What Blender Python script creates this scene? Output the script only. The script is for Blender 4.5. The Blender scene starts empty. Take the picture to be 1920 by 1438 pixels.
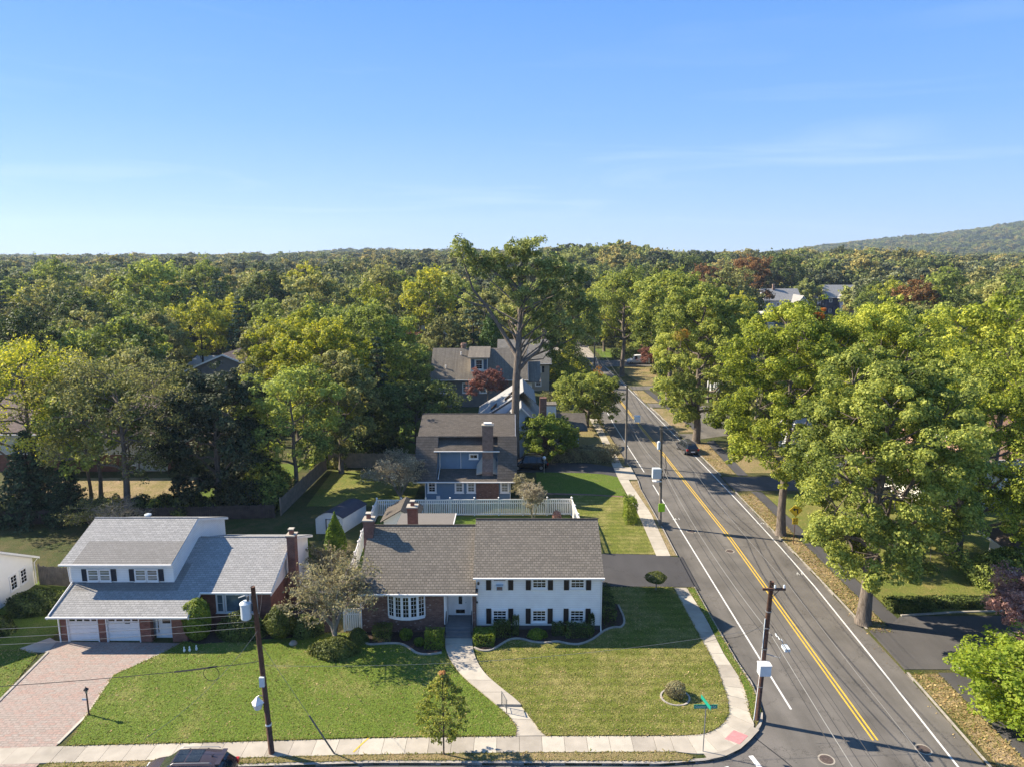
import bpy, math, random
import numpy as np
from mathutils import Vector, Matrix
R=math.radians
C=bpy.context.scene.collection
# ------------------------------------------------------------------ camera
cam=bpy.data.cameras.new('camera'); co=bpy.data.objects.new('camera',cam); C.objects.link(co)
CAMH=27.0
co.location=(0,0,CAMH); co.rotation_euler=(R(90-10.26),0,0)
cam.sensor_width=36; cam.lens=1331/1920*36; cam.clip_start=.5; cam.clip_end=12000
bpy.context.scene.camera=co
# ------------------------------------------------------------------ sky and sun
AZ=R(-18); EL=R(34.5)          # direction in which shadows fall, sun height
sd=Vector((-math.cos(AZ)*math.cos(EL),-math.sin(AZ)*math.cos(EL),math.sin(EL)))
w=bpy.data.worlds.new('World'); bpy.context.scene.world=w; w.use_nodes=True
nt=w.node_tree; nt.nodes.clear()
def N(nt,t,**k):
    n=nt.nodes.new(t)
    for a,b in k.items(): setattr(n,a,b)
    return n
sky=N(nt,'ShaderNodeTexSky',sky_type='NISHITA'); sky.sun_disc=False
sky.sun_elevation=EL; sky.sun_rotation=R(288); sky.altitude=0; sky.air_density=1.0; sky.dust_density=.0; sky.ozone_density=6.0
bg=N(nt,'ShaderNodeBackground'); bg.inputs[1].default_value=.11
out=N(nt,'ShaderNodeOutputWorld')
# faint cirrus
tc=N(nt,'ShaderNodeTexCoord'); mp=N(nt,'ShaderNodeMapping'); mp.inputs['Scale'].default_value=(1.1,1.1,11); mp.inputs['Rotation'].default_value=(0,R(7),0)
nz=N(nt,'ShaderNodeTexNoise'); nz.inputs['Scale'].default_value=2.3; nz.inputs['Detail'].default_value=7; nz.inputs['Distortion'].default_value=.6
rp=N(nt,'ShaderNodeValToRGB'); rp.color_ramp.elements[0].position=.53; rp.color_ramp.elements[0].color=(0,0,0,1); rp.color_ramp.elements[1].position=.85; rp.color_ramp.elements[1].color=(.5,.5,.5,1)
mx=N(nt,'ShaderNodeMixRGB'); mx.inputs[2].default_value=(3.6,4.1,4.6,1)
L=nt.links.new
L(tc.outputs['Generated'],mp.inputs[0]); L(mp.outputs[0],nz.inputs[0]); L(nz.outputs[0],rp.inputs[0]); cz_=N(nt,'ShaderNodeSeparateXYZ'); L(tc.outputs['Generated'],cz_.inputs[0]); cr_=N(nt,'ShaderNodeValToRGB'); ce=cr_.color_ramp.elements; ce[0].position=.0; ce[0].color=(.3,.3,.3,1); ce[1].position=.3; ce[1].color=(.12,.12,.12,1); q_=ce.new(.07); q_.color=(1,1,1,1); q_=ce.new(.16); q_.color=(.35,.35,.35,1)
cm_=N(nt,'ShaderNodeMath',operation='MULTIPLY'); L(cz_.outputs[2],cr_.inputs[0]); L(rp.outputs[0],cm_.inputs[0]); L(cr_.outputs[0],cm_.inputs[1]); L(cm_.outputs[0],mx.inputs[0])
sx_=N(nt,'ShaderNodeSeparateXYZ'); L(tc.outputs['Generated'],sx_.inputs[0]); gr=N(nt,'ShaderNodeValToRGB'); e=gr.color_ramp.elements
for p_,c_ in ((.0,(2.0,2.72,3.85)),(.06,(1.5,2.35,3.9)),(.17,(.88,1.85,3.85)),(.32,(.50,1.42,3.6)),(.62,(.50,1.25,2.9)),(1.,(.50,1.15,2.5))):
    q=e[0] if p_==0 else e[-1] if p_==1. else e.new(p_); q.position=p_; q.color=(*[v/5 for v in c_],1)
sc5=N(nt,'ShaderNodeVectorMath',operation='SCALE'); sc5.inputs['Scale'].default_value=5; L(sx_.outputs[2],gr.inputs[0]); L(gr.outputs[0],sc5.inputs[0])
hs_=N(nt,'ShaderNodeMixRGB'); hs_.inputs[0].default_value=.9; L(sky.outputs[0],hs_.inputs[1]); L(sc5.outputs[0],hs_.inputs[2]); L(hs_.outputs[0],mx.inputs[1]); L(mx.outputs[0],bg.inputs[0]); L(bg.outputs[0],out.inputs[0])
sl=bpy.data.lights.new('sun','SUN'); sl.energy=5.0; sl.angle=R(.53); sl.color=(1,.88,.70)
so=bpy.data.objects.new('sun',sl); C.objects.link(so); so.rotation_euler=(-sd).to_track_quat('-Z','Y').to_euler()
vs=bpy.context.scene.view_settings; vs.view_transform='Standard'; vs.look='None'; vs.gamma=1; vs.exposure=1.30; vs.use_curve_mapping=False
sc=bpy.context.scene
sc.cycles.max_bounces=8; sc.cycles.diffuse_bounces=5; sc.cycles.transmission_bounces=3; sc.cycles.transparent_max_bounces=6; sc.cycles.volume_bounces=0
# ------------------------------------------------------------------ helpers
class MB:
    def __init__(s): s.v=[]; s.f=[]; s.m=[]
    def add(s,vs,fs,mi=0,M=None):
        b=len(s.v)
        s.v+= [tuple(M@Vector(p)) for p in vs] if M else [tuple(p) for p in vs]
        s.f+=[tuple(b+i for i in f) for f in fs]; s.m+=[mi]*len(fs)
    def box(s,x0,x1,y0,y1,z0,z1,mi=0,M=None):
        s.add([(x0,y0,z0),(x1,y0,z0),(x1,y1,z0),(x0,y1,z0),(x0,y0,z1),(x1,y0,z1),(x1,y1,z1),(x0,y1,z1)],
              [(0,3,2,1),(4,5,6,7),(0,1,5,4),(1,2,6,5),(2,3,7,6),(3,0,4,7)],mi,M)
    def prism(s,poly,z0,z1,mi=0,M=None):
        n=len(poly)
        a=sum(poly[i][0]*poly[(i+1)%n][1]-poly[(i+1)%n][0]*poly[i][1] for i in range(n))
        if a<0: poly=poly[::-1]
        s.add([(x,y,z0) for x,y in poly]+[(x,y,z1) for x,y in poly],
              [tuple(range(n-1,-1,-1)),tuple(range(n,2*n))]+[(i,(i+1)%n,n+(i+1)%n,n+i) for i in range(n)],mi,M)
    def prismx(s,prof,x0,x1,mi=0,M=None):      # prof = (y,z) outline, pushed along x
        n=len(prof)
        a=sum(prof[i][0]*prof[(i+1)%n][1]-prof[(i+1)%n][0]*prof[i][1] for i in range(n))
        if a<0: prof=prof[::-1]
        s.add([(x0,y,z) for y,z in prof]+[(x1,y,z) for y,z in prof],
              [tuple(range(n-1,-1,-1)),tuple(range(n,2*n))]+[(i,(i+1)%n,n+(i+1)%n,n+i) for i in range(n)],mi,M)
    def tube(s,pts,rad,n=6,mi=0,cap=True):
        pts=[Vector(p) for p in pts]
        if not hasattr(rad,'__len__'): rad=[rad]*len(pts)
        rings=[];up=Vector((0.03,0.02,1))
        for i,p in enumerate(pts):
            d=(pts[min(i+1,len(pts)-1)]-pts[max(i-1,0)])
            d=d.normalized() if d.length>1e-6 else Vector((0,0,1))
            a=d.cross(up if abs(d.z)<.95 else Vector((1,0.02,0))).normalized(); b=d.cross(a)
            rings.append([p+(a*math.cos(2*math.pi*k/n)+b*math.sin(2*math.pi*k/n))*rad[i] for k in range(n)])
        vs=[q for r in rings for q in r]; fs=[]
        for i in range(len(pts)-1):
            for k in range(n): fs.append((i*n+k,i*n+(k+1)%n,(i+1)*n+(k+1)%n,(i+1)*n+k))
        if cap: fs+= [tuple(range(n)), tuple(range(len(vs)-1,len(vs)-n-1,-1))]
        s.add(vs,fs,mi)
    def lathe(s,prof,n=16,mi=0,M=None,ax=None):   # prof = (r,z)
        vs=[(r*math.cos(2*math.pi*k/n),r*math.sin(2*math.pi*k/n),z) for r,z in prof for k in range(n)]
        fs=[(i*n+k,i*n+(k+1)%n,(i+1)*n+(k+1)%n,(i+1)*n+k) for i in range(len(prof)-1) for k in range(n)]
        fs+=[tuple(range(n-1,-1,-1)),tuple(range(len(vs)-n,len(vs)))]
        s.add(vs,fs,mi,M)
    def mesh(s,name,mats,smooth=False):
        me=bpy.data.meshes.new(name); me.from_pydata(s.v,[],s.f)
        for m in (mats if isinstance(mats,(list,tuple)) else [mats]): me.materials.append(m)
        if any(s.m): me.polygons.foreach_set('material_index',s.m)
        if smooth: me.polygons.foreach_set('use_smooth',[True]*len(s.f))
        me.update(); return me
    def obj(s,name,mats,parent=None,smooth=False,loc=None,rotz=0):
        return link(name,s.mesh(name,mats,smooth),parent,loc,rotz)
def link(name,me,parent=None,loc=None,rotz=0):
    o=bpy.data.objects.new(name,me); C.objects.link(o)
    if parent: o.parent=parent
    if loc: o.location=loc
    if rotz: o.rotation_euler=(0,0,rotz)
    return o
def tag(o,label=None,cat=None,group=None,kind=None):
    if label: o['label']=label
    if cat: o['category']=cat
    if group: o['group']=group
    if kind: o['kind']=kind
    return o
def thing(name,label,cat,loc=(0,0,0),rotz=0,group=None,kind=None):
    o=bpy.data.objects.new(name,None); C.objects.link(o); o.location=loc; o.rotation_euler=(0,0,rotz)
    o.empty_display_size=.2
    return tag(o,label,cat,group,kind)
def copy_tree(o,parent=None):
    c=o.copy(); C.objects.link(c); c.parent=parent
    for ch in list(o.children): copy_tree(ch,c)
    return c
def box(name,m,parent,x0,x1,y0,y1,z0,z1):
    b=MB(); b.box(x0,x1,y0,y1,z0,z1); return b.obj(name,m,parent)
# ------------------------------------------------------------------ materials
def base_mat(name,rough=.8,spec=.3,metal=0.):
    m=bpy.data.materials.new(name); m.use_nodes=True; nt=m.node_tree
    p=nt.nodes['Principled BSDF']; p.inputs['Roughness'].default_value=rough
    p.inputs['Specular IOR Level'].default_value=spec; p.inputs['Metallic'].default_value=metal
    return m,nt,p
def noise(nt,vec,scale,detail=4,rough=.55,dist=0):
    n=N(nt,'ShaderNodeTexNoise'); n.inputs['Scale'].default_value=scale; n.inputs['Detail'].default_value=detail
    n.inputs['Roughness'].default_value=rough; n.inputs['Distortion'].default_value=dist
    if vec is not None: nt.links.new(vec,n.inputs[0])
    return n
def ramp(nt,fac,stops):
    r=N(nt,'ShaderNodeValToRGB'); e=r.color_ramp.elements
    while len(e)<len(stops): e.new(.5)
    for i,(p,c) in enumerate(stops):
        e[i].position=p; e[i].color=(c[0],c[1],c[2],1) if hasattr(c,'__len__') else (c,c,c,1)
    nt.links.new(fac,r.inputs[0]); return r
def mixc(nt,fac,a,b,mode='MIX'):
    m=N(nt,'ShaderNodeMixRGB',blend_type=mode)
    for i,x in enumerate((fac,a,b)):
        if hasattr(x,'default_value') or hasattr(x,'is_linked'): nt.links.new(x,m.inputs[i])
        elif hasattr(x,'__len__'): m.inputs[i].default_value=(x[0],x[1],x[2],1)
        else: m.inputs[i].default_value=x
    return m
def math_(nt,op,a,b=None):
    m=N(nt,'ShaderNodeMath',operation=op)
    for i,x in enumerate((a,b)):
        if x is None: continue
        if hasattr(x,'is_linked'): nt.links.new(x,m.inputs[i])
        else: m.inputs[i].default_value=x
    return m
def bump(nt,p,h,strength,dist):
    b=N(nt,'ShaderNodeBump'); b.inputs['Strength'].default_value=strength; b.inputs['Distance'].default_value=dist
    nt.links.new(h,b.inputs['Height']); nt.links.new(b.outputs[0],p.inputs['Normal']); return b
def pos(nt):
    g=N(nt,'ShaderNodeNewGeometry'); return g.outputs['Position']
def plain(name,col,rough=.7,var=.15,scale=3,bmp=.0,spec=.3,metal=0.,detail=5):
    m,nt,p=base_mat(name,rough,spec,metal)
    n=noise(nt,pos(nt),scale,detail)
    a=[c*(1-var) for c in col]; b=[min(1,c*(1+var)) for c in col]
    r=ramp(nt,n.outputs[0],[(.3,a),(.7,b)]); nt.links.new(r.outputs[0],p.inputs['Base Color'])
    if bmp: bump(nt,p,noise(nt,pos(nt),scale*8,4).outputs[0],.5,bmp)
    return m
def shingle(name,c1,c2,stain=(.1,.1,.1),axis='x',sl=1.12,w=.32,h=.14,stn=.3,patch=None,streak=None,mort=.016):
    m,nt,p=base_mat(name,.95,.15)
    s=N(nt,'ShaderNodeSeparateXYZ'); nt.links.new(pos(nt),s.inputs[0])
    cb=N(nt,'ShaderNodeCombineXYZ')
    u,v=(s.outputs[0],s.outputs[1]) if axis=='x' else (s.outputs[1],s.outputs[0])
    nt.links.new(u,cb.inputs[0]); nt.links.new(math_(nt,'MULTIPLY',v,sl).outputs[0],cb.inputs[1])
    b=N(nt,'ShaderNodeTexBrick'); b.offset=.5; nt.links.new(cb.outputs[0],b.inputs['Vector'])
    b.inputs['Scale'].default_value=1; b.inputs['Brick Width'].default_value=w; b.inputs['Row Height'].default_value=h
    b.inputs['Mortar Size'].default_value=mort; b.inputs['Mortar Smooth'].default_value=.4; b.inputs['Bias'].default_value=0
    b.inputs['Color1'].default_value=(*c1,1); b.inputs['Color2'].default_value=(*c2,1); b.inputs['Mortar'].default_value=(*[x*.45 for x in c1],1)  # tab joints, darkened to paint the shadow line of each course too
    n=noise(nt,pos(nt),.55,5,.6); st=ramp(nt,n.outputs[0],[(.35,0.),(.75,1.)])
    f=math_(nt,'MULTIPLY',st.outputs[0],stn)
    x=mixc(nt,f.outputs[0],b.outputs[0],stain)
    if streak:
        mp=N(nt,'ShaderNodeMapping'); mp.inputs['Scale'].default_value=(3.2,.12,.2); nt.links.new(pos(nt),mp.inputs[0])
        n3=noise(nt,mp.outputs[0],1.4,5,.65); x=mixc(nt,ramp(nt,n3.outputs[0],[(.38,0.),(.7,.75)]).outputs[0],x.outputs[0],streak)
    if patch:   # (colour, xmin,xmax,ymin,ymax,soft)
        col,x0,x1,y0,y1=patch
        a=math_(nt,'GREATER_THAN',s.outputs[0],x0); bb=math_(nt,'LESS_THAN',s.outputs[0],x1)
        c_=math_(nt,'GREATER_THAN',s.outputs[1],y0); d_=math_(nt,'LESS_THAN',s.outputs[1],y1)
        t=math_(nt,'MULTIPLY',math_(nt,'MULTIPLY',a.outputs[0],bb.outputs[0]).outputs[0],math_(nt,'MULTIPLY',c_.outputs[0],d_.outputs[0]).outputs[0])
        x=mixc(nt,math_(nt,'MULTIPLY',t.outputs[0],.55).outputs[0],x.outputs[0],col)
    n2=noise(nt,pos(nt),28,3); y=mixc(nt,.5,x.outputs[0],ramp(nt,n2.outputs[0],[(.3,.25),(.7,.75)]).outputs[0],'OVERLAY')
    nt.links.new(y.outputs[0],p.inputs['Base Color'])
    fr=math_(nt,'FRACT',math_(nt,'DIVIDE',math_(nt,'MULTIPLY',v,sl).outputs[0],h).outputs[0])
    hgt=math_(nt,'SUBTRACT',math_(nt,'MULTIPLY',b.outputs['Fac'],-1.).outputs[0],fr.outputs[0])
    bump(nt,p,hgt.outputs[0],.7,.02)
    return m
def bricks(name,c1,c2,mortar,w=.21,h=.07,pale=None):
    m,nt,p=base_mat(name,.9,.2)
    s=N(nt,'ShaderNodeSeparateXYZ'); nt.links.new(pos(nt),s.inputs[0]); cb=N(nt,'ShaderNodeCombineXYZ')
    nt.links.new(math_(nt,'ADD',s.outputs[0],s.outputs[1]).outputs[0],cb.inputs[0]); nt.links.new(s.outputs[2],cb.inputs[1])
    b=N(nt,'ShaderNodeTexBrick'); nt.links.new(cb.outputs[0],b.inputs['Vector']); b.inputs['Scale'].default_value=1
    b.inputs['Brick Width'].default_value=w; b.inputs['Row Height'].default_value=h; b.inputs['Mortar Size'].default_value=.008
    b.inputs['Color1'].default_value=(*c1,1); b.inputs['Color2'].default_value=(*c2,1); b.inputs['Mortar'].default_value=(*mortar,1)
    x=b
    if pale:
        mp=N(nt,'ShaderNodeMapping'); mp.inputs['Scale'].default_value=(1,1,3); nt.links.new(pos(nt),mp.inputs[0])
        n=noise(nt,mp.outputs[0],3.5,2); x=mixc(nt,ramp(nt,n.outputs[0],[(.64,0.),(.68,.7)]).outputs[0],b.outputs[0],pale)
    n2=noise(nt,pos(nt),2,5); y=mixc(nt,.5,x.outputs[0],ramp(nt,n2.outputs[0],[(.3,.3),(.7,.7)]).outputs[0],'OVERLAY')
    nt.links.new(y.outputs[0],p.inputs['Base Color'])
    bump(nt,p,math_(nt,'MULTIPLY',b.outputs['Fac'],-1.).outputs[0],.5,.01)
    return m
def siding(name,col,h=.16,var=.05,rough=.6):
    m,nt,p=base_mat(name,rough,.3)
    s=N(nt,'ShaderNodeSeparateXYZ'); nt.links.new(pos(nt),s.inputs[0])
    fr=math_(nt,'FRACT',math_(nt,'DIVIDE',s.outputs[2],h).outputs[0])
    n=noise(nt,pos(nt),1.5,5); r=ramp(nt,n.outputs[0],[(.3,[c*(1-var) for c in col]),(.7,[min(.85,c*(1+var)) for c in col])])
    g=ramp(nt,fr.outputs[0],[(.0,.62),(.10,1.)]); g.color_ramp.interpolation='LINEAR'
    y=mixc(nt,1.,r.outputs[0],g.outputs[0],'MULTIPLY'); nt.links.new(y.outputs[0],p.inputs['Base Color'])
    bump(nt,p,math_(nt,'MULTIPLY',fr.outputs[0],-1.).outputs[0],.6,.02)
    return m
def grass(name,ca,cb_,cdry,dry=.35,stripe=0,fine=9.):
    m,nt,p=base_mat(name,.9,.15)
    P=pos(nt)
    n1=noise(nt,P,.28,6,.6,.3); n2=noise(nt,P,fine,6,.7); n3=noise(nt,P,1.1,5,.65)
    a=mixc(nt,ramp(nt,n2.outputs[0],[(.3,0.),(.7,1.)]).outputs[0],ca,cb_)
    n5=noise(nt,P,4.,4,.7); d=ramp(nt,math_(nt,'ADD',math_(nt,'ADD',math_(nt,'MULTIPLY',n1.outputs[0],.45).outputs[0],math_(nt,'MULTIPLY',n3.outputs[0],.3).outputs[0]).outputs[0],math_(nt,'MULTIPLY',n5.outputs[0],.25).outputs[0]).outputs[0],[(.60-dry*.33,0.),(.78-dry*.3,1.)])
    b=mixc(nt,math_(nt,'MULTIPLY',d.outputs[0],.9).outputs[0],a.outputs[0],cdry)
    x=b
    if stripe:
        s=N(nt,'ShaderNodeSeparateXYZ'); nt.links.new(P,s.inputs[0])
        wv=math_(nt,'SINE',math_(nt,'MULTIPLY',s.outputs[1],2*math.pi/stripe).outputs[0])
        f=ramp(nt,math_(nt,'ADD',math_(nt,'MULTIPLY',wv.outputs[0],.16).outputs[0],n3.outputs[0]).outputs[0],[(.35,.35),(.75,.62)])
        x=mixc(nt,.55,b.outputs[0],f.outputs[0],'OVERLAY')
    n4=noise(nt,P,16,4,.8); y=mixc(nt,.6,x.outputs[0],ramp(nt,n4.outputs[0],[(.35,.05),(.65,.95)]).outputs[0],'OVERLAY')
    nt.links.new(y.outputs[0],p.inputs['Base Color'])
    bump(nt,p,n2.outputs[0],1.,.12)
    return m
def asphalt(name,c,var=.18,crack=True,patchy=.5):
    m,nt,p=base_mat(name,.92,.25); P=pos(nt)
    mp=N(nt,'ShaderNodeMapping'); mp.inputs['Scale'].default_value=(1,.12,1); nt.links.new(P,mp.inputs[0])
    n1=noise(nt,mp.outputs[0],.8,5,.6); n2=noise(nt,P,22,4,.7); n3=noise(nt,P,.35,5)
    r=ramp(nt,math_(nt,'ADD',math_(nt,'MULTIPLY',n1.outputs[0],.5).outputs[0],math_(nt,'MULTIPLY',n3.outputs[0],.5).outputs[0]).outputs[0],[(.35,[k*(1-var) for k in c]),(.65,[k*(1+var) for k in c])])
    y=mixc(nt,.4,r.outputs[0],ramp(nt,n2.outputs[0],[(.3,.3),(.7,.7)]).outputs[0],'OVERLAY'); x=y
    if crack:
        v=N(nt,'ShaderNodeTexVoronoi',feature='DISTANCE_TO_EDGE'); v.inputs['Scale'].default_value=.16
        wp=noise(nt,P,.5,6,.7); 
        ad=N(nt,'ShaderNodeVectorMath',operation='ADD'); sc_=N(nt,'ShaderNodeVectorMath',operation='SCALE'); sc_.inputs['Scale'].default_value=5
        nt.links.new(wp.outputs['Color'],sc_.inputs[0]); nt.links.new(P,ad.inputs[0]); nt.links.new(sc_.outputs[0],ad.inputs[1]); nt.links.new(ad.outputs[0],v.inputs['Vector'])
        g=ramp(nt,v.outputs[0],[(.0,.75),(.008,0.)]); x=mixc(nt,g.outputs[0],y.outputs[0],[k*.35 for k in c])
    nt.links.new(x.outputs[0],p.inputs['Base Color']); bump(nt,p,n2.outputs[0],.35,.01)
    return m
def leafmat(name,dark,mid,light,accent=None,acc=.94,trans=.35,hue=.25):
    m=bpy.data.materials.new(name); m.use_nodes=True; nt=m.node_tree; nt.nodes.clear()
    o=N(nt,'ShaderNodeOutputMaterial')
    av=N(nt,'ShaderNodeAttribute',attribute_name='v'); ak=N(nt,'ShaderNodeAttribute',attribute_name='k')
    oi=N(nt,'ShaderNodeObjectInfo')
    f=math_(nt,'ADD',math_(nt,'MULTIPLY',av.outputs['Fac'],.6).outputs[0],math_(nt,'MULTIPLY',ak.outputs['Fac'],.5).outputs[0])
    rnd=math_(nt,'MULTIPLY',math_(nt,'SUBTRACT',oi.outputs['Random'],.5).outputs[0],hue)
    f=math_(nt,'ADD',f.outputs[0],rnd.outputs[0])
    st=[(.12,dark),(.5,mid),(.88,light)]
    r=ramp(nt,f.outputs[0],st); c=r
    if accent:
        g=ramp(nt,ak.outputs['Fac'],[(acc-.02,0.),(acc+.02,1.)]); c=mixc(nt,g.outputs[0],r.outputs[0],accent)
    d=N(nt,'ShaderNodeBsdfPrincipled'); d.inputs['Roughness'].default_value=.65; d.inputs['Specular IOR Level'].default_value=.22
    t=N(nt,'ShaderNodeBsdfTranslucent'); mxs=N(nt,'ShaderNodeMixShader'); mxs.inputs[0].default_value=trans
    hs=N(nt,'ShaderNodeHueSaturation'); hs.inputs['Value'].default_value=1.5; hs.inputs['Saturation'].default_value=1.1; hs.inputs['Hue'].default_value=.488
    nt.links.new(c.outputs[0],d.inputs['Base Color']); nt.links.new(c.outputs[0],hs.inputs['Color']); nt.links.new(hs.outputs[0],t.inputs[0])
    nt.links.new(d.outputs[0],mxs.inputs[1]); nt.links.new(t.outputs[0],mxs.inputs[2]); nt.links.new(mxs.outputs[0],o.inputs[0])
    return m
def barkmat(name,a,b):
    m,nt,p=base_mat(name,.95,.15); tcn=N(nt,'ShaderNodeTexCoord')
    mp=N(nt,'ShaderNodeMapping'); mp.inputs['Scale'].default_value=(4,4,.7); nt.links.new(tcn.outputs['Object'],mp.inputs[0])
    n=noise(nt,mp.outputs[0],2.2,6,.7); r=ramp(nt,n.outputs[0],[(.32,a),(.62,b)]); nt.links.new(r.outputs[0],p.inputs['Base Color'])
    bump(nt,p,n.outputs[0],.9,.12); return m
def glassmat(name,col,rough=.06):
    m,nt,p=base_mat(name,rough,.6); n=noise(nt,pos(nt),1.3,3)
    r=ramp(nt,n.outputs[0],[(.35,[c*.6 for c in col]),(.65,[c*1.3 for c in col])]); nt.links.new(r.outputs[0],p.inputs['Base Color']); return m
M={}
M['white']=plain('white_paint',(.80,.775,.74),.5,.04,2)
M['white_siding']=siding('white_siding',(.82,.80,.765),.17)
M['white_flat']=plain('white_stucco',(.80,.78,.74),.8,.03,1.5,.003)
M['blue_siding']=siding('blue_siding',(.135,.215,.30),.14,.06)
M['pale_blue_siding']=siding('pale_blue_siding',(.42,.52,.63),.16,.05)
M['grey_wall']=siding('grey_shake',(.17,.167,.165),.2,.12)
M['beige_siding']=siding('beige_siding',(.40,.36,.28),.18,.06)
M['cream_siding']=siding('cream_siding',(.52,.50,.43),.2,.06)
M['lightgrey_siding']=siding('light_grey_siding',(.48,.50,.52),.2,.05)
M['navy_siding']=siding('navy_siding',(.03,.045,.09),.2,.05)
M['brick_brown']=bricks('brown_brick',(.135,.065,.047),(.21,.105,.075),(.17,.14,.12),.24,.085,(.42,.36,.32))
M['brick_red']=bricks('red_brick',(.20,.062,.042),(.27,.10,.065),(.20,.16,.13))
M['brick_chim']=bricks('chimney_brick',(.22,.085,.06),(.14,.06,.05),(.22,.18,.15))
M['brick_tan']=bricks('tan_brick',(.24,.15,.12),(.17,.10,.08),(.25,.21,.17))
M['roof_main']=shingle('brown_grey_shingles',(.215,.19,.157),(.15,.134,.112),(.19,.17,.14),sl=1.15,w=.30,h=.21,stn=.25,mort=.028)
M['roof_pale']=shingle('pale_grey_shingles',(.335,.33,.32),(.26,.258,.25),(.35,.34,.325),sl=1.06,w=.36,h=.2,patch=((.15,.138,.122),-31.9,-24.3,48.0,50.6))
M['roof_blueh']=shingle('dark_shingles',(.13,.113,.096),(.088,.077,.066),(.155,.135,.115),sl=1.13,w=.4,h=.2)
M['roof_grey']=shingle('weathered_shingles',(.245,.215,.175),(.19,.168,.138),(.14,.12,.10),sl=1.3,w=.45,h=.22,streak=(.11,.097,.078))
M['roof_side']=shingle('light_shingles',(.36,.36,.35),(.30,.30,.30),(.33,.33,.33),axis='y',sl=1.2,w=.4,h=.2)
M['roof_beige']=shingle('mixed_shingles',(.24,.22,.19),(.16,.15,.13),(.2,.18,.16),sl=1.15,w=.5,h=.25)
M['roof_salmon']=shingle('salmon_shingles',(.50,.30,.23),(.42,.25,.19),(.3,.2,.15),axis='y',sl=1.1,w=.4,h=.2)
M['roof_brown']=shingle('brown_shingles',(.20,.15,.13),(.15,.115,.10),(.22,.18,.15),sl=1.1,w=.5,h=.25)
M['roof_flat']=plain('flat_roof_felt',(.17,.155,.14),.9,.06,4,.004)
M['shutter']=plain('brown_shutter_paint',(.028,.020,.018),.5,.1,6)
M['shutter_blue']=plain('blue_shutter_paint',(.07,.13,.2),.5,.1,6)
M['shutter_navy']=plain('navy_shutter_paint',(.02,.026,.04),.5,.1,6)
M['glass']=glassmat('dark_window_glass',(.018,.016,.012))
M['glass_curtain']=glassmat('curtained_window_glass',(.20,.20,.17),.12)
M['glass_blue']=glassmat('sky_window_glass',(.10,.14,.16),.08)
M['black_metal']=plain('black_metal',(.02,.02,.022),.45,.1,8)
M['grey_metal']=plain('grey_metal',(.30,.31,.32),.4,.08,8,metal=.6)
M['pale_metal']=plain('pale_grey_metal',(.55,.6,.62),.45,.05,5)
M['concrete']=plain('concrete',(.385,.345,.285),.9,.12,1.2,.004,detail=9)
M['concrete_b']=plain('concrete_pale',(.44,.40,.33),.9,.12,1.4,.004,detail=9)
M['concrete_c']=plain('concrete_worn',(.33,.295,.245),.9,.16,1.1,.005,detail=9)
M['kerb']=plain('kerb_stone',(.34,.31,.27),.9,.25,2.5,.01,detail=8)
M['asphalt']=asphalt('road_asphalt',(.130,.120,.108),.28)
M['asphalt_side']=asphalt('side_street_asphalt',(.138,.127,.115))
M['asphalt_dark']=asphalt('driveway_asphalt',(.062,.060,.062),.15)
M['asphalt_path']=asphalt('path_asphalt',(.07,.068,.07),.15,False)
M['yellow']=plain('yellow_road_paint',(.62,.40,.05),.7,.15,6)
M['white_line']=plain('white_road_paint',(.62,.62,.60),.7,.16,5)
M['pink']=plain('pink_tactile',(.62,.22,.22),.8,.12,6,.01)
M['slate']=plain('slate_grey_steps',(.15,.155,.16),.85,.12,3,.004)
M['dark_found']=plain('dark_foundation',(.10,.09,.085),.9,.15,3,.004)
M['dull_rail']=plain('dull_grey_railing',(.13,.13,.125),.6,.1,6)
M['asphalt_r']=asphalt('painted_shade_asphalt',(.088,.083,.08))  # asphalt darkened in its colour to stand for the trees' shade
M['mulch']=plain('mulch',(.055,.036,.028),.95,.5,14,.04,detail=6)
M['iron']=plain('rusty_iron',(.10,.075,.065),.7,.3,9)
M['ground']=grass('backyard_ground',(.035,.055,.014),(.07,.085,.022),(.13,.10,.05),.5)
M['lawn']=grass('front_lawn',(.092,.125,.018),(.18,.19,.035),(.30,.25,.10),.42,stripe=.9)
M['lawn_l']=grass('left_front_lawn',(.075,.13,.015),(.155,.20,.03),(.28,.245,.09),.28)
M['lawn_b']=grass('neighbour_lawn',(.072,.125,.014),(.128,.172,.028),(.19,.18,.06),.3)
M['lawn_dry']=grass('dry_grass',(.13,.14,.035),(.19,.18,.06),(.28,.205,.11),.7)
M['lawn_right']=grass('olive_lawn',(.10,.14,.022),(.16,.18,.04),(.25,.20,.07),.45)  # plain grass tone shared by the right hand and back lawns
M['verge_dry']=grass('leafy_verge',(.13,.125,.035),(.23,.19,.075),(.36,.26,.17),.55,fine=4)
M['fence_wood']=plain('weathered_wood',(.22,.18,.14),.9,.25,2,.01)
M['fence_dark']=plain('dark_wood',(.06,.05,.045),.9,.3,2,.01)
M['pole_wood']=plain('pole_wood',(.095,.05,.035),.85,.3,5,.01)
M['pole_grey']=plain('grey_pole_wood',(.16,.14,.115),.85,.25,5,.01)
M['wire']=plain('wire_rubber',(.022,.022,.024),.6,.1,5)
M['wire_pale']=plain('bare_wire',(.17,.17,.165),.6,.1,5)
M['bark']=barkmat('grey_bark',(.075,.06,.048),(.22,.185,.155))
M['bark_pale']=barkmat('pale_bark',(.17,.15,.125),(.38,.34,.29))
M['bark_dark']=barkmat('dark_bark',(.035,.028,.022),(.10,.08,.065))
M['haze_far']=None
LM={}
LM['oak']=leafmat('oak_leaves',(0.034,0.048,0.013),(0.153,0.203,0.042),(0.434,0.466,0.108),(.34,.16,.03),.985,.42)
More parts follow.
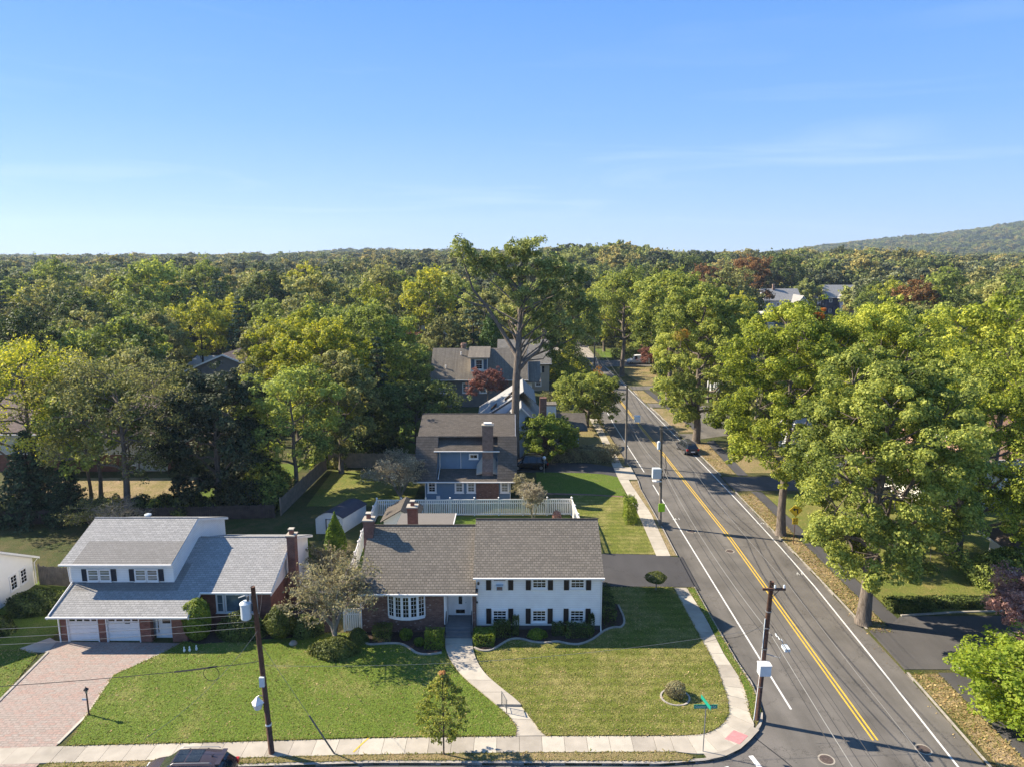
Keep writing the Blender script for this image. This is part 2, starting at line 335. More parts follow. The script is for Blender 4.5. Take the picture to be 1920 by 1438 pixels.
LM['oak_lime']=leafmat('lime_oak_leaves',(0.051,0.071,0.012),(0.233,0.293,0.042),(0.631,0.641,0.120),(.42,.16,.035),.975,.45)
LM['mid']=leafmat('green_leaves',(0.052,0.077,0.020),(0.156,0.203,0.047),(0.391,0.449,0.099),None,.9,.36)
LM['olive']=leafmat('olive_leaves',(0.067,0.074,0.025),(0.180,0.191,0.065),(0.421,0.419,0.133),None,.9,.33)
LM['dark']=leafmat('dark_green_leaves',(0.020,0.032,0.009),(0.056,0.082,0.021),(0.169,0.208,0.050),None,.9,.22)
LM['yellow']=leafmat('yellow_green_leaves',(0.084,0.107,0.014),(0.233,0.272,0.036),(0.525,0.506,0.080),None,.97,.40)
LM['rust']=leafmat('rust_leaves',(0.102,0.068,0.026),(0.204,0.112,0.042),(0.312,0.178,0.060),None,.9,.3)
LM['red']=leafmat('red_maple_leaves',(.09,.04,.035),(.17,.075,.058),(.28,.14,.10),None,.9,.3)
LM['purple']=leafmat('pinkish_leaves',(0.196,0.117,0.098),(0.406,0.234,0.195),(0.644,0.416,0.338),None,.9,.3)
LM['spruce']=leafmat('spruce_needles',(0.016,0.030,0.018),(0.040,0.072,0.036),(0.112,0.166,0.077),None,.9,.12)
LM['cedar']=leafmat('cedar_foliage',(0.023,0.054,0.012),(0.046,0.096,0.018),(0.085,0.150,0.022),None,.9,.18)
LM['arb']=leafmat('arborvitae_foliage',(0.042,0.086,0.010),(0.090,0.167,0.014),(0.192,0.270,0.022),None,.9,.25)
LM['yew']=leafmat('yew_foliage',(0.041,0.058,0.014),(0.081,0.104,0.024),(0.162,0.182,0.038),None,.9,.2)
LM['boxw']=leafmat('boxwood_foliage',(0.062,0.102,0.014),(0.125,0.180,0.022),(0.237,0.288,0.034),None,.9,.25)
LM['twig']=leafmat('sparse_grey_leaves',(0.110,0.093,0.055),(0.206,0.185,0.103),(0.331,0.310,0.157),None,.9,.3)
LM['drytwig']=leafmat('dry_brown_twigs',(.12,.085,.06),(.22,.16,.12),(.34,.25,.17),None,.9,.25)
LM['drypale']=leafmat('pale_dry_twigs',(.20,.17,.11),(.34,.30,.20),(.50,.45,.30),None,.9,.35)
LM['deep']=leafmat('deep_green_leaves',(.010,.017,.008),(.026,.038,.018),(.085,.105,.045),None,.9,.15,0)
LM['tall']=leafmat('pale_grey_green_leaves',(0.066,0.091,0.026),(0.175,0.212,0.061),(0.398,0.435,0.156),None,.9,.45,0)
LM['far1']=leafmat('far_green_leaves',(0.066,0.090,0.029),(0.154,0.186,0.056),(0.327,0.353,0.097),None,.9,.25,.8)
LM['far2']=leafmat('far_olive_leaves',(0.089,0.101,0.034),(0.204,0.208,0.068),(0.439,0.373,0.121),None,.9,.25,.8)
LM['far3']=leafmat('far_rust_leaves',(0.060,0.072,0.038),(0.133,0.152,0.078),(0.258,0.277,0.142),None,.9,.25,.8)
def paver_mat():
    m,nt,p=base_mat('brick_pavers',.9,.2); P=pos(nt)
    mp=N(nt,'ShaderNodeMapping'); nt.links.new(P,mp.inputs[0])
    b=N(nt,'ShaderNodeTexBrick'); nt.links.new(mp.outputs[0],b.inputs['Vector']); b.inputs['Scale'].default_value=1
    b.inputs['Brick Width'].default_value=.42; b.inputs['Row Height'].default_value=.2; b.inputs['Mortar Size'].default_value=.022
    b.inputs['Color1'].default_value=(.35,.235,.195,1); b.inputs['Color2'].default_value=(.32,.275,.24,1); b.inputs['Mortar'].default_value=(.24,.20,.17,1)
    n=noise(nt,P,.5,6,.6); y=mixc(nt,ramp(nt,n.outputs[0],[(.4,0.),(.7,.5)]).outputs[0],b.outputs[0],(.30,.25,.22))
    n2=noise(nt,P,9,4); z=mixc(nt,.5,y.outputs[0],ramp(nt,n2.outputs[0],[(.3,.3),(.7,.7)]).outputs[0],'OVERLAY')
    nt.links.new(z.outputs[0],p.inputs['Base Color']); bump(nt,p,math_(nt,'MULTIPLY',b.outputs['Fac'],-1.).outputs[0],.5,.01); return m
M['paver']=paver_mat()
# ------------------------------------------------------------------ ground
def terrain(x,y):
    if y<330: return 0.
    u=x/y; h=0.
    def sm(a,b,t): t=max(0,min(1,(t-a)/(b-a))); return t*t*(3-2*t)
    # wooded ridge far on the right
    us=[.34,.39,.48,.56,.63,.72,.85,1.0]; hs=[0,16,46,72,94,134,160,175]
    hh=float(np.interp(u,us,hs))
    h+=hh*sm(1300,2700,y)
    # low rises in the middle distance
    h+=13*math.exp(-((u+.22)/.09)**2)*sm(900,1900,y)
    h+=11*math.exp(-((u-.12)/.13)**2)*sm(330,480,y)+7*math.exp(-((u+.12)/.12)**2)*sm(450,700,y)+6*math.exp(-((u-.45)/.15)**2)*sm(350,520,y)
    h+=5*math.sin(x*.006+1+.003*y)*math.sin(y*.0085)*sm(420,900,y)
    return h
ys=[-30,20,60,120,200,300,360,400,440,480,520,600,700,800,950,1100,1300,1500,1700,1900,2100,2300,2500,2700,2900,3200,3600,4000]
nx=90
vs_=[];fs_=[]
for j,y in enumerate(ys):
    W=max(260,y*1.25+60)
    for i in range(nx+1):
        x=-W+2*W*i/nx; vs_.append((x,y,-.16+terrain(x,y)))
for j in range(len(ys)-1):
    for i in range(nx):
        a=j*(nx+1)+i; fs_.append((a,a+1,a+nx+2,a+nx+1))
me=bpy.data.meshes.new('ground'); me.from_pydata(vs_,[],fs_); me.materials.append(M['ground'])
tag(link('ground',me),'leaf strewn ground under the trees, reaching the horizon',kind='structure')
def struct(name,label,m,polys,z0,z1=None,parent=None):
    b=MB()
    for poly in polys:
        if z1 is None:
            n=len(poly); a=sum(poly[i][0]*poly[(i+1)%n][1]-poly[(i+1)%n][0]*poly[i][1] for i in range(n))
            if a<0: poly=poly[::-1]
            b.add([(x,y,z0) for x,y in poly],[tuple(range(n))])
        else: b.prism(poly,z0,z1)
    o=b.obj(name,m,parent)
    if not parent: tag(o,label,kind='structure')
    return o
def smooth_poly(pts,it=2,closed=False):
    for _ in range(it):
        q=[]; n=len(pts)
        for i in range(n if closed else n-1):
            a,b=pts[i],pts[(i+1)%n]; q.append((a[0]*.75+b[0]*.25,a[1]*.75+b[1]*.25)); q.append((a[0]*.25+b[0]*.75,a[1]*.25+b[1]*.75))
        pts=q if closed else [pts[0]]+q+[pts[-1]]
    return pts
def offset(pts,d):
    out=[]
    for i,p in enumerate(pts):
        a=pts[max(0,i-1)]; b=pts[min(len(pts)-1,i+1)]
        dx,dy=b[0]-a[0],b[1]-a[1]; l=math.hypot(dx,dy) or 1
        out.append((p[0]-dy/l*d,p[1]+dx/l*d))
    return out
south=[(-90,31.6),(-60,32.4),(-40,33.0),(-25.2,33.45),(-7.5,34.12),(4,34.1),(8,34.05),(10.5,34.3)]
corner=smooth_poly([(10.5,34.3),(11.6,34.6),(12.5,35.1),(13.35,35.85),(14,36.55),(14.68,37.4),(15.05,38.4)],1)
west=[(15.3,40),(15.42,41.5),(15.25,43.8),(15.15,50),(15.12,61),(15.2,67),(15.14,80),(15.4,83),(15.45,88),(15.0,96),(14.8,104),(14.9,116),(15.4,130),(16.5,150),(17.83,170),(18.2,186)]
kerbW=south[:-1]+corner+west
east=[(25.2,12),(25.5,25),(25.6,33.8),(25.97,42.6),(26.02,63.6),(25.85,78),(25.95,85),(25.5,104),(25.2,119),(24.4,140),(23.1,165),(22.2,185),(22.4,206),(24,235)]
struct('west_block','grassy block of gardens west of the main road',M['ground'],[kerbW+[(10,188),(-90,188)]],-.5,0)
struct('east_block','grassy block of gardens east of the main road',M['ground'],[east+[(150,235),(150,12)]],-.5,0)
# roads
struct('main_road','grey asphalt main road running away from the viewer',M['asphalt'],[[(13,0),(28,0),(28,186),(24.5,235),(16,235),(13,186)]],-.13)
struct('far_road_bend','pale stretch of road turning left at the far end',M['concrete_c'],[[(18.6,187.5),(22.2,187.5),(22.6,208),(19,212),(-10,214),(-10,204),(14,203),(17.4,198)]],-.122)
struct('side_street','grey asphalt side street along the bottom',M['asphalt_side'],[[(-90,20),(15.2,20),(15.2,38),(8,36),(-90,36)]],-.126)
def strip(pts,wd,z,b=None):
    b=b or MB(); l=offset(pts,wd/2); r=offset(pts,-wd/2); n=len(pts)
    b.add([(x,y,z) for x,y in r]+[(x,y,z) for x,y in l],[(i,i+1,n+i+1,n+i) for i in range(n-1)]); return b
yc=[(20.66,36.1),(20.95,50),(21.25,65),(21.1,80),(20.95,96),(20.6,115),(20.3,140),(20.1,160),(20.15,185)]
for d,l in ((-.13,'yellow centre line of the main road, western of the pair'),(.13,'yellow centre line of the main road, eastern of the pair')):
    tag(strip(offset(yc,d),.11,-.124).obj('yellow_line',M['yellow']),l,kind='structure')
tag(strip([(16.95,38.9),(16.93,60),(16.93,81.8)],.12,-.124).obj('white_line',M['white_line']),'white edge line on the west side of the main road, near stretch',kind='structure')
tag(strip([(16.8,86.8),(16.7,97),(16.6,112),(16.8,135)],.12,-.124).obj('white_line',M['white_line']),'white edge line on the west side of the main road, far stretch',kind='structure')
tag(strip([(23.9,22),(24.04,33.8),(24.7,45),(25.2,55),(25.35,63),(25.35,75),(25.2,87),(24.9,105),(24.55,124),(23.9,145),(22.65,175),(22.3,187)],.12,-.124).obj('white_line',M['white_line']),'white edge line on the east side of the main road',kind='structure')
tag(strip([(13.15,34.85),(13.5,33.2),(13.9,31.5)],.28,-.122).obj('stop_line',M['white_line']),'thick white crosswalk bar at the corner nearer the centre of the junction',kind='structure')
tag(strip([(11.55,34.0),(11.9,33.0),(12.4,31.5)],.24,-.122).obj('stop_line',M['white_line']),'thick white crosswalk bar just off the corner kerb',kind='structure')
b=MB(); rr=random.Random(3)
for cx,cy in ((24.9,57.5),(25.6,69.3),(17.1,70.5)):
    for k in range(4):
        a=rr.uniform(0,3.1); strip([(cx+k*.22-.3,cy-.2),(cx+k*.22-.3+.2*math.cos(a),cy+.1+.2*math.sin(a))],.05,-.121,b)
tag(b.obj('utility_chalk_marks',M['white_line']),'small painted utility marks on the road near the kerb',kind='structure')
# tar seams
b=MB(); strip([(13.9,36.3),(14.8,34.6),(15.8,32.4),(16.4,30)],.07,-.1245,b); strip([(19.6,30),(19.5,60),(19.4,110)],.02,-.1245,b)
tag(b.obj('tar_seam',M['wire']),'dark tar seam in the asphalt of the junction',kind='structure')
# kerbs : one stone after the other
def kerb(name,label,pts,wd,step,gaps=(),m='kerb',side=1):
    root=thing(name,label,None,kind='structure'); P=[Vector((x,y)) for x,y in pts]
    rest=MB(); cnt=0; acc=0
    for i in range(len(P)-1):
        a,b_=P[i],P[i+1]; Lg=(b_-a).length; n=max(1,round(Lg/step)); d=(b_-a)/n; u=(b_-a).normalized(); nn=Vector((-u.y,u.x))*wd*side
        for k in range(n):
            p=a+d*k; q=p+d*.985; mid=(p+q)/2
            if any(g0<=mid.y<=g1 and gx0<=mid.x<=gx1 for gx0,gx1,g0,g1 in gaps): continue
            dz=rr.uniform(0,.012)
            rest.prism([(p.x,p.y),(q.x,q.y),(q.x+nn.x,q.y+nn.y),(p.x+nn.x,p.y+nn.y)],-.3,.012+dz); cnt+=1
    o=rest.obj('kerb_stones',M[m],root); o['kind']='stuff'
    return root
kerb('kerb','pale stone kerb along the side street and round the corner',offset(kerbW[:kerbW.index(west[0])],-.0),.18,.28,gaps=[(-32.5,-27.2,30,36)])
kerb('kerb','flush stone kerb on the west side of the main road',west,.13,.6,gaps=[(13,17,54.6,60.7),(13,17,82.7,88.6)])
kerb('kerb','pale pinkish kerb on the east side of the main road',east,.16,.9,gaps=[(20,28,42.8,48.0),(20,28,78.5,85),(20,28,101,106),(20,28,125,128.6),(20,28,141,146)],side=-1)
# lawns
LW='lawn'
wl=[(-4.77,47.2),(-4.66,45.02),(-3.53,42.4),(-2.1,40.46),(-.68,38.67),(.04,37.6),(.26,36.92),(.2,36.23)]
wr=[(-2.87,47.2),(-2.71,44.77),(-1.95,42.4),(-.72,40.67),(.42,39.25),(1.18,37.73),(1.62,36.66),(1.95,36.26)]
swin=[(-24.9,35.42),(-16,35.75),(-8,36.1),(0,36.26)]
swcor=smooth_poly([(9.55,36.3),(10.57,36.36),(11.25,36.52),(12.0,37.0),(12.62,37.68),(13.05,38.51),(13.3,39.73),(13.46,41.4)],1)
struct('front_lawn','mown striped lawn left of the curved walk',M['lawn_l'],[swin+smooth_poly(wl,1)[::-1]+[(-12,47.4),(-17,47.4),(-23.3,46.2),(-23.9,45.0),(-25.98,42.18),(-25.3,38.1)]],.0,.085)
struct('front_lawn','mown striped lawn between the curved walk and the corner',M['lawn'],[[(1.95,36.26)]+swcor+[(13.6,43.2),(13.45,47.85),(13.3,54.6),(6.6,54.6),(6.6,47.8),(-2.87,47.8)]+smooth_poly(wr,1)[1:-1]],.0,.085)
struct('side_lawn','bright lawn strip left of the brick paved driveway',M['lawn_b'],[[(-60,34.4),(-31.0,34.9),(-31.53,39.54),(-32.6,44.7),(-34.0,45.2),(-60,44)]],.0,.03)
struct('side_lawn','shaded lawn beside the white stuccoed house',M['lawn_b'],[[(-60,44.1),(-34,45.3),(-33.0,46.8),(-33.0,54),(-39.5,57.5),(-41,50.0),(-60,49)]],.0,.02)
struct('garden_lawn','lawn behind the white split level house',M['lawn_b'],[[(-13.9,56.5),(6.1,56.5),(6.1,70.9),(-13.9,70.9)]],0,.02)
struct('corner_lawn','lawn between the asphalt driveway and the brick path',M['lawn'],[[(6.9,61.6),(13.17,61.25),(13.35,72.1),(13.1,76.8),(9,77.5),(6.6,77.6)]],0,.03)
struct('corner_lawn','bright lawn between the brick path and the black driveway',M['lawn_b'],[[(3,78.2),(9,77.9),(13.1,77.2),(13.05,84.3),(11.5,85.4),(9.4,85.9),(3,86.3)]],0,.03)
struct('corner_lawn','dry yellow lawn behind the clipped grey hedge',M['lawn_dry'],[[(5,92.5),(12.9,91.5),(13.1,104),(12.6,112),(5.5,113)]],0,.03)
struct('back_lawn','sunlit back lawn behind the pale shed',M['lawn_right'],[[(-22.5,74),(-11,74),(-11,87),(-22.8,87)]],0,.02)
struct('back_lawn','bright sunlit back lawn beyond the brown fence',M['lawn_b'],[[(-24,89),(-11.4,89),(-11.4,112),(-30,112)]],0,.02)
struct('back_lawn','dry leaf covered lawn behind the cream house',M['verge_dry'],[[(-54,69.5),(-38,69.5),(-35,84),(-60,84)]],0,.02)
struct('back_lawn','bright patch of lawn seen under the dark maple',M['lawn_b'],[[(-37,72),(-27,72),(-27,90),(-37,90)]],0,.02)
struct('verge','thin grass verge between the pavement and the side street kerb',M['lawn_dry'],[[(-25.3,33.65),(-7.5,34.3),(4,34.28),(9.6,34.25),(9.9,34.6),(9.0,34.93),(0,34.86),(-8,34.7),(-16,34.38),(-25.1,34.02)]],0,.05)
struct('verge','narrow grass verge between the corner pavement and the main road',M['lawn_b'],[[(14.35,37.35),(14.6,37.7),(15.0,38.6),(15.27,40.8),(15.1,44),(15.0,54.5),(14.45,54.5),(14.7,49.8),(14.62,44.8),(14.8,42),(14.5,39.2),(14.2,38)]],0,.05)
struct('verge','narrow worn verge before the tall squared bush',M['verge_dry'],[[(14.5,60.9),(15.0,60.9),(15.05,80),(15.2,82.6),(14.35,82.6),(14.35,80.5),(14.8,71.8)],[(14.4,88.8),(15.2,88.8),(14.8,104),(14.7,116),(14.25,116),(14.32,104)]],0,.05)
struct('verge','dry leaf strewn verge on the east side of the road',M['verge_dry'],[[(26.2,12),(27.6,12),(27.9,42.4),(26.1,42.4)],[(26.3,47.6),(27.7,47.6),(27.7,78),(26.0,78)],[(26.1,85.5),(28,85.5),(28.5,101),(25.8,101)],[(25.6,107),(28.5,107),(28.2,124),(25.3,124)],[(24.7,129),(27.3,129),(26.5,141),(24.5,141)]],0,.02)
struct('right_lawn','lawn dappled with shade under the big oaks',M['lawn_right'],[[(29.3,50.3),(29.2,60),(29,78),(60,78),(60,50.8)]],0,.02)
struct('right_lawn','dry lawn with leaves east of the far pavement',M['lawn_dry'],[[(29.5,86),(60,86),(60,101),(29.5,101)],[(27.5,146.5),(45,146.5),(45,171),(25.5,171)]],0,.02)
struct('right_lawn','bright green strip of lawn by the far driveway',M['lawn_b'],[[(29,129),(50,129),(50,140),(29,140)],[(24,187),(40,187),(40,205),(24,205)]],0,.02)
struct('right_lawn','lawn behind the lime green tree at the bottom right',M['lawn_right'],[[(29.4,12),(60,12),(60,42.2),(30.5,42.4)]],0,.02)
# driveways
struct('paver_driveway','brick paved driveway in front of the double garage',M['paver'],[[(-28.3,33.5),(-25.5,33.5),(-25.47,35.39),(-25.35,38.1),(-25.98,42.18),(-23.96,45.0),(-23.2,46.1),(-32.0,46.3),(-33.2,46.6),(-34,45.2),(-32.03,44.9),(-31.53,39.54),(-31.0,35.0),(-31.2,33.3)]],.0,.045)
b=MB(); strip([(-32.03,44.9),(-31.53,39.54),(-31.0,35.0)],.16,.05,b); b.prism(offset([(-32.03,44.9),(-31.53,39.54),(-31.0,35.2)],.08)+offset([(-32.03,44.9),(-31.53,39.54),(-31.0,35.2)],-.08)[::-1],0,.09)
tag(b.obj('driveway_edging',M['kerb']),'stone edging along the left side of the paved driveway',kind='structure')
e=[(-25.5,35.6),(-25.35,38.1),(-25.98,42.18),(-23.96,45.0)]; b=MB(); b.prism(offset(e,.08)+offset(e,-.08)[::-1],0,.055)
tag(b.obj('driveway_edging',M['concrete_b']),'pale edging along the right side of the paved driveway',kind='structure')
struct('driveway','black asphalt driveway behind the white split level house',M['asphalt_dark'],[[(6.6,54.9),(10.6,54.83),(15.1,54.75),(15.16,60.6),(13.2,61.15),(6.6,61.55)]],0,.03)
struct('driveway_apron','sloping apron of the black driveway',M['asphalt_dark'],[[(15.0,54.75),(15.45,54.4),(15.5,61),(15.1,60.6)]],-.2,-.06)
struct('driveway','black asphalt driveway beside the blue house',M['asphalt_dark'],[[(0,86.4),(9.4,85.95),(11.6,85.4),(13.2,84.2),(13.2,88.4),(10,90.2),(0,90.6)]],0,.03)
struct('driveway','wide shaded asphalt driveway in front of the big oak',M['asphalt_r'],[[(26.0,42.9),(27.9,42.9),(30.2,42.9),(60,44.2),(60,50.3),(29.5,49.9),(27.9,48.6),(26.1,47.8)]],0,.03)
e=[(29.2,42.75),(31,43.35),(36,43.7),(42,43.6),(60,43.8)]; b=MB(); b.prism(offset(e,.09)+offset(e,-.09)[::-1],0,.1)
tag(b.obj('driveway_edging',M['kerb']),'pale stone edging beyond the lime green tree',kind='structure')
e=[(29.6,50.0),(34,50.5),(42,50.9),(60,51)]; b=MB(); b.prism(offset(e,.08)+offset(e,-.08)[::-1],0,.1)
tag(b.obj('driveway_edging',M['kerb']),'stone edging under the low clipped hedge by the wide driveway',kind='structure')
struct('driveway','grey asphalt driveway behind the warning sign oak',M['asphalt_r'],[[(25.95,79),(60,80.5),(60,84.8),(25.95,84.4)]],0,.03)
struct('driveway','grey driveway with the dark parked car under the trees',M['asphalt'],[[(25.7,101.5),(60,118),(60,126),(34,126.5),(28.6,106),(25.6,105.8)]],0,.024)
struct('driveway','far grey driveway beyond the road trees',M['asphalt'],[[(24.5,141.6),(50,142),(50,146),(24.3,145.8)],[(25,125),(28.6,125),(28.4,128.4),(24.9,128.4)],[(23.2,172),(48,174),(48,186),(22.4,182)]],0,.03)
struct('footpath','narrow asphalt footpath east of the dry verge',M['asphalt_path'],[[(27.65,12),(29.2,12),(29.9,42.5),(28.0,42.5)],[(27.8,48.4),(29.1,49.6),(28.9,78.8),(27.75,78.8)],[(28.1,84.8),(29.4,85),(29.9,102),(28.6,101)],[(28.6,107),(29.8,107),(27.9,141),(26.7,141)]],0,.035)
struct('garden_path','narrow brick path across the corner lawns',M['brick_tan'],[[(1.5,78.6),(9,77.9),(13.1,77.1),(13.1,76.75),(9,77.5),(1.5,78.1)]],0,.04)
struct('garden_path','pale curved flagstone patch beside the white house',M['concrete_c'],[[(7.9,54.6),(10.6,54.6),(9.3,52.7),(7.6,51.7),(7.05,51.9),(8.2,53.2)]],0,.045)
struct('front_pad','small concrete pad beside the garage corner',M['concrete'],[[(-33.3,44.9),(-32.05,44.95),(-32.3,46.3),(-33.1,46.8),(-34.3,45.4)]],0,.05)
# curved walk, slab by slab
walk=thing('garden_walk','pale concrete walk curving from the pavement up to the front steps',None,kind='structure')
WL=smooth_poly(wl,2); WR=smooth_poly(wr,2)
def at_frac(pts,t):
    d=[0]
    for i in range(len(pts)-1): d.append(d[-1]+math.dist(pts[i],pts[i+1]))
    s=t*d[-1]
    for i in range(len(pts)-1):
        if d[i+1]>=s: f=(s-d[i])/(d[i+1]-d[i]+1e-9); return (pts[i][0]*(1-f)+pts[i+1][0]*f,pts[i][1]*(1-f)+pts[i+1][1]*f)
    return pts[-1]
cuts=[0,.115,.22,.36,.50,.63,.755,.87,1]
for i in range(8):
    t0,t1=cuts[i],cuts[i+1]-.0025
    lf=[at_frac(WL,t0+(t1-t0)*k/5) for k in range(6)]; rt=[at_frac(WR,t0+(t1-t0)*k/5) for k in range(6)]
    b=MB(); b.prism(lf+rt[::-1],-.02,(.19 if i<6 else .05)); b.obj('slab',M['concrete' if i%3 else 'concrete_b'],walk)
# side street pavement, slab by slab
sw=thing('pavement','pale concrete slab pavement along the side street and round the corner',None,kind='structure')
inn=[(-60,34.0),(-45,34.6),(-31,35.1),(-25.47,35.38),(-16,35.72),(-8,36.05),(0,36.22),(9.0,36.25)]
outr=[(-60,32.7),(-45,33.3),(-31,33.8),(-25.2,34.06),(-16,34.42),(-8,34.74),(0,34.90),(9.0,34.97)]
x=-58.
while x<9.0:
    x1=min(9.0,x+1.27)
    f=lambda P,X: float(np.interp(X,[p[0] for p in P],[p[1] for p in P]))
    o=MB(); o.prism([(x,f(outr,x)),(x1-.018,f(outr,x1)),(x1-.018,f(inn,x1)),(x,f(inn,x))],-.05,.045+rr.uniform(0,.006))
    o.obj('slab',M[rr.choice(['concrete','concrete','concrete_b','concrete_c'])],sw); x=x1
inn=swcor; inn=[(9.0,36.25)]+[p for p in smooth_poly(swcor,1) if p[0]>9.2]
outp=smooth_poly([(9.0,34.97),(10.2,34.75),(11.6,34.9),(12.7,35.6),(13.7,36.6),(14.2,37.2),(14.15,38.0),(14.45,39.2),(14.72,40.6),(14.75,42.0)],2)
innp=smooth_poly([(9.0,36.25),(9.55,36.28),(10.57,36.34),(11.25,36.5),(12.0,36.98),(12.62,37.68),(13.05,38.51),(13.3,39.73),(13.47,41.4),(13.5,42.0)],2)
nS=9
for i in range(nS):
    t0,t1=i/nS,(i+1)/nS-.002
    a=[at_frac(outp,t0+(t1-t0)*k/4) for k in range(5)]; c_=[at_frac(innp,t0+(t1-t0)*k/4) for k in range(5)]
    o=MB(); o.prism(a+c_[::-1],-.05,.045+rr.uniform(0,.005)); o.obj('slab',M['concrete_b' if i%2 else 'concrete'],sw)
o=MB(); o.prism([(12.05,36.0),(12.75,35.55),(13.45,36.25),(12.8,36.75)],.05,.056); o.obj('tactile_pad',M['pink'],sw)
o=MB(); strip([(10.6,34.55),(11.6,34.85),(12.55,35.4),(13.35,36.15),(14.1,36.95)],.5,.047,o); o.obj('kerb_ramp',M['concrete_c'],sw)
o=MB(); strip([(-8.75,34.9),(-8.4,35.6),(-8.15,36.05)],.09,.056,o); o.obj('paint_mark',M['yellow'],sw)
sw2=thing('pavement','pale concrete slab pavement up the west side of the main road',None,kind='structure')
IN=[(13.5,42),(13.63,43.2),(13.45,47.9),(13.35,54.5)]; OU=[(14.75,42),(14.56,44.8),(14.65,49.8),(14.4,54.5)]
def run(IN,OU,y0,y1,stp,root,ms):
    y=y0
    while y<y1-.1:
        ye=min(y1,y+stp); g=lambda P,Y: float(np.interp(Y,[p[1] for p in P],[p[0] for p in P]))
        o=MB(); o.prism([(g(IN,y),y),(g(OU,y),y),(g(OU,ye),ye-.02),(g(IN,ye),ye-.02)],-.05,.045+rr.uniform(0,.006)); o.obj('slab',M[rr.choice(ms)],root); y=ye
run(IN,OU,42,54.6,1.4,sw2,['concrete','concrete_b','concrete_c'])
run([(13.17,60.8),(13.39,72.1),(13.05,84),(13.09,87.5)],[(14.45,60.8),(14.76,71.8),(14.3,80.5),(14.25,83)],60.9,83.2,1.5,sw2,['concrete','concrete_b','concrete'])
run([(13.05,83),(13.09,88.6)],[(15.35,83),(15.35,88.6)],83.25,88.4,1.7,sw2,['concrete_b','concrete'])
run([(13.1,88.5),(13.25,104),(13.0,116)],[(14.34,88.5),(14.26,104),(14.2,116)],88.5,116,1.9,sw2,['concrete','concrete_b','concrete_c'])
# manholes
def manhole(x,y,r,label):
    t=thing('manhole_cover',label,'manhole cover',(x,y,-.126),0,'manhole covers in the road')
    b=MB(); b.lathe([(r+.09,0),(r+.09,.004),(r,.004)],24); b.obj('ring',M['concrete_c'],t)
    b=MB(); b.lathe([(r,0),(r,.008),(r*.9,.009)],24)
    for k in range(-3,4): b.box(-r*.7,r*.7,k*r*.2-.02,k*r*.2+.02,.009,.014)
    b.obj('lid',M['iron'],t)
manhole(17.2,34.55,.36,'round manhole cover in the middle of the junction')
manhole(22.96,35.35,.36,'rusty round manhole cover by the white edge line, bottom right')
manhole(17.9,67.2,.42,'round manhole cover beside the yellow lines, level with the grey utility pole')
manhole(20.3,62.3,.33,'small round cover under the yellow centre line')
# planting beds with scalloped edging
bedL=smooth_poly([(-10.6,47.4),(-10.4,46.0),(-9.9,45.75),(-8.9,45.95),(-7.8,45.95),(-7.1,45.3),(-6.5,44.6),(-5.6,44.5),(-4.85,44.75)],2)
bedR=smooth_poly([(-2.65,45.4),(-2.1,44.95),(-1.4,45.05),(-.7,45.9),(-.1,46.55),(.6,46.6),(1.5,46.1),(2.4,46.0),(3.2,46.25),(4.0,45.85),(4.8,45.8),(5.8,46.5),(6.7,47.7),(7.5,48.2),(8.1,48.1),(8.5,49.2),(8.3,51.5)],2)
struct('planting_bed','mulched bed under the bow window',M['mulch'],[bedL+[(-4.85,47.5),(-10.6,47.5)]],0,.105)
struct('planting_bed','mulched bed along the white sided front wall',M['mulch'],[bedR+[(6.6,54.0),(6.6,47.9),(-2.65,47.9)]],0,.105)
struct('planting_bed','dark bed along the pale grey roofed house',M['mulch'],[[(-23.2,46.3),(-22,45.9),(-17,46.6),(-14.5,46.9),(-13.2,47.6),(-13,52),(-23.2,48.3)]],0,.10)
for pts,l in ((bedL,'curved concrete edging of the bed under the bow window'),(bedR,'curved concrete edging of the bed along the white sided wall')):
    b=MB(); b.prism(offset(pts,.07)+offset(pts,-.07)[::-1],0,.17); tag(b.obj('bed_edging',M['kerb']),l,kind='structure')
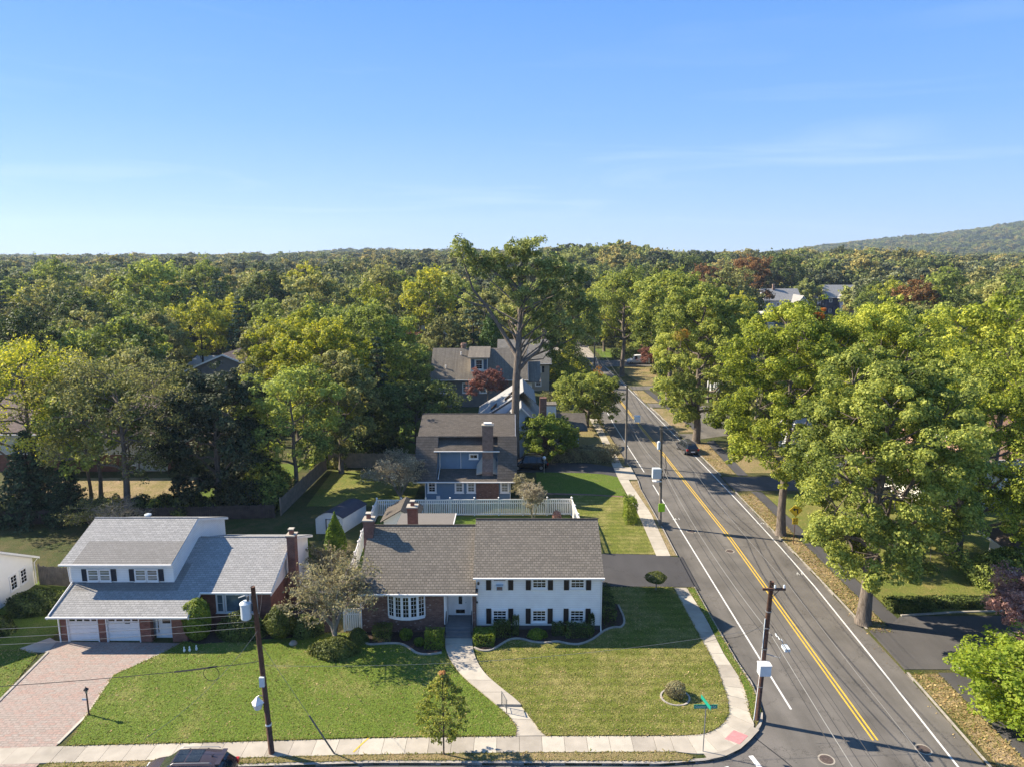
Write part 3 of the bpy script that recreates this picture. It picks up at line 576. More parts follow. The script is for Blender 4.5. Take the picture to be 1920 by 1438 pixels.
# ------------------------------------------------------------------ house parts
_wc={}
def window(parent,x,y,z,w,h,rot=0,cols=3,rows=2,sashes=2,glass='glass',trim=.09,frame='white',sill=True,name='window'):
    """x = centre, z = bottom, facing -y when rot=0; frame mesh with one pane object per sash"""
    key=(round(w,2),round(h,2),cols,rows,sashes,glass,trim,frame,sill)
    if key not in _wc:
        b=MB(); d=.07
        b.box(-w/2,-w/2+trim,-d,0,0,h); b.box(w/2-trim,w/2,-d,0,0,h); b.box(-w/2+trim,w/2-trim,-d,0,h-trim,h); b.box(-w/2+trim,w/2-trim,-d,0,0,trim)
        if sill: b.box(-w/2-.05,w/2+.05,-d-.05,-.0,-.05,-.002)
        iw=w-2*trim; ih=(h-2*trim); sh=ih/sashes; r=.035
        for s in range(sashes):
            z0=trim+s*sh; yy=-d+.015+(.0 if s==0 else -.004)
            b.box(-iw/2+.001,iw/2-.001,yy,-.01,z0-.0+.001,z0+r); b.box(-iw/2+.001,iw/2-.001,yy,-.01,z0+sh-r,z0+sh-.001)
            b.box(-iw/2+.001,-iw/2+r,yy,-.01,z0+r,z0+sh-r); b.box(iw/2-r,iw/2-.001,yy,-.01,z0+r,z0+sh-r)
            for c in range(1,cols): cx=-iw/2+iw*c/cols; b.box(cx-.011,cx+.011,yy+.006,-.012,z0+r,z0+sh-r)
            for q in range(1,rows): cz=z0+sh*q/rows; b.box(-iw/2+r,iw/2-r,yy+.009,-.014,cz-.011,cz+.011)
        p=MB(); p.box(-iw/2+r,iw/2-r,-.028,-.016,r,sh-r)
        _wc[key]=(b.mesh('window_frame',M[frame]),p.mesh('pane',M[glass]),sh,trim)
    fm,pm,sh,tr=_wc[key]
    o=link(name,fm,parent,(x,y,z),rot)
    for s in range(sashes): link('pane',pm,o,(0,0,tr+s*sh))
    return o
_sc={}
def shutter(parent,x,y,z,w,h,m='shutter',rot=0):
    k=(round(w,2),round(h,2),m)
    if k not in _sc:
        b=MB(); b.box(-w/2,w/2,-.04,0,0,h); n=int((h-.12)/.07)
        for i in range(n): b.box(-w/2+.04,w/2-.04,-.055,-.04,.06+i*.07,.06+i*.07+.035)
        b.box(-w/2,-w/2+.035,-.06,-.04,0,h); b.box(w/2-.035,w/2,-.06,-.04,0,h)
        _sc[k]=b.mesh('shutter',M[m])
    return link('shutter',_sc[k],parent,(x,y,z),rot)
def slab_roof(name,parent,m,x0,x1,e,r,t=.14):
    b=MB(); b.prismx([e,r,(r[0],r[1]-t),(e[0],e[1]-t)],x0,x1); return b.obj(name,m,parent)
def gutter(parent,x0,x1,y,z,name='gutter',m='white'):
    b=MB(); b.prismx([(y,z),(y-.12,z),(y-.11,z-.10),(y-.07,z-.13),(y,z-.13)],x0,x1); return b.obj(name,M[m],parent)
def pipe(parent,pts,r=.045,name='downspout',m='white'):
    b=MB(); b.tube(pts,r,6); return b.obj(name,M[m],parent)
def rake(parent,x,e,r,e2=None,w=.06,h=.18,name='rake_board',m='white'):
    b=MB()
    for a in ([e] if e2 is None else [e,e2]):
        b.prismx([(a[0],a[1]-.02),(r[0],r[1]-.02),(r[0],r[1]-.02-h),(a[0],a[1]-.02-h)],x-w/2,x+w/2)
    return b.obj(name,M[m],parent)
def chimney(parent,x0,x1,y0,y1,z0,z1,m='brick_chim',flue=1,cap=True):
    b=MB(); b.box(x0,x1,y0,y1,z0,z1-.25); b.box(x0-.05,x1+.05,y0-.05,y1+.05,z1-.25,z1-.12)
    c=b.obj('chimney',M[m],parent)
    b=MB(); b.box(x0-.08,x1+.08,y0-.08,y1+.08,z1-.12,z1-.03); b.obj('chimney_crown',M['concrete'],c)
    b=MB(); cx,cy=(x0+x1)/2,(y0+y1)/2
    if flue:
        b.box(cx-.15,cx+.15,cy-.15,cy+.15,z1-.03,z1+.32); b.obj('flue',M['brick_red'],c)
        if cap: b=MB(); b.box(cx-.21,cx+.21,cy-.21,cy+.21,z1+.36,z1+.42); [b.box(cx+i*.16-.01,cx+i*.16+.01,cy+j*.16-.01,cy+j*.16+.01,z1+.30,z1+.36) for i in (-1,1) for j in (-1,1)]; b.obj('flue_cap',M['concrete_b'],c)
    return c
def door(parent,x,y,z,w,h,m='white',light=None,rot=0):
    b=MB(); b.box(-w/2,w/2,-.05,0,0,h); 
    if not light:
        for i in (-1,1):
            for a,c in ((.12,.45),(.5,.72),(.76,.95)): b.box(i*w*.22-w*.15,i*w*.22+w*.15,-.06,-.05,a*h,c*h)
    o=b.obj('door',M[m],parent,loc=(x,y,z),rotz=rot)
    if light:
        for (a0,a1,c0,c1) in light:
            b=MB(); b.box(a0,a1,-.062,-.051,c0,c1); b.obj('pane',M['glass'],o)
    b=MB(); b.box(w/2-.1,w/2-.05,-.10,-.05,h*.47,h*.50); b.obj('handle',M['grey_metal'],o)
    return o
# ------------------------------------------------------------------ the white and brick split level house
H=thing('split_level_house','white sided and brown brick split level house with brown grey roofs in the centre front','house',(0,0,0))
b=MB(); b.prismx([(47.8,.45),(47.8,4.28),(51.9,6.88),(56.0,4.3),(56.0,.45)],-2.6,6.42); b.obj('siding_wall',M['white_siding'],H)
b=MB(); b.prismx([(47.84,-.1),(47.84,.45),(55.96,.45),(55.96,-.1)],-2.56,6.38); b.obj('foundation',M['dark_found'],H)
b=MB(); b.prismx([(47.5,-.1),(47.5,3.22),(51.9,6.3),(56.3,3.3),(56.3,-.1)],-10.85,-4.76); b.prismx([(48.9,-.1),(48.9,4.1),(51.9,6.3),(56.3,3.3),(56.3,-.1)],-4.76,-2.62)
b.box(-2.86,-2.62,47.5,48.9,-.1,3.2); b.obj('brick_wall',M['brick_brown'],H)
# entry recess lined with white panels
b=MB(); b.box(-4.755,-4.715,47.46,48.86,.72,3.15); b.box(-2.90,-2.86,47.46,48.86,.72,3.15); b.box(-4.71,-2.91,48.82,48.88,.72,3.15); b.box(-4.9,-4.77,47.44,47.5,.72,3.2); b.obj('entry_panel',M['white'],H)
door(H,-3.82,48.81,.78,.98,2.05,'white',[(-.12,.14,.85,1.85),(-.33,.33,.12,.42)])
b=MB(); b.box(-4.70,-2.92,47.5,48.8,-.1,.72); b.box(-4.8,-2.84,47.1,47.5,-.1,.72); b.obj('porch_slab',M['slate'],H)
st=MB()
for i,z in enumerate((.54,.37)): 
    o=MB(); o.box(-4.8,-2.84,46.8-i*.32,47.1-i*.32,-.1,z); o.obj('step',M['slate'],H)
for x in (-4.74,-2.90):
    b=MB(); b.tube([(x,46.5,.18),(x,46.5,1.18)],.028,6); b.tube([(x,47.4,.72),(x,47.4,1.72)],.028,6); b.tube([(x,46.45,1.16),(x,46.5,1.18),(x,47.4,1.72),(x,47.55,1.76)],.026,6); b.obj('handrail',M['black_metal'],H)
slab_roof('roof_slope',H,M['roof_main'],-2.78,6.60,(47.38,4.37),(51.9,7.02)); slab_roof('roof_slope',H,M['roof_main'],-2.78,6.60,(56.4,4.37),(51.9,7.02))
slab_roof('roof_slope',H,M['roof_main'],-11.0,-2.62,(47.0,3.32),(51.9,6.52)); slab_roof('roof_slope',H,M['roof_main'],-11.0,-2.62,(56.8,3.32),(51.9,6.52))
b=MB(); b.tube([(-11.0,51.9,6.54),(-2.8,51.9,6.54)],.07,6); b.tube([(-2.8,51.9,7.04),(6.6,51.9,7.04)],.07,6); b.obj('ridge_cap',M['roof_blueh'],H)
gutter(H,-2.78,6.62,47.37,4.36); gutter(H,-11.0,-2.45,46.99,3.31)
b=MB(); b.box(-2.78,-2.45,46.99,47.8,3.2,3.34); b.obj('eave_return',M['roof_main'],H)
rake(H,6.57,(47.4,4.33),(51.9,6.98),(56.3,4.33)); rake(H,-10.98,(47.0,3.3),(51.9,6.5),(56.8,3.3)); rake(H,-2.76,(48.4,4.93),(51.9,6.98),w=.05)
pipe(H,[(6.5,47.3,4.25),(6.46,47.72,4.0),(6.46,47.72,.35),(6.46,47.5,.12)]); pipe(H,[(-10.9,46.95,3.2),(-10.88,47.42,2.95),(-10.88,47.42,.1)])
pipe(H,[(-2.5,47.72,3.2),(-2.5,47.72,.5)],.03)
for i,xc in enumerate((-.89,1.975,4.725)):
    for z0,hh in ((3.33,.98),(.72,1.0)):
        if i==0 and z0>3:
            o=window(H,xc,47.8,3.83,1.1,.50,0,1,1,1,sill=False); 
            bb=MB(); bb.box(xc-.53,xc+.53,47.74,47.8,3.30,3.82); bb.obj('window_filler',M['white'],H)
            a=MB(); a.box(xc-.26,xc+.26,47.42,47.74,3.34,3.70); ac=a.obj('air_conditioner',M['pale_metal'],H)
            a=MB(); a.box(xc-.20,xc+.20,47.405,47.42,3.39,3.65); 
            for k in range(6): a.box(xc-.2,xc+.2,47.395,47.405,3.40+k*.045,3.415+k*.045)
            a.obj('grille',M['brick_tan'],ac)
        else: window(H,xc,47.8,z0,1.12,hh,0,3,2,2)
        for s in (-1,1): shutter(H,xc+s*.80,47.8,(3.22 if z0>3 else .60),.36,(1.08 if z0>3 else 1.18))
# bow window of five sashes
bw=thing('bow_window',None,None); bw.parent=H
cx,rad=-7.6,2.35; cy0=47.5+rad-.42
angs=[-34,-20.4,-6.8,6.8,20.4,34]
pts=[(cx+rad*math.sin(R(a)),cy0-rad*math.cos(R(a))) for a in angs]
P2=pts+[(pts[-1][0],47.49),(pts[0][0],47.49)]
b=MB(); b.prism(P2,1.22,1.36); b.obj('window_board',M['white'],bw); b=MB(); b.prism(P2,3.06,3.2); b.obj('head_board',M['white'],bw)
for i in range(5):
    a=R((angs[i]+angs[i+1])/2); px=(pts[i][0]+pts[i+1][0])/2; py=(pts[i][1]+pts[i+1][1])/2; ww=math.dist(pts[i],pts[i+1])
    window(bw,px,py+.05,1.36,ww+.02,1.70,a,2,5,1,sill=False,trim=.065,name='sash')
chimney(H,-11.25,-10.55,50.9,51.75,-.1,7.35)
chimney(H,-8.9,-8.1,57.4,58.2,2.0,6.0,'brick_red',1,True)
# flat rear extension
b=MB(); b.prismx([(56.2,-.1),(56.2,3.75),(61.6,3.55),(61.6,-.1)],-9.9,-5.3); b.obj('extension_wall',M['white_flat'],H)
b=MB(); b.prismx([(56.2,3.98),(61.8,3.78),(61.8,3.66),(56.2,3.86)],-10.1,-5.15); b.obj('flat_roof',M['roof_flat'],H)
b=MB(); b.prismx([(56.2,3.98),(61.82,3.78),(61.82,3.60),(56.2,3.80)],-5.15,-5.08); b.obj('fascia',M['white'],H)
b=MB(); b.lathe([(.07,0),(.09,.12),(.06,.2)],8); o=b.obj('wall_lamp',M['black_metal'],H,loc=(-2.42,47.62,3.72))
b=MB(); b.lathe([(.05,0),(.06,.1),(.04,.14)],8); o=b.obj('wall_lamp',M['black_metal'],H,loc=(-2.52,47.7,2.25))
# ------------------------------------------------------------------ pale grey roofed house with double garage
H=thing('garage_house','white house with pale grey roofs and a double garage behind the paved driveway','house')
b=MB(); b.prismx([(48.8,2.8),(48.8,4.86),(53.1,6.52),(58.3,4.55),(58.3,-.1),(49.2,-.1),(49.2,2.8)],-32.5,-24.85); b.obj('siding_wall',M['white_siding'],H)
# garage front: brick piers between openings
gb=MB()
for x0,x1 in ((-31.9,-31.45),(-29.22,-28.72),(-26.30,-25.55),(-24.05,-23.0)): gb.box(x0,x1,46.3,46.7,-.1,2.0)
gb.box(-31.9,-23.0,46.32,46.7,1.95,2.22); gb.prismx([(46.7,-.1),(46.7,2.35),(49.2,3.1),(49.2,-.1)],-31.9,-31.6); gb.prismx([(46.7,-.1),(46.7,2.35),(49.2,3.1),(49.2,-.1)],-23.3,-23.0)
gb.obj('brick_pier',M['brick_red'],H)
b=MB(); b.box(-31.5,-25.5,47.2,47.3,0,2.0); b.box(-25.5,-24.0,46.9,47.0,0,2.0); b.obj('entry_panel',M['white'],H)
for x0,x1 in ((-31.38,-29.30),(-28.62,-26.38)):
    g=thing('garage_door',None,None); g.parent=H
    for k in range(4):
        o=MB(); o.box(x0,x1,46.45,46.52,.02+k*.47,.02+k*.47+.455)
        if k<3:
            for q in range(4): w_=(x1-x0)/4; o.box(x0+q*w_+.08,x0+q*w_+w_-.08,46.435,46.45,.10+k*.47,.02+k*.47+.38)
        o.obj('panel',M['white'],g)
    for q in range(4):
        w_=(x1-x0)/4; o=MB(); o.box(x0+q*w_+.07,x0+q*w_+w_-.07,46.43,46.45,1.54,1.80); o.obj('pane',M['glass'],g)
    for xx in (x0-.07,x1): o=MB(); o.box(xx,xx+.07,46.27,46.46,0,1.98); o.obj('door_jamb',M['white'],H)
door(H,-24.68,46.9,.05,.92,1.9,'white',[(-.28,.28,1.1,1.75)])
window(H,-25.27,46.9,.3,.32,1.5,0,1,4,1,sill=False)
b=MB(); b.prismx([(48.4,-.1),(48.4,3.0),(53.3,4.85),(58.0,3.1),(58.0,-.1)],-24.8,-17.7); b.obj('brick_wall',M['brick_red'],H)
b=MB(); b.prismx([(48.45,2.4),(48.45,3.0),(53.3,4.86),(57.95,3.1),(57.95,-.0),(53,-.0),(53,2.4)],-17.71,-17.66); b.obj('gable_siding',M['white_flat'],H)
k=.36
# lower roof runs through from the garage eave to the wing ridge
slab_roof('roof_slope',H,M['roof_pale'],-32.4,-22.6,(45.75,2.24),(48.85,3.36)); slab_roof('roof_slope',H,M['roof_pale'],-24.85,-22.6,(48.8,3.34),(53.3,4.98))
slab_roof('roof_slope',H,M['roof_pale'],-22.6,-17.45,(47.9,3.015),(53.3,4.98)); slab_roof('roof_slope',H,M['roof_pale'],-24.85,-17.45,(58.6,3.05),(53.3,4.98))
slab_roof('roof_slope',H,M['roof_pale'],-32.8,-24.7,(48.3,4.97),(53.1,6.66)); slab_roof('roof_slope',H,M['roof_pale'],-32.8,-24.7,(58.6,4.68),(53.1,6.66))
b=MB(); b.tube([(-32.8,53.1,6.68),(-24.7,53.1,6.68)],.06,6); b.tube([(-24.7,53.3,5.0),(-17.45,53.3,5.0)],.06,6); b.obj('ridge_cap',M['roof_pale'],H)
gutter(H,-32.45,-22.6,45.74,2.23); gutter(H,-32.85,-24.68,48.29,4.96); gutter(H,-22.6,-17.4,47.89,3.0)
rake(H,-24.68,(48.3,4.93),(53.1,6.62),(58.6,4.64)); rake(H,-17.43,(47.9,2.98),(53.3,4.95),(58.6,3.02)); rake(H,-22.57,(45.75,2.2),(47.95,3.0)); rake(H,-32.42,(45.75,2.2),(48.85,3.32))
pipe(H,[(-32.3,45.8,2.32),(-32.28,48.75,3.42)],.05); pipe(H,[(-31.95,45.75,2.1),(-31.95,46.22,1.9),(-31.95,46.22,.05)],.05); pipe(H,[(-32.45,48.6,4.85),(-32.45,48.74,3.4)],.04)
for xc in (-30.31,-26.83):
    window(H,xc-.43,48.8,3.42,.88,.96,0,1,2,2,'glass_curtain',.07); window(H,xc+.43,48.8,3.42,.88,.96,0,1,2,2,'glass_curtain',.07)
    for s in (-1,1): shutter(H,xc+s*1.08,48.8,3.44,.36,.93,'shutter_navy')
for xc,ww in ((-21.4,.6),(-20.2,1.7),(-18.95,.6)): window(H,xc,48.4,1.15,ww,1.5,0,1,1 if ww>1 else 2,1,'glass_blue',.08)
chimney(H,-17.38,-16.78,51.7,52.4,-.1,5.8)
b=MB(); b.lathe([(.16,0),(.16,.16),(.26,.17),(.26,.26),(.12,.32)],12); b.obj('roof_vent',M['pale_metal'],H,loc=(-28.9,53.6,6.52))
b=MB(); b.box(-27.4,-27.05,46.415,46.44,1.35,1.43); b.obj('house_number_plate',M['black_metal'],H)
# ------------------------------------------------------------------ white stuccoed house at the left edge
H=thing('white_house','white walled house cut by the left edge of the view','house')
b=MB(); b.prismx([(55.2,0),(55.2,2.4),(48.8,5.85),(42.6,2.5),(42.6,0)],-51,-39.7); b.obj('stucco_wall',M['white_flat'],H)
slab_roof('roof_slope',H,M['roof_brown'],-51.4,-39.45,(55.7,2.32),(48.8,6.05),.12); slab_roof('roof_slope',H,M['roof_brown'],-51.4,-39.45,(42.1,2.42),(48.8,6.05),.12)
rake(H,-39.42,(55.7,2.32),(48.8,6.03),(42.1,2.42),w=.05)
for y in (52.8,53.95): window(H,-39.7,y,.75,.85,1.3,R(90),2,2,2)
b=MB(); b.tube([(-39.5,55.65,2.25),(-39.6,55.25,1.95),(-39.6,55.25,.1)],.045,6); b.obj('downspout',M['white'],H)
# ------------------------------------------------------------------ the blue gambrel house
H=thing('blue_house','steel blue house with dark steep roof and tall front chimney behind the white fence','house')
prof=[(75.0,-.1),(75.0,2.7),(77.8,6.7),(82.2,8.12),(85.3,6.55),(89.0,2.7),(89.0,-.1)]
b=MB(); b.prismx(prof,-9.6,-8.3); b.prismx(prof,-1.65,-.15); b.prismx([(75.0,-.1),(75.0,2.55),(77.0,3.1),(77.0,5.35),(80,6.9),(82.2,8.1),(85.3,6.55),(89.0,2.7),(89.0,-.1)],-8.3,-1.65); b.obj('siding_wall',M['blue_siding'],H)
E_,B_,R_=(74.55,2.62),(77.6,6.95),(82.2,8.48)
slab_roof('roof_slope',H,M['roof_blueh'],-10.6,.35,B_,R_,.16); slab_roof('roof_slope',H,M['roof_blueh'],-10.6,.35,(85.5,6.82),R_,.16)
slab_roof('lower_roof_slope',H,M['roof_blueh'],-10.75,-8.3,E_,B_,.16); slab_roof('lower_roof_slope',H,M['roof_blueh'],-1.62,.55,E_,B_,.16); slab_roof('apron_roof',H,M['roof_blueh'],-8.3,-1.62,E_,(77.0,3.35),.14); slab_roof('lower_roof_slope',H,M['roof_blueh'],-10.6,.35,(89.5,2.62),(85.5,6.82),.16)
slab_roof('dormer_roof',H,M['roof_blueh'],-8.65,-1.42,(76.4,5.58),(80.7,8.0),.13)
b=MB(); b.tube([(-10.6,82.2,8.5),(.35,82.2,8.5)],.06,6); b.obj('ridge_cap',M['roof_blueh'],H)
gutter(H,-8.7,-1.38,76.39,5.56); gutter(H,-10.8,.6,74.54,2.6)
pipe(H,[(-8.1,76.4,5.45),(-8.1,76.93,5.1),(-8.1,76.9,3.6),(-8.1,74.7,2.85)]); pipe(H,[(-5.75,76.93,5.4),(-5.75,76.93,3.4)],.035); pipe(H,[(-9.55,74.92,2.5),(-9.55,74.92,.1)]); pipe(H,[(-.2,74.92,2.5),(-.2,74.92,.1)])
rake(H,.37,B_,R_,(85.5,6.82)); 
for xc in (-8.82,-5.82,-4.5,-.8): window(H,xc,75.0,1.18,1.0,1.42,0,2,2,2,'glass_curtain' if xc>-8 else 'glass',.15)
window(H,-4.3,77.0,4.45,1.05,.66,0,2,1,1,'glass',.12)
c=chimney(H,-3.3,-2.1,76.35,77.1,4.4,8.55,'brick_tan',0)
b=MB(); b.box(-3.3,-2.1,76.5,77.0,2.6,4.4); b.prismx([(75.6,2.6),(75.6,3.4),(76.5,4.9),(77,4.9),(77,2.6)],-3.3,-2.1); b.obj('chimney_breast',M['brick_tan'],H)
b=MB(); b.box(-3.95,-1.45,74.85,75.02,0,2.45); b.obj('brick_panel',M['brick_brown'],H)
for s,xa,xb in ((1,-3.3,-3.95),(2,-2.1,-1.45)):
    b=MB(); b.add([(xa,75.55,3.45),(xb,75.55,3.2),(xb,76.6,3.9),(xa,76.6,4.9),(xa,75.55,3.2),(xb,75.55,3.05),(xb,76.6,3.6),(xa,76.6,3.6)],[(0,1,2,3),(4,7,6,5),(0,4,5,1),(1,5,6,2),(2,6,7,3),(3,7,4,0)]); b.obj('chimney_shoulder',M['concrete'],H)
b=MB(); b.box(-3.15,-2.25,76.45,77.0,8.6,8.72); b.obj('chimney_cap',M['white'],H)
b=MB(); b.box(-8.35,-7.95,74.9,75,.5,.85); b.obj('meter_box',M['white'],H)
# ------------------------------------------------------------------ pale blue cape house behind it
H=thing('pale_blue_house','pale blue house with light grey steep roofs right behind the blue house','house')
b=MB(); b.add([(-1.6,93,0),(6.3,93,0),(6.3,93,1.9),(1.25,93,6.9),(-1.6,93,4.0),(-1.6,106,0),(6.3,106,0),(6.3,106,1.9),(1.25,106,6.9),(-1.6,106,4.0)],[(0,1,2,3,4),(9,8,7,6,5),(0,5,6,1),(1,6,7,2),(2,7,8,3),(3,8,9,4),(4,9,5,0)]); b.obj('gable_wall',M['pale_blue_siding'],H)
def slope_y(name,parent,m,y0,y1,a,r,t=.16):
    b=MB(); b.add([(a[0],y0,a[1]),(r[0],y0,r[1]),(r[0],y1,r[1]),(a[0],y1,a[1]),(a[0],y0,a[1]-t),(r[0],y0,r[1]-t),(r[0],y1,r[1]-t),(a[0],y1,a[1]-t)],[(0,1,2,3),(7,6,5,4),(0,4,5,1),(2,6,7,3),(0,3,7,4),(1,5,6,2)]); 
    me=b.mesh(name,m); o=link(name,me,parent); return o
slope_y('roof_slope',H,M['roof_side'],92.6,106.4,(-5.2,1.1),(1.25,7.1)); slope_y('roof_slope',H,M['roof_side'],92.6,106.4,(6.8,1.5),(1.25,7.1))
slope_y('rake_board',H,M['white'],92.5,92.62,(-5.2,1.08),(1.25,7.08),.25); slope_y('rake_board',H,M['white'],92.5,92.62,(6.8,1.48),(1.25,7.08),.25)
b=MB(); b.add([(-4.6,97.5,0),(-4.6,97.5,3.8),(.5,97.5,7.2),(.5,97.5,0),(-4.6,107,0),(-4.6,107,3.8),(.5,107,7.2),(.5,107,0)],[(0,3,2,1),(4,5,6,7),(1,2,6,5),(0,1,5,4)]); b.obj('side_wall',M['pale_blue_siding'],H)
slope_y('upper_roof_slope',H,M['roof_side'],97.2,107.4,(-5.0,4.0),(1.6,8.3)); slope_y('upper_roof_slope',H,M['roof_side'],97.2,107.4,(3.4,6.6),(1.6,8.3))
for yy,xx,zz in ((95.2,-.7,5.35),(95.2,-1.5,4.62),(99.3,-.6,6.95),(100.8,.2,7.5),(99.0,-2.6,5.65)):
    b=MB(); b.add([(xx-.42,yy-.5,zz-.32),(xx+.42,yy-.5,zz+.40),(xx+.42,yy+.5,zz+.40),(xx-.42,yy+.5,zz-.32),(xx-.42,yy-.5,zz-.16),(xx+.42,yy-.5,zz+.56),(xx+.42,yy+.5,zz+.56),(xx-.42,yy+.5,zz-.16)],[(3,2,1,0),(4,5,6,7),(0,1,5,4),(1,2,6,5),(2,3,7,6),(3,0,4,7)]); b.obj('skylight',M['glass'],H)
window(H,-.15,92.98,3.1,1.35,1.9,0,1,2,1,'glass_blue',.12)
b=MB(); b.box(3.0,5.4,92.4,93.4,0,4.6); b.box(3.7,4.6,92.4,93.3,4.6,8.3); b.obj('brick_chimney',M['brick_brown'],H)
b=MB(); b.box(5.6,9.4,97,102,0,3.1); b.obj('porch_wall',M['pale_blue_siding'],H)
slab_roof('porch_roof',H,M['roof_blueh'],6.2,10.6,(96.4,2.9),(101,4.4)); b=MB(); b.box(4.4,6.2,97.5,99.5,3,6.2); b.obj('stair_tower',M['white_siding'],H); b=MB(); b.box(4.3,6.3,97.4,99.6,6.2,6.35); b.obj('tower_roof',M['roof_grey'],H)
# ------------------------------------------------------------------ weathered grey house with dormer
H=thing('grey_house','large grey house with weathered brown grey roof and one white trimmed dormer','house')
b=MB(); b.prismx([(125.5,-.1),(125.5,4.9),(131,9.6),(136.5,4.9),(136.5,-.1)],-14.0,2.4); b.obj('wall',M['grey_wall'],H)
slab_roof('roof_slope',H,M['roof_grey'],-14.7,2.9,(124.9,5.05),(131,9.95),.2); slab_roof('roof_slope',H,M['roof_grey'],-14.7,2.9,(137.1,5.05),(131,9.95),.2)
gutter(H,-14.7,2.95,124.88,5.03); rake(H,2.92,(124.9,5.0),(131,9.9),(137.1,5.0))
b=MB(); b.box(-7.4,-4.4,125.6,130.5,6.4,8.9); b.obj('dormer_wall',M['white'],H)
slab_roof('dormer_roof',H,M['roof_grey'],-7.9,-3.95,(125.0,9.0),(131,10.25),.16)
window(H,-5.9,125.6,6.7,1.5,1.95,0,2,2,2,'glass',.2)
for s in (-1,1): shutter(H,-5.9+s*1.12,125.58,6.8,.6,1.8,'shutter_blue')
for xc in (-12.6,-8.3,-5.2): window(H,xc,125.5,2.5,1.3,1.9,0,2,2,2,'glass_curtain',.16)
b=MB(); b.box(2.4,3.6,126,127.5,-.1,4.6); b.obj('porch_post',M['white'],H)
slab_roof('porch_roof',H,M['roof_grey'],2.2,5.2,(125.5,4.6),(130,7.6),.15)
for x,y,z in ((-9.4,129.6,8.85),(-12.0,127,6.8)): b=MB(); b.lathe([(.1,0),(.1,.45),(.16,.47),(.14,.55)],8); b.obj('vent_pipe',M['white'],H,loc=(x,y,z))
b=MB(); b.lathe([(.5,0),(.5,.8),(.62,.82),(.5,1.2)],12); b.obj('roof_vent',M['brick_tan'],H,loc=(-9.0,131.4,9.6))
# ------------------------------------------------------------------ beige house
H=thing('beige_house','two storey beige house with mottled roof and slim chimney behind the grey house','house')
b=MB(); b.prismx([(141,-.1),(141,5.5),(147,9.2),(153,5.5),(153,-.1)],-2.5,7.5); b.obj('wall',M['beige_siding'],H)
slab_roof('roof_slope',H,M['roof_beige'],-3,7.9,(140.4,5.6),(147,9.7),.2); slab_roof('roof_slope',H,M['roof_beige'],-3,7.9,(153.6,5.6),(147,9.7),.2)
gutter(H,-3,7.95,140.38,5.58); rake(H,7.9,(140.4,5.55),(147,9.6),(153.6,5.55))
window(H,5.3,141,3.7,1.3,1.3,0,2,2,2,'glass',.18); window(H,5.3,141,.9,1.3,1.3,0,2,2,2,'glass',.18); window(H,2.9,141,2.2,1,1.6,0,2,2,2,'glass',.15)
for s in (-1,1): shutter(H,5.3+s*.95,140.98,3.7,.45,1.3,'shutter_navy')
chimney(H,6.2,7.2,147.4,148.6,7,11.8,'brick_tan',0)
# ------------------------------------------------------------------ cream house behind the trees on the left
H=thing('cream_house','long cream and brick house with brown roof behind the trees on the left','house')
b=MB(); b.prismx([(86,2.4),(86,5.3),(92,8.6),(98,5.3),(98,2.4)],-66,-43.5); b.obj('siding_wall',M['cream_siding'],H)
b=MB(); b.box(-65.8,-43.7,86.6,97.8,-.1,2.4); b.obj('brick_wall',M['brick_red'],H)
slab_roof('roof_slope',H,M['roof_brown'],-66.6,-43,(85.3,5.2),(92,8.95),.2); slab_roof('roof_slope',H,M['roof_brown'],-66.6,-43,(98.7,5.2),(92,8.95),.2)
gutter(H,-66.6,-43,85.28,5.18); rake(H,-42.98,(85.3,5.15),(92,8.9),(98.7,5.15))
slab_roof('porch_roof',H,M['roof_brown'],-60,-52,(84.0,2.3),(86.6,3.0),.15)
for xc in (-60.7,-58.9,-52,-46.2): window(H,xc,86,3.4,1.4,1.3,0,1,2,2,'glass',.12)
for xc in (-62.5,-48.2): window(H,xc,86.6,.8,1.3,1.3,0,2,2,2,'glass',.12)
b=MB(); b.box(-47.6,-43.6,86.5,86.58,0.1,2.3); b.obj('cream_panel',M['cream_siding'],H)
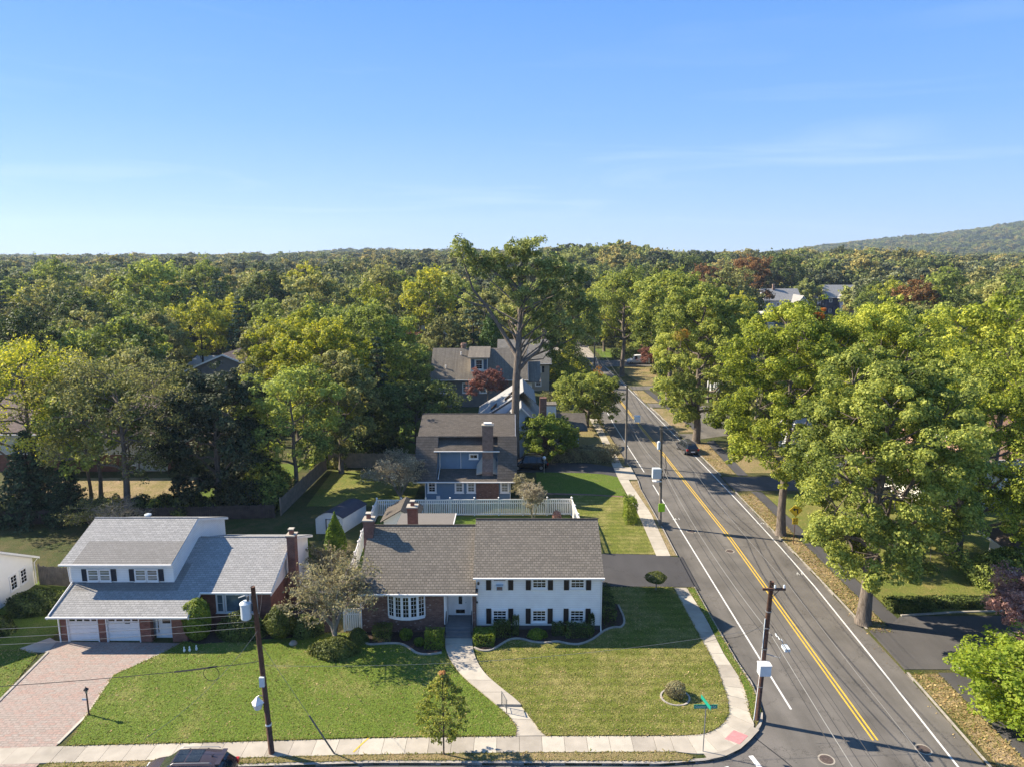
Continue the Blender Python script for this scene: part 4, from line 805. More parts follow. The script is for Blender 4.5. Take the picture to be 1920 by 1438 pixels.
# ------------------------------------------------------------------ smaller background houses
def bg_house(label,x0,x1,y0,y1,ze,zr,wall,roof,name='house_in_background',wins=(),chim=None,axis='x',ww=1.4,wh=1.5,glass='glass'):
    H=thing(name,label,'house'); ym=(y0+y1)/2; xm=(x0+x1)/2
    if axis=='x':
        b=MB(); b.prismx([(y0,-.2),(y0,ze),(ym,zr-.3),(y1,ze),(y1,-.2)],x0,x1); b.obj('wall',M[wall],H)
        sl=(zr-ze)/(ym-y0); 
        slab_roof('roof_slope',H,M[roof],x0-.5,x1+.5,(y0-.6,ze-.6*sl+.1),(ym,zr),.2); slab_roof('roof_slope',H,M[roof],x0-.5,x1+.5,(y1+.6,ze-.6*sl+.1),(ym,zr),.2)
        rake(H,x0-.52,(y0-.6,ze-.6*sl),(ym,zr-.05),(y1+.6,ze-.6*sl)); rake(H,x1+.52,(y0-.6,ze-.6*sl),(ym,zr-.05),(y1+.6,ze-.6*sl)); gutter(H,x0-.5,x1+.5,y0-.61,ze-.6*sl+.08)
    else:
        b=MB(); b.add([(x0,y0,-.2),(x1,y0,-.2),(x1,y0,ze),(xm,y0,zr-.3),(x0,y0,ze),(x0,y1,-.2),(x1,y1,-.2),(x1,y1,ze),(xm,y1,zr-.3),(x0,y1,ze)],[(0,1,2,3,4),(9,8,7,6,5),(0,5,6,1),(1,6,7,2),(2,7,8,3),(3,8,9,4),(4,9,5,0)]); b.obj('wall',M[wall],H)
        sl=(zr-ze)/(xm-x0)
        slope_y('roof_slope',H,M[roof],y0-.5,y1+.5,(x0-.6,ze-.6*sl+.1),(xm,zr)); slope_y('roof_slope',H,M[roof],y0-.5,y1+.5,(x1+.6,ze-.6*sl+.1),(xm,zr))
        slope_y('rake_board',H,M['white'],y0-.6,y0-.5,(x0-.6,ze-.6*sl+.08),(xm,zr-.02),.3); slope_y('rake_board',H,M['white'],y0-.6,y0-.5,(x1+.6,ze-.6*sl+.08),(xm,zr-.02),.3)
    for (x,z) in wins: window(H,x,y0,z,ww,wh,0,2,2,2,glass,.16)
    if chim: chimney(H,chim[0],chim[0]+1,chim[1],chim[1]+1,chim[2]-3,chim[2],'brick_tan',0)
    return H
bg_house('brown walled house with plain grey roof half hidden left of the centre trees',-59,-46,128,138,6.5,9.3,'grey_wall','roof_brown','gabled_house',axis='y')
HA=bg_house('light grey house with pale roof and white gable far off on the right',112,128,316,328,7.5,12.0,'lightgrey_siding','roof_pale','gabled_house',[(115,4.5),(118,4.5),(121,4.5)],(117,321,14))
def gable_block(nm,H,wall,roof,x0,x1,y0,y1,ze,zr,ov=.7):
    xm=(x0+x1)/2; sl=(zr-ze)/(xm-x0)
    b=MB(); b.add([(x0,y0,0),(x1,y0,0),(x1,y0,ze),(xm,y0,zr),(x0,y0,ze),(x0,y1,0),(x1,y1,0),(x1,y1,ze),(xm,y1,zr),(x0,y1,ze)],[(0,1,2,3,4),(1,6,7,2),(0,4,9,5)]); b.obj(nm+'_wall',M[wall],H)
    for xa in (x0-ov,x1+ov): slope_y(nm+'_roof',H,M[roof],y0-.7,y1,(xa,ze-ov*sl+.25),(xm,zr+.3)); slope_y(nm+'_rake_board',H,M['white'],y0-.82,y0-.7,(xa,ze-ov*sl+.22),(xm,zr+.28),.4)
gable_block('porch',HA,'white_flat','roof_pale',122,129,308,319,4.6,9.4); o=MB(); o.box(124,127,307.9,308,0,4.6); o.obj('porch_opening',M['brick_tan'],HA)
HB=bg_house('navy blue house with grey roof and white windows far off on the right',141,158,320,332,8.5,13.5,'navy_siding','roof_pale','gabled_house',[(143,6),(143,1.5)],None)
gable_block('gable',HB,'navy_siding','roof_pale',146,156,314,322,8.3,12.2)
window(HB,150,314,5.2,3.6,2.2,0,4,2,1,'glass',.25,name='window'); window(HB,154.2,314,5.2,1.0,2.6,0,1,2,1,'glass',.2); window(HB,150,314,1,3.8,2.6,0,2,1,1,'glass_curtain',.3)
bg_house('white gabled cottage with dark lower wall far behind the grey house',-29,-20,214,224,5.5,9.2,'white_flat','roof_brown','cottage',[(-26,3),(-23.5,3)],axis='y')
bg_house('small white cottage beside the gabled one, its narrow gable to the viewer',-33,-30,216,224,6,8.5,'white_flat','roof_grey','cottage',[],axis='y')
bg_house('low cream house with brown roof deep in the wood above the road bend',36,50,305,316,4.5,8.5,'cream_siding','roof_brown','bungalow',[(40,1.8),(45,1.8)])
bg_house('pale grey two storey house with wide garage behind the dark parked car',40,56,131,143,5.8,9.6,'lightgrey_siding','roof_blueh','gabled_house',[(44,3.5),(48,3.5),(44,.9)],None)
bg_house('white garage wing with salmon roof behind the big right hand oaks',44,53,73,86,3.2,6.6,'white_siding','roof_salmon','side_house',[(46.5,.9)],None,'y',ww=1.2,wh=1.2)
bg_house('white cottage with salmon brown shingles behind the oak at the right edge',54,70,82,94,3.4,7.4,'white_siding','roof_salmon','side_house',[(58,1)],None,'x')
bg_house('grey walled house glimpsed through the oak crowns right of the road',38,50,88,98,3.2,6.8,'lightgrey_siding','roof_pale','side_house',[(41,1),(45,1)],None,'x')
H=thing('porch_house','house corner with brown roof and white gutter at the right edge','house')
b=MB(); b.box(43.2,60,57.2,60.6,-.1,2.3); b.obj('wall',M['white_siding'],H)
b=MB(); b.add([(42.0,56.4,2.3),(60,56.4,2.3),(60,59.2,3.7),(45.4,59.2,3.7),(42.6,61.6,2.3),(60,61.6,2.3)],[(0,1,2,3),(0,3,4),(3,2,5,4)]); b.add([(42.0,56.4,2.15),(60,56.4,2.15),(60,61.6,2.15),(42.6,61.6,2.15)],[(3,2,1,0)]); b.obj('hip_roof',M['roof_brown'],H)
gutter(H,41.95,60,56.4,2.3); b=MB(); b.add([(41.9,56.3,2.15),(42.05,56.3,2.15),(42.65,61.6,2.15),(42.5,61.6,2.15),(41.9,56.3,2.32),(42.05,56.3,2.32),(42.65,61.6,2.32),(42.5,61.6,2.32)],[(0,3,2,1),(4,5,6,7),(0,1,5,4),(1,2,6,5),(2,3,7,6),(3,0,4,7)]); b.obj('side_gutter',M['white'],H); b=MB(); b.box(43.0,43.25,56.7,56.95,0,2.2); b.obj('porch_post',M['white'],H)
bg_house('low house with white roof far left beyond the backyards',-116,-104,150,160,3.5,6,'cream_siding','roof_pale','bungalow',[],None)
bg_house('pale flat roofed garage far left among the trees',-72,-63,157,167,3.0,4.2,'white_flat','roof_side','garage_in_background',[],None)
bg_house('grey gabled house at the far left edge of the wood',-96,-84,118,128,4.2,7.6,'grey_wall','roof_brown','gabled_house',[],None,'y')
# ------------------------------------------------------------------ sheds
H=thing('garden_shed','pale metal shed with barrel roof and dark hinge line by the arborvitae','shed')
n=10; arc=[(-19.3+2.65*k/n, 1.55+.62*math.sin(math.pi*k/n)**.8) for k in range(n+1)]
b=MB(); pr_=[(-19.3,0)]+arc+[(-16.65,0)]; m_=len(pr_)
D_=(1.5,4.0)
def skew(p,t): return (p[0]+D_[0]*t,66.2+D_[1]*t,p[1])
b.add([skew(p,0) for p in pr_]+[skew(p,1) for p in pr_],[tuple(range(m_)),tuple(range(2*m_-1,m_-1,-1))]+[(i,m_+i,m_+(i+1)%m_,(i+1)%m_) for i in range(m_)]); b.obj('wall',M['pale_metal'],H)
b=MB(); b.add([skew((p[0]*1.0+(-.12 if i==0 else .12 if i==n else 0),p[1]+.05),-.02) for i,p in enumerate(arc)]+[skew((p[0]+(-.12 if i==0 else .12 if i==n else 0),p[1]+.05),1.02) for i,p in enumerate(arc)],[(i,i+1,n+2+i,n+1+i) for i in range(n)]); b.obj('barrel_roof',plain('shed_roof',(.05,.045,.06),.6,.15,5),H)
b=MB(); b.box(-18.2,-16.9,66.14,66.19,.05,1.5); o=b.obj('door',M['pale_metal'],H); b=MB(); b.box(-18.3,-18.2,66.13,66.19,.05,1.55); b.box(-18.2,-16.9,66.12,66.14,1.48,1.53); b.obj('door_track',M['black_metal'],o); b=MB(); b.box(-17.3,-17.2,66.08,66.14,.7,.85); b.obj('handle',M['black_metal'],o)
H=thing('garden_shed','small white shed with dark shingled gable roof inside the white fence','shed')
b=MB(); b.add([(-12.3,64.6,0),(-9.3,64.6,0),(-9.3,64.6,2.2),(-10.6,64.6,2.95),(-12.3,64.6,2.0),(-12.3,68,0),(-9.3,68,0),(-9.3,68,2.2),(-10.6,68,2.95),(-12.3,68,2.0)],[(0,1,2,3,4),(9,8,7,6,5),(0,5,6,1),(1,6,7,2),(2,7,8,3),(3,8,9,4),(4,9,5,0)]); b.obj('wall',M['white_flat'],H)
for a in ((-12.6,1.95),(-8.9,2.15)): slope_y('roof_slope',H,M['roof_blueh'],64.3,68.2,a,(-10.6,3.15),.1)
# ------------------------------------------------------------------ fences
pk=MB(); pk.box(-.058,.058,-.015,.015,.12,1.72); pkm=pk.mesh('picket',M['white'])
pk2=MB(); pk2.box(-.038,.038,-.015,.015,.12,1.40); pkm2=pk2.mesh('picket',M['white'])
ps=MB(); ps.box(-.065,.065,-.065,.065,0,1.95); ps.box(-.085,.085,-.085,.085,1.95,2.0); ps.lathe([(.09,2.0),(.01,2.07)],4); psm=ps.mesh('post',M['white'])
def vinyl_fence(label,pts,seg=2.44,picket=.2,h=1.8,panel=False,name='white_fence'):
    F=thing(name,label,'fence',kind=None)
    for i in range(len(pts)-1):
        a,c_=Vector(pts[i]),Vector(pts[i+1]); Lg=(c_-a).length; n=max(1,round(Lg/seg)); u=(c_-a)/n; ang=math.atan2(u.y,u.x); l=u.length
        for k in range(n+ (1 if i==len(pts)-2 else 0)):
            p=a+u*k; link('post',psm,F,(p.x,p.y,0),ang)
        for k in range(n):
            p=a+u*k
            for z0,z1 in (((.08,.22),(1.32,1.40),(1.68,1.80)) if not panel else ((.08,.22),(1.35,1.45),(1.78,1.85))):
                b=MB(); b.box(.07,l-.07,-.03,.03,z0,z1); b.obj('rail',M['white'],F,loc=(p.x,p.y,0),rotz=ang)
            if panel:
                q=int((l-.14)/.28)
                for j in range(q):
                    b=MB(); w_=(l-.14)/q; b.box(.07+j*w_+.004,.07+(j+1)*w_-.004,-.016,.016,.22,1.35); b.obj('board',M['white'],F,loc=(p.x,p.y,0),rotz=ang)
                q=int((l-.14)/.14)
                for j in range(q): 
                    b=MB(); b.box(.07+(j+.3)*.14,.07+(j+.3)*.14+.04,-.012,.012,1.45,1.78); 
                    if j==0: bm=b
                    else: bm.v+= b.v; bm.f+=[tuple(len(bm.v)-8+x for x in f) for f in b.f]; bm.m+=b.m
                bm.obj('lattice_strip',M['white'],F,loc=(p.x,p.y,0),rotz=ang)
            else:
                q=int((l-.16)/picket)
                for j in range(q):
                    t=p+u.normalized()*(.08+(j+.5)*(l-.16)/q); link('picket',pkm,F,(t.x,t.y,0),ang)
    return F
vinyl_fence('white picket topped back fence between the white house and the blue house',[(-14.15,71.0),(6.25,71.3)],picket=.185)
vinyl_fence('white board fence running back between the two front houses',[(-12.25,48.0),(-13.3,55),(-13.9,62),(-14.15,70.9)],panel=True)
vinyl_fence('short white fence end going forward on the right of the back garden',[(6.3,71.2),(6.55,66.5),(6.65,62)],picket=.24)
vinyl_fence('white slatted garden gate beside the brick corner of the white house',[(-12.2,47.75),(-10.95,47.75)],seg=1.25,picket=.14,name='white_gate')
vinyl_fence('short railing fence at the corner of the blue house',[(.9,78.6),(2.3,75.6)],seg=1.7,picket=.2)
def board_fence(label,pts,h,m,bw=.16,posts=True,seg=2.4,name='wooden_fence',fixed=True):
    F=thing(name,label,'fence'); cnt=0; mm={}
    for i in range(len(pts)-1):
        a,c_=Vector(pts[i]),Vector(pts[i+1]); Lg=(c_-a).length; ang=math.atan2((c_-a).y,(c_-a).x); u=(c_-a).normalized(); n=int(Lg/bw)
        for k in range(n):
            hv=rr.choice([0,1,2])
            if hv not in mm: b=MB(); hh=h+hv*.03; b.add([(0,-.012,.05),(bw-.015,-.012,.05),(bw-.015,.012,.05),(0,.012,.05),(0,-.012,hh-.08),(bw-.015,-.012,hh-.08),(bw-.015,.012,hh-.08),(0,.012,hh-.08),((bw-.015)/2,-.012,hh),((bw-.015)/2,.012,hh)],[(0,1,5,8,4),(3,7,9,6,2),(0,4,7,3),(1,2,6,5),(4,8,9,7),(8,5,6,9),(0,3,2,1)]); mm[hv]=b.mesh('board',M[m])
            p=a+u*k*bw; link('board',mm[hv],F,(p.x,p.y,0),ang)
        for k in range(int(Lg/seg)+1):
            p=a+u*min(Lg,k*seg); b=MB(); b.box(-.06,.06,.015,.13,0,h+.1); b.obj('post',M[m],F,loc=(p.x,p.y,0),rotz=ang)
        for z in (.35,h-.35): b=MB(); b.box(0,Lg,.014,.05,z,z+.09); b.obj('rail',M[m],F,loc=(a.x,a.y,0),rotz=ang)
    return F
board_fence('weathered stockade fence between the left two houses',[(-39.3,55.2),(-33.0,54.2)],1.7,'fence_wood')
board_fence('dark board fence behind the pale grey roofed house',[(-62,67.6),(-24.6,70.4)],1.5,'fence_dark',.22)
board_fence('pale wooden fence with posts running back beside the sunlit lawn',[(-24.3,71.2),(-23.6,87.2)],1.9,'fence_wood',.3)
board_fence('brown board fence along the back of the sunlit lawn',[(-23.6,88.2),(-11.1,87.9)],2.0,'fence_wood',.25)
# ------------------------------------------------------------------ foliage
def rnd_dirs(g,n):
    d=g.normal(size=(n,3)); return d/np.linalg.norm(d,axis=1,keepdims=True)
def leaf_mesh(name,g,cen,rad,npc,size,mat,flat=.7,up=.5,shell=.55,kv=None,droop=0.):
    """cen (n,3) clump centres, rad (n,) radii; npc leaves per clump, each one small quad"""
    n=len(cen); npc=int(npc); T=n*npc
    ci=np.repeat(np.arange(n),npc)
    d=rnd_dirs(g,T); r=(shell+(1-shell)*g.random(T)**.7)[:,None]
    sc_=np.stack([rad,rad,rad*flat],1)[ci]
    p=cen[ci]+d*sc_*r
    if droop: p[:,2]-=droop*(np.linalg.norm(d[:,:2],axis=1)**2)*rad[ci]
    nm=d*1.0+np.array([0,0,up])+g.normal(size=(T,3))*.5; nm/=np.linalg.norm(nm,axis=1,keepdims=True)
    t=np.cross(nm,g.normal(size=(T,3))); t/=np.linalg.norm(t,axis=1,keepdims=True)+1e-9; bt=np.cross(nm,t)
    s=size*(.6+.8*g.random(T))[:,None]; a=t*s*.5; b=bt*s*.36
    V=np.stack([p-a,p-b*.9+a*.1,p+a,p+b+a*.1],1).reshape(-1,3)
    k=(g.random(n) if kv is None else kv)[ci]; v=g.random(T)
    return V,v,k
def build_leaves(name,V,v,k,mat,extra=None):
    me=bpy.data.meshes.new(name); T=len(V)//4
    me.vertices.add(T*4); me.vertices.foreach_set('co',V.astype(np.float32).ravel())
    me.loops.add(T*4); me.loops.foreach_set('vertex_index',np.arange(T*4,dtype=np.int32))
    me.polygons.add(T); me.polygons.foreach_set('loop_start',np.arange(0,T*4,4,dtype=np.int32)); me.polygons.foreach_set('loop_total',np.full(T,4,dtype=np.int32))
    for nme,arr in (('v',v),('k',k)):
        at=me.attributes.new(nme,'FLOAT','FACE'); at.data.foreach_set('value',arr.astype(np.float32))
    me.materials.append(mat); me.update(); return me
def tree(seed,H,Rr,cb,tr,nl=12,ncl=9,leaves=300,size=.3,shape='round',lobe=.38,clump=.15,lean=(0,0),bark='bark',leaf='oak',open_=0.,limbs=True,sides=8,trunk_top=.72,low=.0,keep=()):
    """returns (trunk mesh, crown mesh); origin at the foot"""
    g=np.random.default_rng(seed)
    hz=(H-cb)/2; cz=cb+hz
    ax=lambda z: np.array([lean[0]*(z/H)**1.5,lean[1]*(z/H)**1.5,z])
    # lobe centres over the envelope
    L=[]; ph=g.random()*6.28
    for i in range(nl):
        zf=(i+.5)/nl; zf=zf**.8
        a=ph+i*2.39996+g.normal()*.25
        z=cb+ (H-cb)*(.10+.80*zf)
        rel=(z-cz)/hz
        if shape=='round': env=math.sqrt(max(0.05,1-abs(rel)**2.3))
        elif shape=='cone': env=max(.12,1-((z-cb)/(H-cb))**1.1)*(1.0)
        elif shape=='vase': env=math.sqrt(max(.05,1-(rel-.25)**2/1.6)) if rel>-.9 else .3
        else: env=math.sqrt(max(.05,1-abs(rel)**3))
        rr_=Rr*env*(.50+.22*g.random()) if i<nl-1 else Rr*.1
        c=ax(z)+np.array([math.cos(a)*rr_,math.sin(a)*rr_,0]); L.append((c,Rr*lobe*(.75+.5*g.random())*(0.55+.45*env)))
    cen=[];rad=[];kv=[];br=MB()
    zt=cb+(H-cb)*trunk_top
    zs=np.linspace(0,zt,8); pts=[tuple(ax(z)+np.append(g.normal(size=2)*tr*.22*(z>1),0)) for z in zs]
    rads=[tr*(1.3 if i==0 else 1-.78*z/zt) for i,z in enumerate(zs)]; 
    if tr>.3: pts.insert(1,(pts[0][0],pts[0][1],.5)); rads.insert(1,tr*1.1)
    br.tube(pts,rads,sides)
    for c,lr in L:
        kl=g.random()
        if limbs:
            hb=max(cb*.75,min(c[2]-lr*.4-np.linalg.norm(c[:2])*.35,zt*.97)); hb=max(hb,cb*.7)
            a0=ax(hb); mid=(a0*.5+c*.5)+np.array([0,0,-.08*Rr]); rb=tr*(1-.78*min(1,hb/zt))*.55+.02
            br.tube([tuple(a0),tuple(a0*.75+c*.25+np.array([0,0,-.02*Rr])+g.normal(size=3)*.02*Rr),tuple(mid+g.normal(size=3)*.04*Rr),tuple(c*.8+a0*.2),tuple(c)],[rb,rb*.85,rb*.65,rb*.45,rb*.28],max(4,sides-3))
        m=0;tries=0
        while m<ncl and tries<ncl*6:
            tries+=1
            d=rnd_dirs(g,1)[0]
            out_=c-np.array([ax(cz)[0],ax(cz)[1],cz-hz*.3]); out_/=np.linalg.norm(out_)+1e-9
            if np.dot(d,out_)<-.35 or d[2]<-.55-low: continue
            q=c+d*lr*np.array([1,1,.8])*(.75+.35*g.random())
            if q[2]>H: q[2]=H-.3*g.random()
            if q[2]<cb*.85: continue
            if any((q[0]-a)**2+(q[1]-b)**2+(q[2]-c_)**2<r_*r_ for a,b,c_,r_ in keep): tries-=.5; continue
            cen.append(q); rad.append(Rr*clump*(.65+.7*g.random())); kv.append(np.clip(.62*kl+.38*g.random(),0,1) if g.random()>.004 else .995); m+=1
            if limbs and m%2==0: br.tube([tuple(c),tuple((c+q)/2+g.normal(size=3)*.03*Rr),tuple(q)],[.05*tr+.02,.035*tr+.015,.012],3,cap=False)
    cen=np.array(cen);rad=np.array(rad);kv=np.array(kv)
    npc=max(6,leaves)
    V,v,k=leaf_mesh('crown',g,cen,rad,npc,size,None,kv=kv)
    if open_>0:
        keep=g.random(len(v))>open_; V=V.reshape(-1,4,3)[keep].reshape(-1,3); v=v[keep];k=k[keep]
    # stray tufts make the outline uneven
    n2=len(cen)//2; idx=g.integers(0,len(cen),n2); out_=cen[idx]-np.array([0,0,cz]); out_/=np.linalg.norm(out_,axis=1,keepdims=True)+1e-9
    c2=cen[idx]+out_*(rad[idx]*1.15)[:,None]+g.normal(size=(n2,3))*rad[idx][:,None]*.3
    V2,v2,k2=leaf_mesh('x',g,c2,rad[idx]*.45,max(4,npc//6),size,None,kv=kv[idx])
    V=np.concatenate([V,V2]);v=np.concatenate([v,v2]);k=np.concatenate([k,k2])
    return br.mesh('trunk',M[bark],True), build_leaves('crown',V,v,k,LM[leaf])
def conifer(seed,H,Rr,tr,tiers=16,per=9,leaves=60,size=.3,leaf='spruce',cb=.8,bark='bark_dark',droop=.35,power=1.,gap=.25):
    g=np.random.default_rng(seed); br=MB(); br.tube([(0,0,0),(0,0,H*.5),(0,0,H*.97)],[tr,tr*.6,.03],7)
    cen=[];rad=[];kv=[]
    for i in range(tiers):
        f=i/(tiers-1); z=cb+(H-cb)*f**.92*.97; Rz=Rr*(1-f)**power*(.85+.3*g.random())+.12
        m=max(3,int(per*(1-f*.6))); a0=g.random()*6.28
        for j in range(m):
            a=a0+6.283*j/m+g.normal()*.15; q=0; Rb=Rz*(.75+.4*g.random()); kk=g.random()
            br.tube([(0,0,z+.1),(math.cos(a)*Rb*.9,math.sin(a)*Rb*.9,z-droop*Rb*.4)],[.03+tr*.12,.01],3,cap=False)
            ns=max(1,int(Rb/(Rr*gap)))
            for s in range(ns):
                t=(s+1)/ns; cen.append((math.cos(a)*Rb*t,math.sin(a)*Rb*t,z-droop*Rb*t*t*.6+.1)); rad.append(Rr*.17*(.8+.5*g.random())*(1.15-.4*f)); kv.append(.6*kk+.4*g.random())
    V,v,k=leaf_mesh('c',g,np.array(cen),np.array(rad),leaves,size,None,flat=.5,up=.2,shell=.2,kv=np.array(kv),droop=.3)
    return br.mesh('trunk',M[bark],True),build_leaves('crown',V,v,k,LM[leaf])
def shell_shrub(seed,kind,dims,n,size,leaf,lump=.08,stem=None,core=.86):
    """clipped shrub: leaves all over a box / ball / cone surface, with a leafy inner mass"""
    g=np.random.default_rng(seed)
    d=rnd_dirs(g,n); X,Y,Z=dims; z0=stem or 0
    if kind=='ball': d[:,2]=np.abs(d[:,2])*1.0-.12*(d[:,2]<0); P=d*np.array([X,Y,Z]); P[:,2]=np.maximum(P[:,2],0.02); nm=d.copy()
    elif kind=='globe': P=d*np.array([X,Y,Z/2])+np.array([0,0,Z/2]); nm=d.copy()
    elif kind=='box':
        q=np.sign(d)*np.abs(d)**.22; q[:,2]=np.abs(q[:,2]); q2=q*np.array([X,Y,1]); lowm=g.random(n)<.62; q2[:,2]=np.where(lowm,g.random(n)*.95,q[:,2]); P=q2*np.array([1,1,Z]); nm=d.copy(); nm[:,2]=np.abs(nm[:,2])*(~lowm*1.5+.2)
        P=np.where(lowm[:,None],P*np.array([1,1,1]),P)
        # side leaves must sit on the sides
        per=g.random(n)*(4*X+4*Y); ss=np.where(g.random(n)<.5,1,-1); onx=per<4*X; tt=g.random(n)*2-1; rc=1-.05*np.abs(tt)**6
        sx=np.where(onx,tt*X,ss*X*rc); sy=np.where(onx,ss*Y*rc,tt*Y); nm=np.where((lowm&onx)[:,None],np.stack([tt*.2,ss*1.,np.full(n,.2)],1),np.where(lowm[:,None],np.stack([ss*1.,tt*.2,np.full(n,.2)],1),nm))
        P[:,0]=np.where(lowm,sx,P[:,0]); P[:,1]=np.where(lowm,sy,P[:,1])
        tp=~lowm; P[tp,0]=(g.random(tp.sum())*2-1)*X*.97; P[tp,1]=(g.random(tp.sum())*2-1)*Y*.97; P[tp,2]=Z*(.97+.04*g.random(tp.sum())); nm[tp]=np.array([0,0,1])+g.normal(size=(tp.sum(),3))*.2
    elif kind=='cone':
        h=g.random(n)**1.35; a=g.random(n)*6.283; rr_=(1-h)**.75*(.72+.5*np.minimum(h*6,1)*.55); P=np.stack([np.cos(a)*rr_*X,np.sin(a)*rr_*Y,h*Z],1); nm=np.stack([np.cos(a),np.sin(a),np.full(n,.35)],1)
    lum=1+lump*(np.sin(P[:,0]*5/X+seed)+np.sin(P[:,1]*6/Y+2)+np.sin(P[:,2]*7/Z+seed*.7))+g.normal(size=n)*lump*.6
    inner=g.random(n)<.25; lum=np.where(inner,lum*core,lum)
    P=np.stack([P[:,0]*lum,P[:,1]*lum,P[:,2]*(1+(lum-1)*.5)+z0],1)
    nm=nm+g.normal(size=(n,3))*.5; nm/=np.linalg.norm(nm,axis=1,keepdims=True)
    t=np.cross(nm,g.normal(size=(n,3))); t/=np.linalg.norm(t,axis=1,keepdims=True)+1e-9; bt=np.cross(nm,t); s=size*(.6+.8*g.random(n))[:,None]; a=t*s*.5;b=bt*s*.4
    V=np.stack([P-a,P-b,P+a,P+b],1).reshape(-1,3); k=.5+.5*np.sin(P[:,0]*3+P[:,1]*4+P[:,2]*3+seed); v=g.random(n)
    return build_leaves('foliage',V,v,np.clip(k*.6+g.random(n)*.4,0,1),LM[leaf])
def twiggy(seed,H,Rr,tr,nb=14,sub=9,twl=.9,leaf='twig',bark='bark_pale',leaves=8,size=.12,forks=3,spread=1.,split=.25,dropz=0.,tw=.012):
    """open tree of many visible twigs with sparse small leaves"""
    g=np.random.default_rng(seed); br=MB(); cen=[]
    tips=[]
    for f in range(forks):
        a=6.283*f/forks+g.random(); e=np.array([math.cos(a)*Rr*.35,math.sin(a)*Rr*.35,H*.55])
        br.tube([(0,0,0) if f==0 else (0,0,split*H*.5),(math.cos(a)*.05*Rr,math.sin(a)*.05*Rr,split*H),tuple(e)],[tr,tr*.85,tr*.45],6)
        tips.append((np.array([math.cos(a)*.05*Rr,math.sin(a)*.05*Rr,split*H]),e))
    for i in range(nb):
        s,e=tips[i%forks]; t=.3+.7*g.random(); p=s+(e-s)*t
        a=g.random()*6.283; z=H*(.45+.5*g.random()); rr_=Rr*math.sqrt(max(.1,1-((z/H-.5)/.55)**2))*(.6+.4*g.random())*spread
        q=np.array([math.cos(a)*rr_,math.sin(a)*rr_,z]); m=(p+q)/2+np.array([0,0,.06*H])
        br.tube([tuple(p),tuple(m),tuple(q)],[tr*.32,tr*.2,.012],4,cap=False)
        for j in range(sub):
            t=.35+.65*g.random(); b0=(m+(q-m)*((t-.5)*2) if t>.5 else p+(m-p)*t*2)
            d=rnd_dirs(g,1)[0]; d[2]=abs(d[2])*.5-dropz; b1=b0+d*twl*(.5+.7*g.random())
            br.tube([tuple(b0),tuple((b0+b1)/2+g.normal(size=3)*.05),tuple(b1)],[tw*1.4,tw,tw*.5],3,cap=False)
            cen+= [b0+(b1-b0)*.6,b1]
    cen=np.array(cen); V,v,k=leaf_mesh('c',g,cen,np.full(len(cen),twl*.32),leaves,size,None,flat=.8,up=.4,shell=.1)
    return br.mesh('trunk',M[bark],True),build_leaves('crown',V,v,k,LM[leaf])
TREES={}
def place(name,label,cat,meshes,x,y,s=1.,rot=0,group=None,sz=None,mats=None,parts=('trunk','crown'),z=0):
    t=thing(name,label,cat,(x,y,z),rot,group); t.scale=(s,s,sz or s)
    for pn,me in zip(parts,meshes):
        o=link(pn,me,t)
        if mats and pn in mats: o.material_slots[0].link='OBJECT'; o.material_slots[0].material=mats[pn]
    return t
# ---- the individually recognisable trees
bigoak=tree(11,22.5,8.2,5.6,.60,21,15,320,.20,'round',.30,.10,leaf='oak_lime',low=.1)
place('oak_tree','big oak with a thick furrowed trunk beside the wide shaded driveway, nearest on the right','oak tree',tree(12,20.2,6.3,3.4,.50,26,16,330,.185,'round',.38,.12,lean=(.75,.3),keep=[(.42*Y-26.2,Y-48.95,27-.372*Y,1.75) for Y in (43,45,47,49,51,53)],leaf='oak',low=.3),26.2,48.95)
place('oak_tree','tall oak standing right behind the yellow turn sign','oak tree',tree(13,22.5,7.2,5.5,.46,21,15,310,.20,'round',.35,.112,leaf='oak_lime',low=.15),26.35,65.9)
place('oak_tree','huge lime green oak spreading behind the turn sign oak','oak tree',bigoak,36.4,70,1.0,2.0)
place('oak_tree','wide lime green oak at the right edge, its low boughs over the dappled lawn','oak tree',tree(19,18.4,8.2,1.9,.5,24,15,300,.19,'round',.30,.108,leaf='oak_lime',low=.5),40.2,60.6)
place('oak_tree','lime green oak crown rising at the right edge behind the nearer spreading oaks','oak tree',tree(14,22,8.0,6,.5,16,12,170,.32,'round',.38,.15,leaf='oak_lime'),55,78,1.0)
place('oak_tree','dark green broad tree at the far right edge above the lime green oaks','oak tree',tree(15,24,8.5,5,.5,16,12,140,.36,'round',.38,.16,leaf='mid'),69,90,1.0)
place('oak_tree','tall roadside oak directly beyond the dark parked car','oak tree',tree(16,23.5,7.6,3.0,.56,28,15,170,.28,'round',.36,.115,leaf='oak',low=.5),26.9,100.6)
place('oak_tree','roadside oak whose bare grey lower trunk stands at the far driveway mouth','oak tree',tree(17,24,7.2,11,.5,16,12,150,.34,'round',.38,.15,leaf='oak'),28.4,126.5)
place('oak_tree','roadside oak on the brown verge just before the white van','oak tree',tree(18,23.5,8.2,8,.55,16,12,140,.36,'round',.38,.15,leaf='oak'),24.9,158.5)
